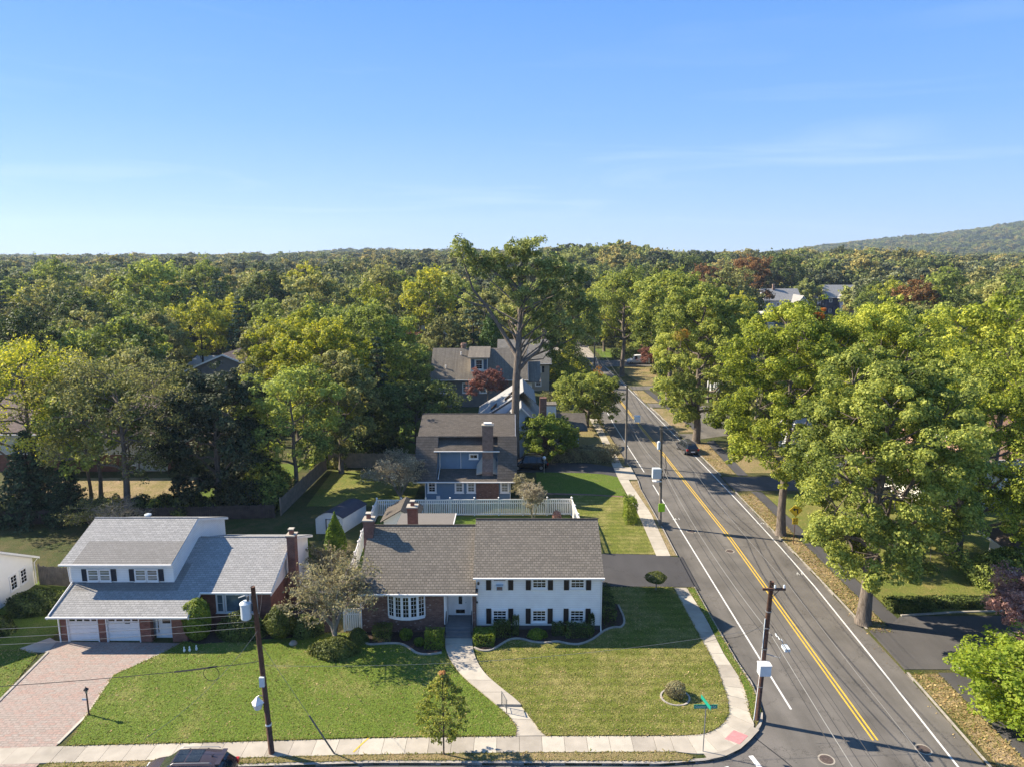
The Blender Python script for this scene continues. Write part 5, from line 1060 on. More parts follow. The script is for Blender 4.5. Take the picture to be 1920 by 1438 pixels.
# the tall forked tree behind the blue house
g_=np.random.default_rng(77); br=MB()
br.tube([(0,0,0),(-.05,0,5),(.1,0,11),(.35,0,14.2),(.5,0,18),(.7,0,23),(1.0,.4,27)],[.62,.54,.50,.47,.33,.22,.08],10)
br.tube([(.35,0,13.8),(-1.6,.3,17.2),(-3.6,.3,20.4),(-5.4,.4,22.6),(-6.4,.2,25.6),(-7.2,0,28)],[.30,.25,.20,.15,.09,.04],8)
br.tube([(-3.6,.3,20.4),(-6.2,-.4,21.2),(-8.4,-.5,22.4)],[.14,.10,.05],6)
br.tube([(.3,0,12.2),(1.6,-.2,13.8),(3.0,-.2,14.9),(3.6,-.1,16.3)],[.27,.22,.19,.12],8)
for q in range(16):
    z=15+q*.7; a=g_.random()*6.28; l_=2.5+3.5*g_.random(); br.tube([(.5,0,z),(.5+math.cos(a)*l_*.5,math.sin(a)*l_*.5,z+1.2),(.5+math.cos(a)*l_,math.sin(a)*l_,z+2.2)],[.16,.1,.03],5)
cen=[];rad=[];kq=[]
for lx,ly,lz,lr,nn in ((-6.6,0,27.6,1.8,24),(-4.8,.5,25.4,1.8,20),(-8.0,-.4,23.4,1.5,16),(-6.2,1,21.4,1.2,10),(-2.6,.5,26.2,1.9,24),(-.2,0,27.4,1.9,26),(2.0,.5,28.0,1.8,24),(-.8,1,24.0,2.1,28),(2.8,0,25.2,2.1,30),(5.4,.5,25.6,1.9,26),(7.6,0,24.2,1.9,22),(1.2,-1,21.8,2.0,26),(4.4,0,22.4,2.2,30),(7.2,.5,21.2,2.1,28),(9.4,0,20.2,1.7,18),(3.2,.5,19.2,2.0,26),(6.2,0,18.2,2.3,30),(8.8,.5,17.4,1.9,22),(-1.4,2,19.6,1.4,12),(2.0,2,16.8,1.5,14),(4.8,0,15.4,1.8,18),(10.4,.5,18.0,1.2,10)):
    d=rnd_dirs(g_,nn); kl=g_.random(); cen.append(np.array([lx,ly,lz])+d*lr*np.array([1,1,.8])*(.45+.65*g_.random((nn,1)))); rad+=list(.36+.34*g_.random(nn)); kq+=list(np.clip(kl*.6+.4*g_.random(nn),0,1))
    br.tube([(.6,0,max(13.5,lz-5)),((lx*.7+.2),ly/2,lz-1.6),(lx,ly,lz)],[.12,.07,.03],5)
    for q in cen[-1][::2]: br.tube([(lx,ly,lz),tuple((np.array([lx,ly,lz])+q)/2+g_.normal(size=3)*.2),tuple(q)],[.035,.025,.01],3,cap=False)
cen=np.concatenate(cen); V,v,k=leaf_mesh('c',g_,cen,np.array(rad)*1.25,62,.29,None,flat=.8,shell=.25,kv=np.array(kq))
place('tall_tree','very tall tree with a bare forked grey trunk rising behind the blue house','tree',(br.mesh('trunk',M['bark'],True),build_leaves('crown',V,v,k,LM['tall'])),.45,90.6)
# left backyard trees
loose=tree(21,17.5,7.8,5.2,.42,19,12,88,.25,'vase',.40,.14,leaf='yellow',open_=.1)
place('maple_tree','loose olive tree with a thick pale trunk behind the dark board fence','tree',loose,-40.2,71.0,.92,.5,mats={'crown':LM['olive']})
place('maple_tree','airy yellow green tree at the left edge above the cream house','tree',loose,-51.5,73.5,1.0,2.5)
place('maple_tree','slim tree with paired trunks between the cream house and the dark fence','tree',tree(22,14,5.6,4.6,.26,13,10,110,.29,'round',.4,.16,leaf='mid',open_=.1),-44.8,74.0)
place('maple_tree','second slim trunk of the pair beside the cream house','tree',tree(23,15,5.2,6,.2,12,10,100,.29,'round',.4,.16,leaf='olive',open_=.1),-46.4,74.8)
place('maple_tree','dense dark green maple standing against the dark board fence','tree',tree(24,14.2,5.8,1.2,.4,18,12,230,.26,'round',.38,.15,leaf='deep',low=.4),-32.0,74.5,1.02)
place('maple_tree','broad mid green tree beside the dark maple, over the pale wooden fence','tree',tree(25,14.5,5.8,3.0,.3,16,11,130,.28,'round',.4,.15,leaf='mid',open_=.08,low=.2),-24.8,78.0)
place('maple_tree','tall yellow green tree behind the pale wooden fence','tree',tree(26,18.5,6.0,4,.36,16,12,140,.3,'oval',.4,.15,leaf='yellow'),-25.5,94)
place('maple_tree','olive green tree growing at the corner of the two wooden fences','tree',tree(27,15.5,5.0,2.5,.3,14,11,130,.29,'round',.4,.15,leaf='olive',low=.2),-21.5,86)
place('maple_tree','tall leafy tree left of the tree group behind the brown fence','tree',tree(28,19,6.4,4,.36,16,12,130,.32,'oval',.4,.15,leaf='yellow'),-31.5,102)
place('maple_tree','broad mid green tree in the back row behind the brown fence','tree',tree(29,19.5,6.6,4,.36,16,12,120,.34,'round',.4,.15,leaf='mid'),-21,106)
place('spruce_tree','dark spruce among the leafy trees behind the brown fence','spruce',conifer(31,16,3.6,.25,18,10,50,.3),-18.8,98)
place('maple_tree','round dark green tree shading the sunlit lawn beside the blue house','tree',tree(32,9.3,6.2,1.6,.3,16,12,170,.28,'round',.38,.15,leaf='dark',low=.3),-13.2,95.5)
place('maple_tree','round yellow topped bushy tree left of the grey house','tree',tree(33,11.5,5.6,1.0,.3,15,11,120,.32,'round',.4,.16,leaf='yellow',low=.3),-20.5,124,mats={'crown':LM['mid']})
for i,(x,y,r,h,lf,lab) in enumerate(((-29.2,72.4,2.4,3.6,'deep','dark leafy bush at the foot of the dark green maple'),(-26.6,73.6,2.0,4.2,'mid','tall leafy bush between the dark maple and the pale wooden fence'),(-34.8,71.6,2.3,2.6,'dark','rounded bush left of the dark maple behind the dark board fence'),
    (-27.6,77.5,2.6,4.6,'mid','big loose bush under the mid green tree by the pale wooden fence'),(-31.0,79.5,3.0,3.2,'deep','dark bush in the shade behind the maple'),(-22.2,90.0,2.2,3.2,'olive','olive bush behind the brown back fence at its left end'),(-24.6,89.6,2.0,2.8,'mid','green bush just beyond the corner of the two wooden fences'))):
    t=thing('leafy_bush',lab,'bush',(x,y,0)); link('foliage',shell_shrub(400+i,'ball',(r,r*.85,h),5200,.24,lf,.14),t)
# conifers at the left edge
hem=conifer(41,9.5,3.4,.22,17,11,60,.26,cb=.3,droop=.4,power=.8,gap=.22)
place('evergreen_tree','dark evergreen at the left edge in front of the cream house, the tallest of three','evergreen',hem,-49.8,70.2,1.0)
place('evergreen_tree','middle one of three dark evergreens along the dark board fence','evergreen',hem,-45.6,69.6,.68,1.0)
place('evergreen_tree','smallest dark evergreen at the left end of the dark board fence','evergreen',hem,-53.5,68.0,.62,2.0)
# front garden
crab=twiggy(51,6.1,3.75,.17,40,14,1.1,forks=4,leaves=8,size=.15,split=.24,spread=1.0)
place('crab_apple_tree','grey twiggy crab apple tree with crooked trunk between the two front houses','crab apple tree',crab,-12.45,46.0,1.0)
g_=np.random.default_rng(5); br=MB(); br.tube([(0,0,0),(.02,0,1.6),(0,.02,4.7)],[.05,.045,.015],6)
cn=[];
for i in range(260):
    h=g_.random(); a=g_.random()*6.28; r_=(1.5*math.sin(math.pi*min(1,(h*.93+.07))**.75))*(.35+.65*g_.random()**.5); cn.append((math.cos(a)*r_,math.sin(a)*r_,1.2+h*3.75))
    if i%3==0: br.tube([(0,0,max(1.2,cn[-1][2]-.6)),cn[-1]],[.014,.005],3,cap=False)
cn=np.array(cn); kz=np.clip((cn[:,2]-3.9)/1.1,0,1); V,v,k=leaf_mesh('c',g_,cn,np.full(260,.19),26,.12,None,up=.3,shell=.1,kv=kz*.97+.0+(1-kz)*g_.random(260)*.75)
LM['pear']=leafmat('pear_leaves',(.11,.145,.03),(.21,.26,.055),(.36,.34,.09),(.50,.30,.13),.90,.5,0)
place('street_tree','young conical street tree with copper tinted top at the pavement edge','street tree',(br.mesh('trunk',M['bark_dark'],True),build_leaves('crown',V,v,k,LM['pear'])),-3.75,34.75)
def shrub(label,kind,dims,x,y,n,size,leaf,group=None,stem=None,rot=0,name='shrub',cat='shrub',seed=None,lump=.06,trunk=None,z=0.):
    seed=seed or int(abs(x*13+y*7))+3
    t=thing(name,label,cat,(x,y,z),rot,group)
    link('foliage',shell_shrub(seed,kind,dims,n,size,leaf,lump,stem),t)
    if stem or trunk: b=MB(); b.tube([(0,0,0),(.03,0,(stem or .3)*.6),(0,0,(stem or .3)+dims[2]*.3)],trunk or .045,6); b.obj('stem',M['bark_pale'],t)
    return t
shrub('low rounded dark bush around the foot of the crab apple tree','ball',(1.75,1.25,1.0),-12.2,44.9,6500,.13,'yew',name='bush',cat='bush')
shrub('leafy bush right of the crab apple trunk','ball',(.75,.6,1.1),-10.9,46.2,2600,.12,'yew',name='bush',cat='bush')
shrub('big dark rounded bush against the white house at the left edge','ball',(2.3,1.7,1.4),-36.9,51.3,7000,.15,'dark',name='bush',cat='bush')
shrub('low dark bush at the left edge before the white walled house','ball',(2.2,1.6,1.3),-38.6,47.6,6000,.15,'dark',name='bush',cat='bush')
shrub('tall clipped yew column beside the double garage house entry','globe',(1.0,.95,2.9),-22.4,46.7,7000,.12,'boxw',name='clipped_yew',cat='clipped yew')
shrub('broad dark bush under the picture window of the pale grey roofed house','ball',(1.7,1.0,1.9),-19.4,47.1,6500,.14,'yew',name='bush',cat='bush')
shrub('upright dark bush behind the transformer pole','globe',(1.0,.9,2.4),-16.6,46.9,5500,.13,'yew',name='bush',cat='bush')
shrub('wide dark evergreen bush left of the crab apple tree','ball',(1.2,.9,1.5),-14.9,47.4,4200,.13,'dark',name='bush',cat='bush')
shrub('flat topped clipped shrub at the brick corner under the bow window','box',(.62,.5,.98),-9.25,46.7,2300,.075,'yew',name='clipped_shrub',cat='clipped shrub')
shrub('small upright shrub under the middle of the bow window','globe',(.42,.38,.95),-7.55,46.5,1700,.075,'boxw',name='clipped_shrub',cat='clipped shrub')
shrub('smallest round shrub at the front of the mulched bed','globe',(.33,.33,.66),-6.5,45.75,1200,.07,'boxw',name='clipped_shrub',cat='clipped shrub')
shrub('squared leafy shrub left of the front steps','box',(.62,.5,1.12),-5.4,45.7,2800,.085,'boxw',name='clipped_shrub',cat='clipped shrub')
shrub('box clipped bright shrub right of the front steps','box',(.72,.6,.95),-1.95,46.1,3300,.08,'boxw',name='clipped_shrub',cat='clipped shrub')
shrub('rounded clipped shrub under the air conditioner window','box',(.6,.45,1.0),-.75,47.15,2200,.08,'yew',name='clipped_shrub',cat='clipped shrub')
shrub('narrow upright shrub between the first and second lower windows','box',(.22,.22,1.45),.25,47.2,1500,.08,'yew',name='clipped_shrub',cat='clipped shrub')
shrub('pale spreading shrub below the middle lower window','ball',(.75,.5,.72),1.8,46.85,2000,.09,'boxw',name='clipped_shrub',cat='clipped shrub')
shrub('dark rounded shrub right of the pale spreading one','box',(.42,.35,.8),3.35,47.3,1400,.08,'dark',name='clipped_shrub',cat='clipped shrub')
shrub('wide dark shrub below the right lower window','box',(.9,.45,.9),4.75,47.1,2600,.08,'dark',name='clipped_shrub',cat='clipped shrub')
shrub('narrow dark shrub at the right lower shutter','box',(.2,.2,1.5),5.75,47.4,1300,.08,'dark',name='clipped_shrub',cat='clipped shrub')
shrub('dark bushes in the shade beside the right end wall','box',(.45,2.0,1.3),7.3,50.6,3500,.1,'dark',name='hedge',cat='hedge')
shrub('flat mushroom clipped topiary on a thin stem by the black driveway','globe',(.82,.8,.78),11.75,54.1,3800,.075,'yew',stem=.75,name='topiary_tree',cat='topiary')
shrub('tall squared bush by the pavement near the brick path','box',(.55,1.0,2.3),12.2,69.6,5200,.11,'boxw',name='hedge',cat='hedge')
shrub('round flowering bush inside the stone ring near the corner','globe',(.62,.6,.95),10.15,39.95,2300,.085,'twig',trunk=.03,name='ring_shrub',cat='shrub')
b=MB(); 
ring=[(10.1+.93*math.cos(a*6.283/22),39.78+.88*math.sin(a*6.283/22)) for a in range(23)]
for i in range(22):
    a,c_=ring[i],ring[i+1]; ix=lambda p,f:(10.1+(p[0]-10.1)*f,39.78+(p[1]-39.78)*f); b.prism([a,(c_[0]*.97+a[0]*.03,c_[1]*.97+a[1]*.03),ix(c_,.88),ix(a,.88)],.03,.13)
t=thing('stone_ring','round stone edged mulch ring on the corner lawn','planting ring'); b.obj('edging',M['kerb'],t); b=MB(); b.prism(ring[:-1],.03,.07); b.obj('mulch',M['mulch'],t)
arb=(shell_shrub(61,'cone',(1.05,1.0,3.9),9000,.13,'arb',.07),)
place('arborvitae','bright green pointed arborvitae in front of the pale shed','arborvitae',arb,-16.2,61.6,1,0,parts=('foliage',))
place('arborvitae','small pointed arborvitae left of the pale shed','arborvitae',arb,-18.5,60.8,.42,1,parts=('foliage',))
t=thing('ornamental_grass','pale feathery shrub with arching shoots beside the white board fence','shrub',(-15.6,57.0,0))
g_=np.random.default_rng(8); cn=[];b=MB()
for i in range(90):
    a=g_.random()*6.28; r_=2.0*g_.random()**.6; z=1.0+1.6*g_.random(); p=(math.cos(a)*r_,math.sin(a)*r_,z); b.tube([(0,0,0),(p[0]*.5,p[1]*.5,z*.85),p],[.02,.012,.005],3,cap=False); cn+= [(p[0]*.7,p[1]*.7,z*.85),p]
V,v,k=leaf_mesh('c',g_,np.array(cn),np.full(len(cn),.26),14,.15,None,shell=.1); link('foliage',build_leaves('foliage',V,v,k,LM['twig']),t); b.obj('stem',M['bark_pale'],t)
place('bare_shrub','large grey twiggy shrub between the small white shed and the blue house','shrub',twiggy(52,5.2,4.2,.12,44,16,1.2,forks=6,leaves=12,size=.15,split=.1,leaf='drypale'),-12.6,76.5)
place('bare_shrub','dry brown upright shrub in front of the white picket fence','shrub',twiggy(53,4.2,1.7,.06,26,11,.7,forks=6,leaves=11,size=.12,split=.05,leaf='drypale'),2.15,69.3)
place('bare_shrub','leafy green tipped shrub between the blue house and the picket fence','shrub',twiggy(54,4.0,1.3,.05,18,8,.6,forks=4,leaves=12,size=.12,split=.1,leaf='twig'),1.2,73.8)
place('bare_shrub','bare grey bush behind the pale grey roofed house','shrub',twiggy(55,4.4,3.0,.1,28,12,1.1,forks=6,leaves=2,size=.1,split=.1),-37.8,65.0)
place('bare_shrub','tangled grey bush at the foot of the dark fence','shrub',twiggy(56,3.4,3.0,.1,24,12,1.0,forks=6,leaves=8,size=.14,split=.1,leaf='olive'),-41.5,67.0)
shrub('small round brown shrub by the dry shrub at the picket fence','globe',(.45,.45,1.1),4.6,69.5,1400,.09,'purple',name='bush',cat='bush')
shrub('low dark hedge under the lime oak along the wide driveway','box',(6.5,.5,.6),36.5,51.6,9000,.14,'dark',name='hedge',cat='hedge')
shrub('low leafy hedge end at the verge side of the wide driveway','box',(1.6,.5,.8),30.6,50.9,3000,.13,'yew',name='hedge',cat='hedge')
shrub('big rounded dark bush before the corner house with white gutter','ball',(2.6,2.4,3.2),41.0,55.4,9000,.17,'mid',name='bush',cat='bush')
shrub('leafy dark bush in front of the big rounded one, over the wide driveway','ball',(2.2,1.8,2.2),42.8,53.6,7000,.16,'dark',name='bush',cat='bush')
lime=tree(71,4.6,3.4,.5,.16,17,12,170,.15,'round',.4,.17,leaf='yellow',low=.5,sides=6,limbs=True)
LM['limebush']=leafmat('lime_green_leaves',(.13,.20,.02),(.22,.30,.03),(.37,.43,.07),(.45,.33,.05),.985,.45,0)
place('small_lime_tree','bushy lime green small tree at the bottom right corner','small tree',lime,31.2,37.0,1.38,.3,sz=1.0,mats={'crown':LM['limebush']})
place('japanese_maple','pinkish brown japanese maple at the right edge over the wide driveway','japanese maple',tree(72,5.2,3.1,1.2,.12,15,11,130,.15,'round',.42,.17,leaf='purple',low=.5,sides=6),36.4,45.3)
place('japanese_maple','small red maple between the blue house and the grey house','japanese maple',tree(73,8.6,3.3,5.4,.14,10,9,80,.24,'round',.42,.18,leaf='red'),-3.9,112)
place('maple_tree','round green tree on the dry corner lawn by the pavement','tree',tree(74,8.2,5.1,1.9,.24,16,12,150,.26,'round',.4,.155,leaf='oak',open_=.05,low=.2),12.05,110.4)
place('rounded_shrub_tree','rounded pale green shrub behind the clipped grey hedge','shrub',tree(75,5.2,3.3,.3,.14,16,12,130,.2,'round',.42,.18,leaf='yellow',low=.5,sides=6,bark='bark_dark'),5.0,92.0,1.1,mats={'crown':LM['boxw']})
shrub('long rough hedge of grey green bushes along the black driveway','box',(4.4,1.1,1.8),8.8,91.6,11000,.17,'twig',name='hedge',cat='hedge',lump=.1)
shrub('dark clipped bush beside the light pole right of the stair tower','ball',(1.6,1.4,2.0),12.5,122,2500,.2,'dark',name='bush',cat='bush')
place('evergreen_tree','broad yellow tipped evergreen bush by the bend of the road','evergreen',(shell_shrub(81,'cone',(5.2,4.5,9.0),9000,.32,'yellow',.12),),12.5,152,parts=('foliage',))
place('evergreen_tree','bright green wide evergreen behind the grey house','evergreen',(shell_shrub(82,'cone',(6.0,5,13.0),12000,.36,'cedar',.12),),-4.5,150,parts=('foliage',))
place('magnolia_tree','grey leaved rounded magnolia behind the grey house','magnolia tree',tree(83,14,5.2,.8,.25,15,11,110,.38,'oval',.4,.17,leaf='dark',low=.4),-14.5,152,mats={'crown':LM['olive']})
place('japanese_maple','wide dark red maple behind the grey house roof','japanese maple',tree(84,9.5,6.5,2,.3,14,10,110,.32,'round',.4,.16,leaf='red',low=.3),-23,155)
place('bare_shrub','bare branching small tree by the pale blue porch','shrub',twiggy(57,4.6,2.2,.07,20,9,.9,forks=5,leaves=6,size=.15,split=.1,leaf='olive'),7.0,119)
place('japanese_maple','small dark red maple on the dry lawn near the white van','japanese maple',tree(85,5.0,3.4,1,.14,11,8,60,.26,'round',.42,.18,leaf='red',low=.4),34,168)
shrub('round yellow shrub by the dark parked car under the trees','globe',(1.7,1.6,2.6),39.6,129.3,2600,.2,'yellow',name='bush',cat='bush')
shrub('dark clipped hedge next to the white van','box',(4.0,1.0,2.6),30.5,186,4200,.25,'dark',name='hedge',cat='hedge')
# ---- the wooded middle distance : individuals
protos=[tree(101,19,6.4,3.5,.36,15,9,75,.48,'round',.4,.17,leaf='mid',sides=6),tree(102,21,7.4,4,.4,17,9,75,.52,'round',.38,.16,leaf='mid',sides=6),
        tree(103,20,5.4,3,.34,15,9,75,.48,'oval',.42,.18,leaf='mid',sides=6),tree(104,17,7.2,3,.36,16,9,70,.5,'vase',.4,.17,leaf='mid',sides=6),
        tree(105,22,6.2,5,.36,14,9,75,.5,'vase',.42,.18,leaf='mid',sides=6,open_=.1)]
cproto=[conifer(111,20,4.4,.3,19,9,34,.5,cb=1.5,gap=.3),conifer(112,17,4.8,.3,14,8,40,.5,cb=1.5,droop=.15,gap=.3)]
G=np.random.default_rng(2024)
def proj(x,y,z):
    c,s=math.cos(R(10.26)),math.sin(R(10.26)); z-=CAMH; d=y*c-z*s; up=y*s+z*c; return 960+1331*x/d, 719-1331*up/d, d
# sight lines that must stay open: (px0,py0,px1,py1, distance of what is seen)
OPEN=[(1428,543,1505,606,314),(1528,538,1596,610,314),(800,650,1000,790,124),(780,594,838,625,205),(1000,640,1022,740,141),(1070,650,1180,760,200),(1170,660,1225,690,170),(375,690,430,722,128),(0,770,290,905,84),
      (1100,534,1128,553,300),(1320,700,1372,770,128),(1160,640,1270,850,150),(640,795,790,875,100),(420,860,470,900,80),(330,676,365,700,150),(690,640,775,740,118),(860,600,1000,660,148),(1030,655,1110,700,150)]
def blocked(x,y,Rc,H,lo=0):
    x0,y0,d=proj(x-Rc*.8,y,H*.97); x1,_,_=proj(x+Rc*.8,y,H); _,y1,_=proj(x,y,lo)
    for a,b_,c_,e_,D in OPEN:
        if y<D and x0<c_ and x1>a and y0<e_ and y1>b_: return True
    return False
BUILT=[(-66,86,-43,98),(-16,92,4,108),(-15,124,8,138),(-3,140,8,154),(-60,127,-45,139),(110,306,131,329),(139,312,160,333),(-30,213,-19,225),(36,304,50,317),(39,130,57,144),(-117,149,-103,161),(-73,156,-62,168),(-97,117,-83,129),(37,87,51,99),(53,81,71,95),(-36,75,-14,113)]
placed=[(26.9,100.6,6),(28.4,126.5,6),(24.9,158.5,6),(.45,90.6,6),(-25.5,94,6),(-31.5,102,5),(-21,106,5),(55,78,7),(69,90,7),(12.5,152,5),(-4.5,150,6),(-14.5,152,5),(-23,155,6),(-20.5,124,5)]
kinds=[('mid',.30,'mid green'),('olive',.24,'olive green'),('yellow',.15,'yellow green'),('dark',.19,'dark green'),('rust',.03,'rusty brown'),('spruce',.11,'dark conifer')]
kw=np.array([k[1] for k in kinds]); kw/=kw.sum()
def zone(x,y):
    u=x/y; px=960+1331*u
    z=('at the far left edge' if u<-.56 else 'above the cream house' if u<-.42 else 'over the gabled brown walled house' if u<-.30 else 'behind the brown back fence' if u<-.18 else 'left of the tall forked tree' if u<-.08
       else 'behind the tall forked tree' if u<.05 else 'over the bend of the road' if u<.19 else 'behind the roadside oaks' if u<.33 else 'around the two far gabled houses' if u<.5 else 'behind the lime green oaks')
    return z+(', nearer rows' if y<150 else ', middle rows' if y<215 else ', deepest rows')
cand=[]
for y0 in np.arange(98,330,1.0):
    for _ in range(14):
        yy=y0+G.random(); xx=(G.random()*2-1)*(yy*.80+8); cand.append((xx,yy))
cand.sort(key=lambda p:p[1]); far_pts=[]; cnt=0
for px_,y,s_,pi,lf,lab in ((285,185,1.22,1,'mid','broad round green tree standing above the left skyline, biggest there'),(500,235,1.15,9,'spruce','dark pointed spruce on the skyline left of centre'),(577,240,1.18,2,'yellow','tall pale green tree just breaking the skyline left of the centre'),
    (715,215,1.2,2,'olive','upright olive tree on the skyline left of the tall forked tree'),(805,190,1.12,1,'yellow','bright spreading green tree left of the tall forked tree, lit crown'),(1318,300,1.2,0,'rust','left one of the rusty red trees on the right skyline'),(1352,302,1.1,3,'rust','middle one of the rusty red trees on the right skyline'),(1405,290,1.25,1,'rust','broad rusty brown tree, right one of the rusty three'),
    (1470,350,1.3,1,'dark','dark rounded tree on the skyline above the light grey house'),(1290,320,1.25,1,'dark','dark tree breaking the skyline left of the rusty trees'),(1135,200,1.05,2,'yellow','slim yellow tinted tree over the bend of the road')):
    x=(px_-960)/1331*(y*.984+2); me=cproto[0] if pi==9 else protos[pi]
    place('conifer_tree' if pi==9 else 'broadleaf_tree',lab,'tree',me,x,y,s_,y*1.3,None,mats={'crown':LM[lf]}); placed.append((x,y,6.5*s_))
for x,y in cand:
    pi=int(G.integers(0,5)); s=.66+.52*G.random(); kk=int(G.choice(len(kinds),p=kw))
    dist=y; Rc=[6.4,7.4,5.4,7.2,6.2][pi]*s; Hh=[19,21,20,17,22][pi]*s
    if kinds[kk][0]=='spruce': Rc=4.2*s; Hh=19*s
    if y<150: s*=.82; Rc*=.82; Hh*=.82
    rel=16<x<28.5 and y<212
    if 13<x<33 and y<212: continue
    if y>196 and y<216 and -14<x<24: continue
    if any(a-Rc*.6<x<c_+Rc*.6 and b_-Rc*.6<y<d_+Rc*.6 for a,b_,c_,d_ in BUILT): continue
    sp=.72 if y<190 else .78
    if any((x-a)**2+(y-b_)**2<((Rc+r)*sp)**2 for a,b_,r in placed[-400:]): continue
    if blocked(x,y,Rc,Hh): continue
    placed.append((x,y,Rc))
    if cnt<292:
        nm,_,word=kinds[kk]; rot=G.random()*6.28
        if nm=='spruce': me=cproto[int(G.integers(0,2))]; nme='conifer_tree'; mt={'crown':LM['spruce']}; word='dark pointed conifer'
        else: me=protos[pi]; nme='broadleaf_tree'; mt={'crown':LM[nm],'trunk':M[['bark','bark_pale','bark_dark'][cnt%3]]}; word+=' leafy tree'
        grp=f'{word}s {zone(x,y)}'
        place(nme,f'{word} {zone(x,y)}','tree',me,x,y,s,rot,grp,mats=mt); cnt+=1
    else: far_pts.append((x,y,s))
print('individual trees',cnt,'beyond',len(far_pts))
ymax=max(p[1] for p in placed)
# ---- far forest : one mass of instances out to the horizon and over the ridge
fp=[]
for (a,b_,step,sc0) in ((ymax-18,620,12.0,1.15),(620,1100,16,1.42),(1100,1700,18,1.25),(1700,2700,23,1.45),(2700,3300,30,1.7)):
    y=a
    while y<b_:
        W=y*(.78 if y<900 else .95)+12; x=-W
        while x<W:
            px=x+G.normal()*step*.3; py=y+G.normal()*step*.3; s=sc0*(.62+.6*G.random()**1.3)
            if 300<y<1700 and math.sin(px*.013+2*math.sin(py*.011))*math.sin(py*.019+px*.004)>.72: x+=step; continue
            ok=not (y<345 and (any(a_-5<px<c_+5 and q-5<py<d_+5 for a_,q,c_,d_ in BUILT) or (-14<px<24 and py<216) or blocked(px,py,6*s,20*s)))
            if ok and not (y<ymax+8 and any((px-q[0])**2+(py-q[1])**2<64 for q in placed)): fp.append((px,py,s,min(s,1.25)*(.85+.25*G.random())))
            x+=step
        y+=step*.9
for x,y,s in far_pts: fp.append((x,y,s,s))
print('far trees',len(fp))
fcol=bpy.data.collections.new('far_tree_kinds')
for i,(sd_,H_,R_,leafn,shp) in enumerate(((201,18,6.8,'far1','round'),(202,20,7.2,'far2','round'),(203,17,7.4,'far1','vase'),(204,19,6.2,'far3','oval'),(205,18,6.6,'far1','round'),(206,17,6.5,'far2','round'))):
    tm,cm=tree(sd_,H_,R_,3,.4,13,7,50,.9,shp,.42,.18,leaf=leafn,sides=4,limbs=False)
    o=bpy.data.objects.new('far_tree_kind',cm); fcol.objects.link(o)
tm,cm=conifer(207,19,4.2,.3,11,7,16,.9,cb=2,gap=.4); o=bpy.data.objects.new('far_tree_kind',cm); fcol.objects.link(o)
def scatter(name,pts,col,label):
    me=bpy.data.meshes.new(name); me.from_pydata([(p[0],p[1],terrain(p[0],p[1])-.3) for p in pts],[],[])
    for nme,arr in (('sx',[p[2] for p in pts]),('sz',[p[3] for p in pts]),('rz',[G.random()*6.28 for p in pts])):
        at=me.attributes.new(nme,'FLOAT','POINT'); at.data.foreach_set('value',arr)
    o=link(name,me); tag(o,label,kind='stuff')
    ng=bpy.data.node_groups.new(name,'GeometryNodeTree'); ng.interface.new_socket('Geometry',in_out='INPUT',socket_type='NodeSocketGeometry'); ng.interface.new_socket('Geometry',in_out='OUTPUT',socket_type='NodeSocketGeometry')
    nn=ng.nodes; gi=nn.new('NodeGroupInput'); go=nn.new('NodeGroupOutput'); ip=nn.new('GeometryNodeInstanceOnPoints'); ci=nn.new('GeometryNodeCollectionInfo'); ci.inputs['Collection'].default_value=col; ci.inputs['Separate Children'].default_value=True; ci.inputs['Reset Children'].default_value=True
    def attr(n_):
        a=nn.new('GeometryNodeInputNamedAttribute'); a.data_type='FLOAT'; a.inputs['Name'].default_value=n_; return a.outputs['Attribute']
    cx_=nn.new('ShaderNodeCombineXYZ'); ng.links.new(attr('sx'),cx_.inputs[0]); ng.links.new(attr('sx'),cx_.inputs[1]); ng.links.new(attr('sz'),cx_.inputs[2])
    rz=nn.new('ShaderNodeCombineXYZ'); ng.links.new(attr('rz'),rz.inputs[2]); ri=nn.new('FunctionNodeRandomValue'); ri.data_type='INT'; ri.inputs['Min'].default_value=0; ri.inputs['Max'].default_value=len(col.objects)-1
    ng.links.new(gi.outputs[0],ip.inputs['Points']); ng.links.new(ci.outputs[0],ip.inputs['Instance']); ip.inputs['Pick Instance'].default_value=True
    ng.links.new([s for s in ri.outputs if s.type=='INT'][0],ip.inputs['Instance Index']); ng.links.new(cx_.outputs[0],ip.inputs['Scale']); ng.links.new(rz.outputs[0],ip.inputs['Rotation']); ng.links.new(ip.outputs[0],go.inputs[0])
    md=o.modifiers.new('scatter','NODES'); md.node_group=ng; return o
scatter('forest',fp,fcol,'unbroken far forest of green and autumn coloured crowns out to the ridge')
# understorey bushes in the dark gaps between the near trees
ucol=bpy.data.collections.new('undergrowth_kinds')
for sd_,lf in ((301,'dark'),(302,'mid'),(303,'olive')):
    o=bpy.data.objects.new('undergrowth_kind',shell_shrub(sd_,'ball',(2.2,2.0,2.4),900,.42,lf,.15)); ucol.objects.link(o)
up=[]
for _ in range(2600):
    y=95+G.random()*170; x=(G.random()*2-1)*(y*.8)
    if (13<x<33 and y<212) or (196<y<216 and -14<x<24): continue
    if any(a-2.5<x<c_+2.5 and b_-2.5<y<d_+2.5 for a,b_,c_,d_ in BUILT[:-1]) or (-36<x<-11 and 75<y<113) or (4<x<14 and y<117): continue
    if blocked(x,y,2,3): continue
    s=.6+.9*G.random(); up.append((x,y,s,s))
for _ in range(60):
    x=-62+37*G.random(); up.append((x,70.2+1.6*G.random()+(x+62)*.06,.45+.3*G.random(),.5+.3*G.random()))
scatter('undergrowth',up,ucol,'dark undergrowth and bushes between the trees')
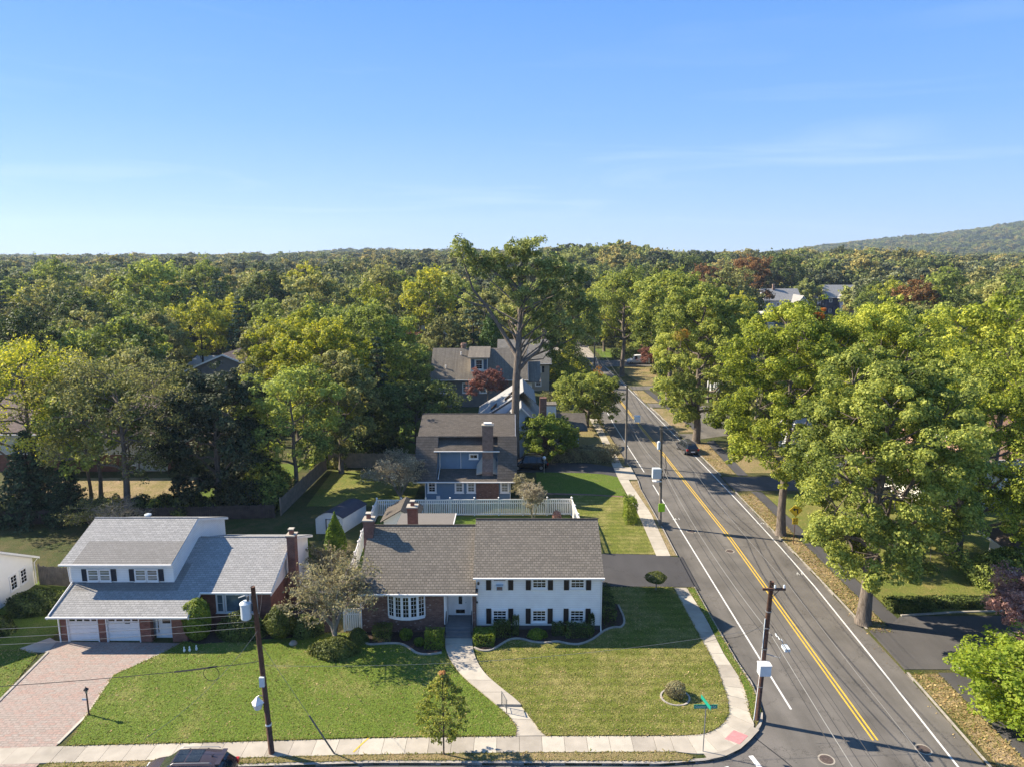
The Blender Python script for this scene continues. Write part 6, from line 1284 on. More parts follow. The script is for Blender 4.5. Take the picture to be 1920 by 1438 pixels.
def inside(poly,X,Y):
    r=np.zeros(len(X),bool); n=len(poly)
    for i in range(n):
        x1,y1=poly[i]; x2,y2=poly[(i+1)%n]
        if y1==y2: continue
        c=((y1>Y)!=(y2>Y))&(X<(x2-x1)*(Y-y1)/(y2-y1)+x1); r^=c
    return r
LAWN_L=swin+smooth_poly(wl,1)[::-1]+[(-12,47.4),(-17,47.4),(-23.3,46.2),(-23.9,45.0),(-25.98,42.18),(-25.3,38.1)]
LAWN_R=[(1.95,36.26)]+swcor+[(13.6,43.2),(13.45,47.85),(13.3,54.6),(6.6,54.6),(6.6,47.8),(-2.87,47.8)]+smooth_poly(wr,1)[1:-1]
def blades(name,label,polys,dens,size,mat,z,flat=False,border=0):
    g=np.random.default_rng(len(name)+int(dens*10)); PX=[];PY=[]
    for poly in polys:
        xs=[p[0] for p in poly]; ys_=[p[1] for p in poly]; n=int((max(xs)-min(xs))*(max(ys_)-min(ys_))*dens)
        X=min(xs)+g.random(n)*(max(xs)-min(xs)); Y=min(ys_)+g.random(n)*(max(ys_)-min(ys_)); k_=inside(poly,X,Y); PX.append(X[k_]);PY.append(Y[k_])
        if border:
            for i in range(len(poly)):
                a,c_=poly[i],poly[(i+1)%len(poly)]; l_=math.dist(a,c_); m_=int(l_*border); t=g.random(m_); PX.append(a[0]+(c_[0]-a[0])*t+g.normal(size=m_)*.035); PY.append(a[1]+(c_[1]-a[1])*t+g.normal(size=m_)*.035)
    X=np.concatenate(PX);Y=np.concatenate(PY); kp=~(inside(bedL+[(-4.85,47.5),(-10.6,47.5)],X,Y)|inside(bedR+[(6.6,54.0),(6.6,47.9),(-2.65,47.9)],X,Y)|inside([(-23.2,46.3),(-22,45.9),(-17,46.6),(-14.5,46.9),(-13.2,47.6),(-13,52),(-23.2,48.3)],X,Y)); X=X[kp];Y=Y[kp]; n=len(X); P=np.stack([X,Y,np.full(n,z)],1)
    a=g.random(n)*6.283; s_=size*(.5+.9*g.random(n)); 
    if flat: t=np.stack([np.cos(a),np.sin(a),g.normal(size=n)*.25],1)*s_[:,None]*.5; b2=np.stack([-np.sin(a),np.cos(a),g.normal(size=n)*.25],1)*s_[:,None]*.35; V=np.stack([P-t,P-b2,P+t,P+b2],1)
    else: t=np.stack([np.cos(a),np.sin(a),np.zeros(n)],1)*s_[:,None]*.35; u_=np.stack([g.normal(size=n)*.9,g.normal(size=n)*.9,np.full(n,.7)],1)*s_[:,None]*.75; V=np.stack([P-t,P+t,P+t*.5+u_,P-t*.5+u_],1)
    k=.42+.18*np.sin(X*.9+1.3*np.sin(Y*.6))+.18*np.sin(Y*1.1+np.sin(X*.5)*2)+.14*np.sin(X*2.3+Y*1.7+2*np.sin(Y*.9-X*.4))+.16*np.sin(Y*6.28/.95+.3*np.sin(X*.7))+.22*(X>0)*(Y<43)+.08*(X>0)-.10*(X<-12); me=build_leaves(name,V.reshape(-1,3),g.random(n),np.clip(k,0,1),mat); return tag(link(name,me),label,kind='stuff')
LM['grass']=leafmat('grass_blades',(0.092,0.122,0.017),(0.210,0.219,0.048),(0.446,0.353,0.179),None,.9,.4,0)
LM['litter']=leafmat('fallen_leaves',(.14,.09,.04),(.30,.20,.09),(.50,.38,.18),None,.9,.1,0)
blades('lawn_grass','short grass blades over the two front lawns',[LAWN_L,LAWN_R],75,.075,LM['grass'],.08,border=40)
blades('lawn_grass','ragged grass of the verge and the small side lawns',[[(-25.3,33.65),(-7.5,34.3),(4,34.28),(9.6,34.25),(9.9,34.6),(9.0,34.93),(0,34.86),(-8,34.7),(-16,34.38),(-25.1,34.02)],[(14.35,37.35),(15.27,40.8),(15.1,44),(15.0,54.5),(14.45,54.5),(14.7,49.8),(14.8,42),(14.2,38)],[(-60,34.4),(-31.0,34.9),(-31.53,39.54),(-32.6,44.7),(-34.0,45.2),(-60,44)]],60,.085,LM['grass'],.04,border=30)
VR=[[(26.2,12),(27.6,12),(27.9,42.4),(26.1,42.4)],[(26.3,47.6),(27.7,47.6),(27.7,78),(26.0,78)],[(26.1,85.5),(28,85.5),(28.5,101),(25.8,101)]]
blades('fallen_leaves','brown fallen leaves scattered on the east verge',VR,26,.15,LM['litter'],.05,True)
blades('lawn_grass','rough dry grass of the east verge',VR[:2],45,.10,LM['grass'],.02,border=16)
blades('fallen_leaves','fallen leaves scattered over lawns, pavement edge and right hand gardens',[LAWN_L,LAWN_R,[(29.4,50.3),(29,78),(56,78),(56,50.8)],[(29.4,12),(50,12),(50,42),(30.5,42)]],.9,.11,LM['litter'],.11,True)
blades('fallen_leaves','dry leaves blown along the kerbs and driveway mouths',[[(25.2,30),(26.1,30),(26.2,78),(25.5,78)],[(26.5,43),(34,43),(34,50),(26.5,48)],[(-20,33.4),(10,33.7),(10,34.0),(-20,33.7)]],2.2,.10,LM['litter'],-.10,True)
# ------------------------------------------------------------------ utility poles and wires
def pole(label,x,y,h,lean=(0,0),r=.16,m='pole_wood',name='utility_pole'):
    t=thing(name,label,'utility pole',(x,y,0)); b=MB(); b.tube([(0,0,-.3),(lean[0]*.5,lean[1]*.5,h*.5),(lean[0],lean[1],h)],[r,r*.88,r*.72],12); b.obj('post',M[m],t,True); return t
def at(x,y,lean,h,z): return (x+lean[0]*z/h,y+lean[1]*z/h,z)
# corner pole
LA=(.36,.0); PA=pole('leaning brown utility pole at the corner kerb with a pale box halfway up',14.42,37.72,8.75,LA,.17)
def part(name,m,parent,fn): b=MB(); fn(b); return b.obj(name,M[m],parent)
part('crossarm','pole_wood',PA,lambda b:b.box(-.2,1.1,-.22,-.1,8.3,8.42)); part('brace','black_metal',PA,lambda b:b.tube([(.35,-.16,7.85),(.75,-.16,8.3)],.025,4))
for xx in (.5,1.02):
    part('insulator','pale_metal',PA,lambda b:b.lathe([(.05,8.42),(.07,8.47),(.04,8.52),(.07,8.56),(.03,8.62)],8,M=Matrix.Translation((xx,-.16,0))))
bx=part('cabinet','pale_metal',PA,lambda b:b.box(-.22,.42,-.68,-.18,3.25,3.88)); part('cabinet_lid','white',bx,lambda b:b.box(-.25,.45,-.71,-.16,3.88,3.92)); part('bracket','grey_metal',PA,lambda b:b.box(.0,.28,-.2,.2,3.3,3.4))
for z in (2.2,4.6,5.9,6.9): part('band','grey_metal',PA,lambda b:b.lathe([(.178,z),(.178,z+.05)],12,M=Matrix.Translation((LA[0]*z/8.75,0,0))))
part('conduit','pale_metal',PA,lambda b:b.tube([(-.16,-.06,.0),(.02,-.06,3.1),(.1,-.06,6.5)],.03,5)); part('standoff','grey_metal',PA,lambda b:b.tube([(.2,0,4.3),(.95,-.5,4.3),(.95,-.5,4.55)],.03,4))
def hang(P,name,m,c,sz): return part(name,m,P,lambda b:b.box(c[0]-sz[0]/2,c[0]+sz[0]/2,c[1]-sz[1]/2,c[1]+sz[1]/2,c[2]-sz[2]/2,c[2]+sz[2]/2))
t=thing('amplifier_box','small blue grey amplifier box hung on the cables behind the corner pole','cable box',(15.55,37.0,5.05)); b=MB(); b.box(-.15,.15,-.28,.28,-.09,.09); b.obj('case',M['pale_metal'],t); b=MB(); [b.tube([(-.04*k,.5+.3*k,.05),(-.05*k,.75+.3*k,.12)],.04,6) for k in range(3)]; b.obj('splice',M['pale_metal'],t)
# pole with transformer in front of the left house
LB=(-.42,.0); PB=pole('brown utility pole with a pale transformer can in front of the left lawn',-13.22,34.85,9.85,LB,.16)
part('transformer','pale_metal',PB,lambda b:b.lathe([(.24,8.05),(.27,8.1),(.27,8.85),(.30,8.87),(.30,8.95),(.12,9.08)],16,M=Matrix.Translation((-.85,-.05,0)))); 
part('bushing','pole_grey',PB,lambda b:b.lathe([(.05,9.05),(.07,9.15),(.04,9.3)],8,M=Matrix.Translation((-.72,-.05,0)))); part('bracket','grey_metal',PB,lambda b:b.box(-.62,-.36,-.1,.05,8.3,8.4)); part('bracket','grey_metal',PB,lambda b:b.tube([(-.42,0,9.35),(-.85,-.05,9.38),(-1.2,-.05,9.25)],.03,4))
part('meter_box','pale_metal',PB,lambda b:b.box(-.33,-.07,-.28,-.14,4.2,4.75))
part('band','pale_metal',PB,lambda b:b.lathe([(.168,1.75),(.165,1.85)],12,M=Matrix.Translation((-.08,0,0))))
lm=thing('street_lamp','hanging white pendant street lamp on the transformer pole','street lamp',(-13.75,34.7,3.0)); b=MB(); b.tube([(.35,.1,.55),(.1,0,.62),(0,0,.55)],.03,5); b.obj('arm',M['grey_metal'],lm); b=MB(); b.lathe([(.06,.56),(.10,.5),(.34,.22),(.34,.18),(.1,.2)],4); b.obj('shade',M['white'],lm); b=MB(); b.lathe([(.30,.18),(.18,-.16),(.05,-.24)],10); b.obj('globe',M['pale_metal'],lm)
# guy anchor
t=thing('guy_wire','guy wire with a dark guard anchored at the pavement, right of the transformer pole','guy wire'); b=MB(); b.tube([(-9.75,34.8,0),(-11.05,34.82,2.35)],.045,6); b.obj('guard',M['pole_grey'],t); b=MB(); b.tube([(-11.05,34.82,2.35),(-13.45,34.85,6.6)],.012,4); b.obj('cable',M['wire_pale'],t)
# the grey poles up the road
PC=pole('grey utility pole with a crossarm and a pale box, level with the tall squared bush',15.05,68.4,10.4,(-.25,0),.16,'pole_grey')
part('crossarm','pole_grey',PC,lambda b:b.box(-.45,.9,-.2,-.1,10.0,10.12)); bx=part('cabinet','pale_metal',PC,lambda b:b.box(-1.0,-.15,-.35,.2,5.05,6.05)); part('shelf','white',PC,lambda b:b.box(-.95,-.1,-.4,.2,4.7,4.77))
part('transformer','pale_metal',PC,lambda b:b.lathe([(.17,8.0),(.19,8.1),(.19,8.75),(.08,8.85)],12,M=Matrix.Translation((-.45,-.1,0)))); part('cable_coil','wire',PC,lambda b:[b.tube([(.25+.3*math.cos(a/2),-.1,5.4+.55*math.sin(a/2)) for a in range(13)],.03,4),b.tube([(.2,-.1,7.4),(.35,-.2,6.2),(.15,-.1,4.9)],.03,4)])
t=thing('posted_notice','bright lime green notice fixed to the lower part of the grey pole','notice',(15.05,68.15,2.0)); b=MB(); b.box(-.3,.35,-.03,.03,-.45,.4); b.obj('board',plain('lime_green_sign',(.33,.62,.02),.6,.05,4),t)
PD=pole('tall plain grey pole rising by the mouth of the black driveway',14.85,89.4,10.6,(-.1,0),.16,'pole_grey')
part('lamp_bracket','grey_metal',PD,lambda b:b.tube([(0,0,6.0),(.9,-.3,6.2)],.04,4)); part('cable_box','pale_metal',PD,lambda b:b.box(.9,1.6,-.7,-.1,5.9,6.7))
PE=pole('thin grey pole on the left of the road before the far bend',18.1,154,10.0,(-.1,0),.17,'pole_grey'); PF=pole('distant grey pole standing at the far bend of the road',17.6,202,10.2,(.1,0),.17,'pole_grey')
PG=pole('short pole in the wood just left of the tall forked tree',-13.0,188,9.5,(0,0),.18,'pole_grey'); part('crossarm','pole_grey',PG,lambda b:b.box(-1.1,1.1,-.1,.0,9.0,9.12))
PH=pole('short pole far left between garden trees beyond the airy tree',-78,132,9.5,(0,0),.17,'pole_grey')
def cable(b,a,c,sag,r,n=14,mi=0):
    a=Vector(a);c=Vector(c); pts=[a.lerp(c,i/n)-Vector((0,0,sag*4*(i/n)*(1-i/n))) for i in range(n+1)]; b.tube(pts,r,4,mi,False)
def wires(name,label,spans,m='wire'):
    b=MB(); 
    for s in spans: cable(b,*s)
    o=b.obj(name,M[m]); return tag(o,label,'cable',None)
def road_run(dx,z,r,sag):
    P=[(14.6+dx,-8,z),(14.75+dx,37.6,z),(14.85+dx,68.3,z+.6),(14.75+dx,89.3,z+.8),(18+dx*.6,153.9,z),(17.7+dx*.5,202,z)]
    return [(P[i],P[i+1],sag*(1 if i<3 else 1.6),r) for i in range(5)]
wires('power_line','top power wire running over the road from pole to pole on the left insulator',road_run(-.05,8.6,.011,.5))
wires('power_line','thin power wire carried at the outer end of the crossarms',road_run(.95,8.6,.010,.5),'wire_pale')
wires('power_line','thick neutral cable strung along the road poles below the crossarm',road_run(.1,7.1,.017,.6))
wires('telephone_cable','upper thick telephone cable along the west side of the road',road_run(.22,6.0,.026,.65))
wires('telephone_cable','middle telephone cable with splices along the road',road_run(.18,5.5,.024,.75),'wire_pale')
wires('telephone_cable','lowest telephone cable along the road poles',road_run(.12,5.0,.022,.85))
wires('service_cable','long sagging cable crossing the front lawns between the two brown poles',[((14.6,37.7,5.9),(-13.45,34.85,5.3),.75,.011)],'wire_pale')
wires('service_cable','cable from the corner pole with a loose loop over the pavement',[((14.6,37.7,6.3),(12.2,38.2,5.0),.35,.012),((12.2,38.2,5.0),(10.5,38,4.7),.05,.01)])
for i,(z,z2,l) in enumerate(((8.3,8.6,'highest of the left wires'),(7.9,8.0,'second of the left wires'),(7.55,7.5,'third of the left wires'))):
    wires('power_line','power wire from the transformer pole to the left edge, '+l,[((-13.6,34.85,z),(-48,32.2,z2),.45,.013)],'wire_pale')
wires('telephone_cable','thick telephone cable from the transformer pole to the left edge',[((-13.4,34.85,5.6),(-15.8,34.7,5.35),.05,.02),((-15.8,34.7,5.35),(-18,34.5,5.15),.02,.05),((-18,34.5,5.15),(-48,32.2,5.2),.5,.02)])
b=MB(); b.tube([(-16.1+.42*math.cos(a/3),34.65,4.95+.42*math.sin(a/3)) for a in range(20)],.018,4); tag(b.obj('cable_loop',M['wire']),'round loop of spare cable hanging left of the transformer pole','cable loop')
wires('service_cable','service drop from the transformer pole down to the paved drive house',[((-13.6,34.85,7.6),(-18.2,48.2,2.9),.35,.012)])
wires('service_cable','wire slanting from the transformer pole over the lawn towards the viewer',[((-13.5,34.8,7.4),(-13.9,24,9.0),.5,.010)],'wire_pale')
wires('service_cable','wire from the grey pole across to the blue house corner',[((14.8,89.3,6.2),(1.0,84,5.2),.6,.012)])
wires('service_cable','wire crossing from the far pole toward the grey house',[((18.1,154,7.5),(3.5,128,6.0),.8,.014)],'wire_pale')
wires('power_line','faint wire strung between the short poles in the wood',[((-13,188,9.1),(-45,185,9.0),1,.02),((-13,188,9.1),(17.6,202,9.4),1,.02)],'wire_pale')
# ------------------------------------------------------------------ street furniture
def text(body,size,m,parent,loc,rot,name='lettering',ext=.003,align='CENTER'):
    c=bpy.data.curves.new(name,'FONT'); c.body=body; c.size=size; c.extrude=ext; c.align_x=align; c.align_y='CENTER'; c.materials.append(m)
    tmp=bpy.data.objects.new('t',c); me=bpy.data.meshes.new_from_object(tmp); bpy.data.objects.remove(tmp); me.name=name
    if not me.materials: me.materials.append(m)
    o=link(name,me,parent,loc); o.rotation_euler=rot; return o
M['sign_green']=plain('street_sign_green',(.01,.25,.17),.5,.05,4); M['sign_yellow']=plain('warning_yellow',(.95,.60,.025),.5,.04,4)
S=thing('street_sign','green street name sign on a thin pole at the pavement corner, reading Country Club Ln','street sign',(10.55,34.98,0))
b=MB(); b.tube([(0,0,0),(.03,0,2.65)],.03,6); b.obj('pole',M['grey_metal'],S)
b=MB(); b.box(-.62,.66,-.012,.012,2.66,2.90); pl=b.obj('name_plate',M['sign_green'],S); text('Country Club Ln',.165,M['white'],pl,(.02,-.016,2.78),(R(90),0,0))
b=MB(); b.box(-.012,.012,-.55,.55,2.92,3.14); b.obj('cross_plate',M['sign_green'],S,loc=(.02,0,0),rotz=R(12))
S=thing('warning_sign','yellow diamond left turn sign with a 25 mph plate before the oak trunk','warning sign',(26.75,63.7,0))
b=MB(); b.tube([(0,0,0),(0,0,3.6)],.035,6); b.obj('post',M['pole_wood'],S)
b=MB(); q=.64; b.add([(0,-.04,2.72-.0),(q,-.04,2.72+q),(0,-.04,2.72+2*q),(-q,-.04,2.72+q),(0,-.06,2.72),(q,-.06,2.72+q),(0,-.06,2.72+2*q),(-q,-.06,2.72+q)],[(0,1,2,3),(7,6,5,4),(0,4,5,1),(1,5,6,2),(2,6,7,3),(3,7,4,0)]); pl=b.obj('diamond_plate',M['sign_yellow'],S)
b=MB(); q=.56; zz=2.72+.64
for k in range(4):
    c=[(0,-q),(q,0),(0,q),(-q,0)]; a1,a2=c[k],c[(k+1)%4]; f=.95
    b.add([(a1[0],-.063,zz+a1[1]),(a2[0],-.063,zz+a2[1]),(a2[0]*f,-.063,zz+a2[1]*f),(a1[0]*f,-.063,zz+a1[1]*f)],[(0,1,2,3)])
b.obj('border',M['black_metal'],pl)
b=MB(); b.box(.10,.21,-.066,-.062,zz-.30,zz+.06); b.box(-.12,.21,-.066,-.062,zz+.04,zz+.15); b.add([(-.34,-.066,zz+.095),(-.10,-.066,zz-.08),(-.10,-.066,zz+.27)],[(0,1,2)]); b.obj('arrow',M['black_metal'],pl)
b=MB(); b.box(-.27,.27,-.06,-.04,1.98,2.62); p2=b.obj('speed_plate',M['sign_yellow'],S); text('25',.42,M['black_metal'],p2,(0,-.064,2.38),(R(90),0,0)); text('MPH',.17,M['black_metal'],p2,(0,-.064,2.10),(R(90),0,0))
S=thing('lamp_post','short dark garden lamp post beside the brick paved driveway','lamp post',(-25.2,38.1,0))
b=MB(); b.tube([(0,0,0),(0,0,1.5)],[.05,.04],8); b.lathe([(.09,0),(.09,.08),(.05,.12)],10); b.obj('post',M['pole_wood'],S); b=MB(); b.lathe([(.06,1.5),(.11,1.72)],6); b.obj('lantern_glass',M['glass_curtain'],S); b=MB(); b.lathe([(.16,1.72),(.03,1.86),(.015,1.93)],6); b.obj('lantern_cap',M['black_metal'],S); b=MB(); b.box(-.30,-.04,-.012,.012,1.02,1.16); b.obj('hanging_plate',M['pale_metal'],S)
S=thing('step_railing','small grey metal railing beside the single step in the front walk','railing',(-.62,38.92,0))
u=Vector((.30,-.62)); 
b=MB(); b.tube([(0,0,.19),(0,0,1.05)],.03,6); b.tube([(u.x,u.y,.05),(u.x,u.y,.93)],.03,6); b.obj('post',M['dull_rail'],S); b=MB(); b.tube([(-.02,.04,1.05),(u.x+.02,u.y-.04,.91)],.03,6); b.tube([(0,0,.42),(u.x,u.y,.28)],.018,4); b.obj('rail',M['dull_rail'],S)
for k in (1,2,3): b=MB(); f=k/4; b.tube([(u.x*f,u.y*f,.4-.13*f),(u.x*f,u.y*f,1.03-.14*f)],.012,4); b.obj('baluster',M['dull_rail'],S)
for i,(x,y,l) in enumerate(((-22.6,44.9,'left one of the three little white lawn ornaments'),(-22.25,44.95,'middle one of the three little white lawn ornaments'),(-21.85,45.1,'right one of the three little white lawn ornaments, set apart'))):
    S=thing('garden_goose',l,'garden ornament',(x,y,.04),0,'little white lawn ornaments'); b=MB(); b.lathe([(.03,0),(.07,.08),(.09,.17),(.05,.27),(.03,.33)],8); b.obj('body',M['white'],S); b=MB(); b.lathe([(.03,.33),(.055,.38),(.02,.44)],8); b.tube([(0,-.04,.38),(0,-.11,.37)],[.02,.005],5); b.obj('head',M['white'],S)
S=thing('garden_tree_stone','grey boulder ornament in the bed beside the crab apple','boulder',(-15.4,45.9,.04)); b=MB(); b.lathe([(.26,0),(.30,.1),(.2,.24),(.05,.28)],9); b.obj('stone',M['concrete_c'],S)
S=thing('american_flag','flag hanging from a short pole at the porch of the pale blue house','flag',(7.6,95.8,0)); b=MB(); b.tube([(0,0,2.2),(.5,-.6,3.5)],.03,5); b.obj('pole',M['white'],S)
M['flag_red']=plain('flag_cloth',(.35,.10,.12),.8,.4,9); b=MB(); b.add([(.5,-.6,3.45),(.35,-.5,2.9),(.30,-.62,2.1),(.75,-.72,2.0),(.9,-.66,2.8)],[(0,1,2,3,4)]); b.obj('cloth',M['flag_red'],S)
S=thing('lawn_stone','white round ball light on the black SUV side of the driveway','ball lamp',(4.05,85.9,0)); b=MB(); b.tube([(0,0,0),(0,0,1.75)],.04,6); b.obj('post',M['grey_metal'],S); b=MB(); b.lathe([(.05,1.75),(.2,1.87),(.24,2.0),(.2,2.13),(.05,2.24)],12); b.obj('globe',M['white'],S,True)
# ------------------------------------------------------------------ vehicles
def paint(name,col,rough=.22): m=plain(name,col,rough,.05,2,spec=.6); return m
M['tyre']=plain('tyre_rubber',(.02,.02,.02),.8,.1,10); M['rim']=plain('alloy_rim',(.35,.35,.36),.35,.05,8,metal=.8); M['carglass']=glassmat('car_glass',(.02,.025,.03),.04)
M['lamp_red']=plain('tail_lamp_red',(.35,.015,.015),.3,.05,5); M['lamp_clear']=plain('head_lamp_clear',(.6,.6,.58),.2,.05,5)
def vehicle(name,label,cat,x,y,rz,body,Ln=4.7,W=1.88,Hh=1.68,kind='suv',roofglass=False,rails=True,z=-.126):
    """front points to +x before rotation"""
    V_=thing(name,label,cat,(x,y,z),rz); h=Ln/2
    if kind=='suv': st=[(-h,.55,.80,.82,.80),(-h+.12,.32,.95,1.02,.86),(-h+.35,.26,1.0,1.42,.9),(-h+.62,.25,1.0,Hh-.06,.92),(-h+1.4,.25,1.0,Hh,.93),(0,.25,.99,Hh+.01,.93),(.55,.25,.98,Hh-.03,.93),(.95,.25,.99,1.38,.93),(1.42,.25,1.0,1.04,.93),(h-.55,.25,.93,.95,.92),(h-.15,.28,.80,.82,.86),(h,.40,.62,.64,.74)]
    elif kind=='van': st=[(-h,.45,.95,1.0,.84),(-h+.08,.32,1.15,Hh-.2,.92),(-h+.3,.28,1.15,Hh,.95),(-1,.26,1.15,Hh+.02,.96),(.4,.26,1.15,Hh,.96),(1.1,.26,1.12,Hh-.12,.96),(1.75,.26,1.12,1.22,.95),(h-.25,.28,.98,1.02,.92),(h,.4,.7,.72,.8)]
    else: st=[(-h,.5,.82,.84,.78),(-h+.2,.3,.95,1.0,.88),(-h+.75,.25,.97,1.06,.9),(-h+1.35,.24,.96,Hh-.04,.9),(-.1,.24,.95,Hh,.91),(.4,.24,.94,Hh-.05,.91),(1.15,.25,.95,1.0,.91),(h-.5,.25,.86,.88,.9),(h-.1,.3,.72,.74,.82),(h,.42,.6,.62,.7)]
    k=W/2/.93
    rows=[]
    for (sx,zb,zc,zr,wb) in st:
        tall=zr>zc+.12; wt=(.62 if tall else .80)*k*(wb/.93); 
        rows.append([(sx,0,zb),(sx,wb*k*.86,zb),(sx,wb*k,zb+.22),(sx,wb*k*1.0,(zb+zc)/2),(sx,wb*k*.97,zc),(sx,wt+ (0.02 if tall else 0),zr-(.06 if tall else .01)),(sx,wt*.86,zr),(sx,0,zr+.02)])
    nR=len(rows); nP=8
    parts={'body':MB(),'windscreen':MB(),'side_window':MB(),'roof':MB()}
    def mir(p): return (p[0],-p[1],p[2])
    for side in (0,1):
        for i in range(nR-1):
            ta=st[i][3]>st[i][2]+.12; tb=st[i+1][3]>st[i+1][2]+.12
            for j in range(nP-1):
                q=[rows[i][j],rows[i+1][j],rows[i+1][j+1],rows[i][j+1]]
                steep=abs(st[i+1][3]-st[i][3])>.13
                if j==4 and (ta and tb) and not (kind=='van' and st[i][0]<.3): key='side_window'
                elif j==4 and (ta or tb) and not kind=='van': key='side_window'
                elif j>=5 and steep and (ta or tb): key='windscreen'
                elif j>=5 and ta and tb: key='roof'
                else: key='body'
                if side: q=[mir(p) for p in q][::-1]
                parts[key].add(q,[(3,2,1,0)])
        for r_,fl in ((rows[0],0),(rows[-1],1)):
            q=[mir(p) if side else p for p in r_]; parts['body'].add(q,[tuple(range(nP))])
    for kx,bm in parts.items():
        if not bm.f: continue
        me=bm.mesh(kx,M['carglass'] if kx in('windscreen','side_window') else body,kx in ('body','roof')); 
        import bmesh
        q=bmesh.new(); q.from_mesh(me); bmesh.ops.remove_doubles(q,verts=q.verts,dist=.002); bmesh.ops.recalc_face_normals(q,faces=q.faces); q.to_mesh(me); q.free()
        link(kx,me,V_)
    # pillars
    for s in (-1,1):
        for px in ([-.9,.05] if kind!='van' else [1.0]):
            b=MB(); b.box(px-.04,px+.04,s*.80*k-.03+(.0),s*.80*k+.03,.98,Hh-.07); 
            b.v=[(v[0],v[1]+(-s*.13*k if v[2]>1.2 else s*.12*k),v[2]) for v in b.v]; b.obj('pillar',M['black_metal'],V_)
    R_=.34
    for sx in (-h+.9,h-.88):
        for s in (-1,1):
            b=MB(); Mx=Matrix.Translation((sx,s*(W/2-.09),R_))@Matrix.Rotation(R(90),4,'X'); b.lathe([(R_*.62,-.105),(R_*.96,-.105),(R_,-.06),(R_,.06),(R_*.96,.105),(R_*.62,.105)],20,M=Mx); wl_=b.obj('wheel',M['tyre'],V_)
            b=MB(); b.lathe([(R_*.62,-.11),(R_*.3,-.085),(.05,-.12)] if s>0 else [(.05,.12),(R_*.3,.085),(R_*.62,.11)],20,M=Mx); b.obj('rim',M['rim'],wl_)
            b=MB(); 
            for a in range(9):
                a0=math.pi*a/9; a1=math.pi*(a+1)/9; yy=s*(W/2+.002)
                b.add([(sx+math.cos(a0)*(R_+.03),yy,R_+math.sin(a0)*(R_+.03)),(sx+math.cos(a1)*(R_+.03),yy,R_+math.sin(a1)*(R_+.03)),(sx+math.cos(a1)*(R_+.09),yy,R_+math.sin(a1)*(R_+.09)),(sx+math.cos(a0)*(R_+.09),yy,R_+math.sin(a0)*(R_+.09))],[(0,1,2,3)])
            b.obj('wheel_arch',M['black_metal'],V_)
    for s in (-1,1):
        b=MB(); b.box(-h-.02,-h+.16,s*.78*k-.12,s*.78*k+.12,.72,.95); b.obj('tail_light',M['lamp_red'],V_)
        b=MB(); b.box(h-.28,h-.04,s*.66*k-.14,s*.66*k+.14,.62,.76); b.obj('headlight',M['lamp_clear'],V_)
        b=MB(); b.box(.85,1.02,s*(W/2+.02)-.1,s*(W/2+.02)+.1,.98,1.12); b.obj('mirror',body,V_)
        if rails: b=MB(); b.tube([(-h+.8,s*.60*k,Hh+.0),(-h+.9,s*.60*k,Hh+.07),(.35,s*.60*k,Hh+.07),(.5,s*.60*k,Hh-.02)],.02,5); b.obj('roof_rail',M['grey_metal'],V_)
        for dx in (-.45,.5): b=MB(); b.box(dx,dx+.16,s*(W/2+.0)-.012,s*(W/2+.0)+.012,.80,.83); b.obj('door_handle',body,V_)
    if roofglass:
        for x0,x1 in ((-.85,-.18),(-.08,.45)): b=MB(); b.box(x0,x1,-.45,.45,Hh+.015,Hh+.03); b.obj('roof_glass',M['carglass'],V_)
        b=MB(); b.tube([(-1.35,0,Hh+.02),(-1.5,0,Hh+.12)],[.05,.01],5); b.obj('antenna',body,V_)
        b=MB(); b.box(-h+.42,-h+.66,-.6,.6,Hh-.07,Hh-.02); b.obj('spoiler',body,V_)
    b=MB(); b.box(-h-.03,-h+.02,-.27,.27,.52,.66); b.obj('licence_plate',M['white'],V_)
    return V_
vehicle('parked_suv','dark wine grey SUV with glass roof parked at the kerb, cut by bottom edge','SUV',-16.85,32.62,R(181),paint('wine_grey_paint',(.045,.035,.042)),4.75,1.9,1.70,roofglass=True)
vehicle('parked_suv','dark grey SUV parked on the east side of the road, rear to the viewer','SUV',24.55,96.4,R(97),paint('dark_grey_paint',(.04,.042,.05)),4.6,1.86,1.62)
vehicle('parked_suv','black SUV standing in the driveway of the blue house','SUV',2.2,87.9,R(181),paint('black_paint',(.012,.012,.015)),4.8,1.95,1.78,z=.03)
vehicle('parked_van','white panel van parked in the far driveway','van',31.8,177.0,R(182),paint('white_van_paint',(.72,.73,.75),.35),5.6,2.0,2.2,'van',rails=False,z=.03)
vehicle('parked_car','black car half hidden in the driveway under the roadside oaks','car',37.6,122.8,R(200),paint('black_car_paint',(.012,.013,.018)),4.7,1.85,1.46,'sedan',rails=False,z=.03)
vehicle('parked_car','small dark blue car at the far end of the road by the bend','car',13.6,188.5,R(170),paint('navy_car_paint',(.02,.03,.06)),4.5,1.8,1.45,'sedan',rails=False)
S=thing('white_gatepost','pale stone gate pillar far off below the light grey house','gate pillar',(86,236,0)); b=MB(); b.box(-.9,.9,-.9,.9,0,4.4); b.obj('pillar',M['white_flat'],S); b=MB(); b.box(-1.1,1.1,-1.1,1.1,4.4,4.7); b.obj('cap',M['concrete_b'],S)
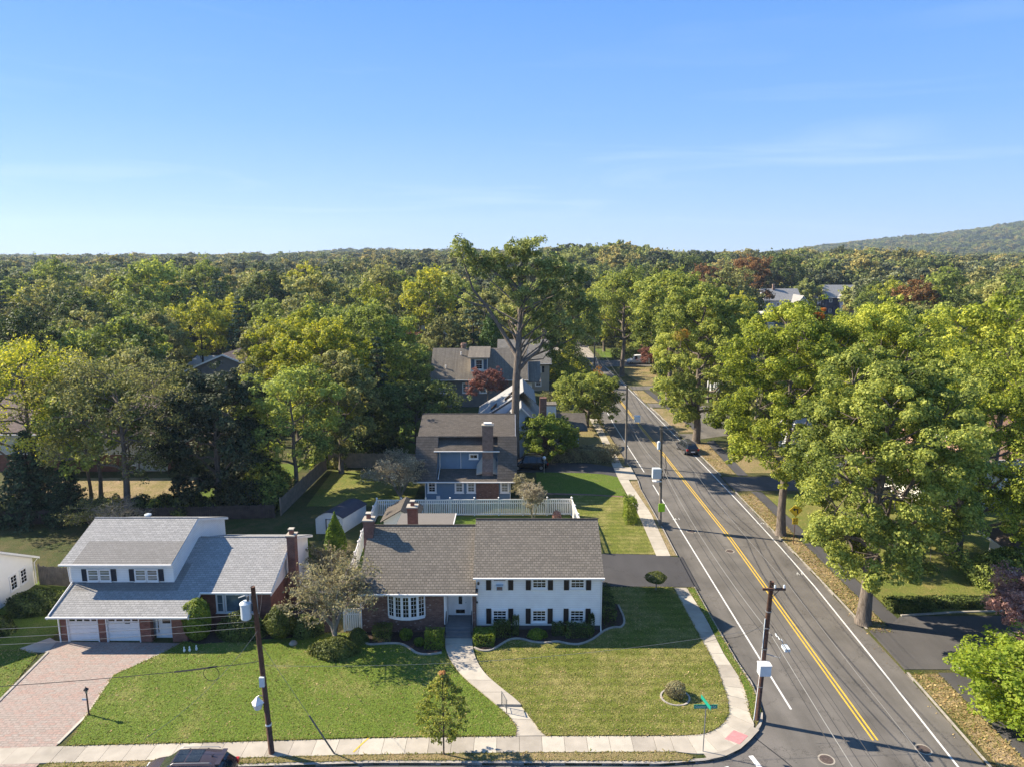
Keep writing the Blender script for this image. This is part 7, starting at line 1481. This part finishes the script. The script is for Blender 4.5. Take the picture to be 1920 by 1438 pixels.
# ------------------------------------------------------------------ haze
m=bpy.data.materials.new('haze_air'); m.use_nodes=True; nt=m.node_tree; nt.nodes.clear(); o=N(nt,'ShaderNodeOutputMaterial'); pv=N(nt,'ShaderNodeVolumePrincipled')
pv.inputs['Color'].default_value=(.62,.78,1,1); pv.inputs['Density'].default_value=HAZE if 'HAZE' in globals() else .00011; pv.inputs['Anisotropy'].default_value=.2
nt.links.new(pv.outputs[0],o.inputs['Volume'])
b=MB(); b.box(-5200,5200,-60,4100,-1.5,215); tag(b.obj('haze',m),'thin blue air haze over the whole view',kind='stuff')
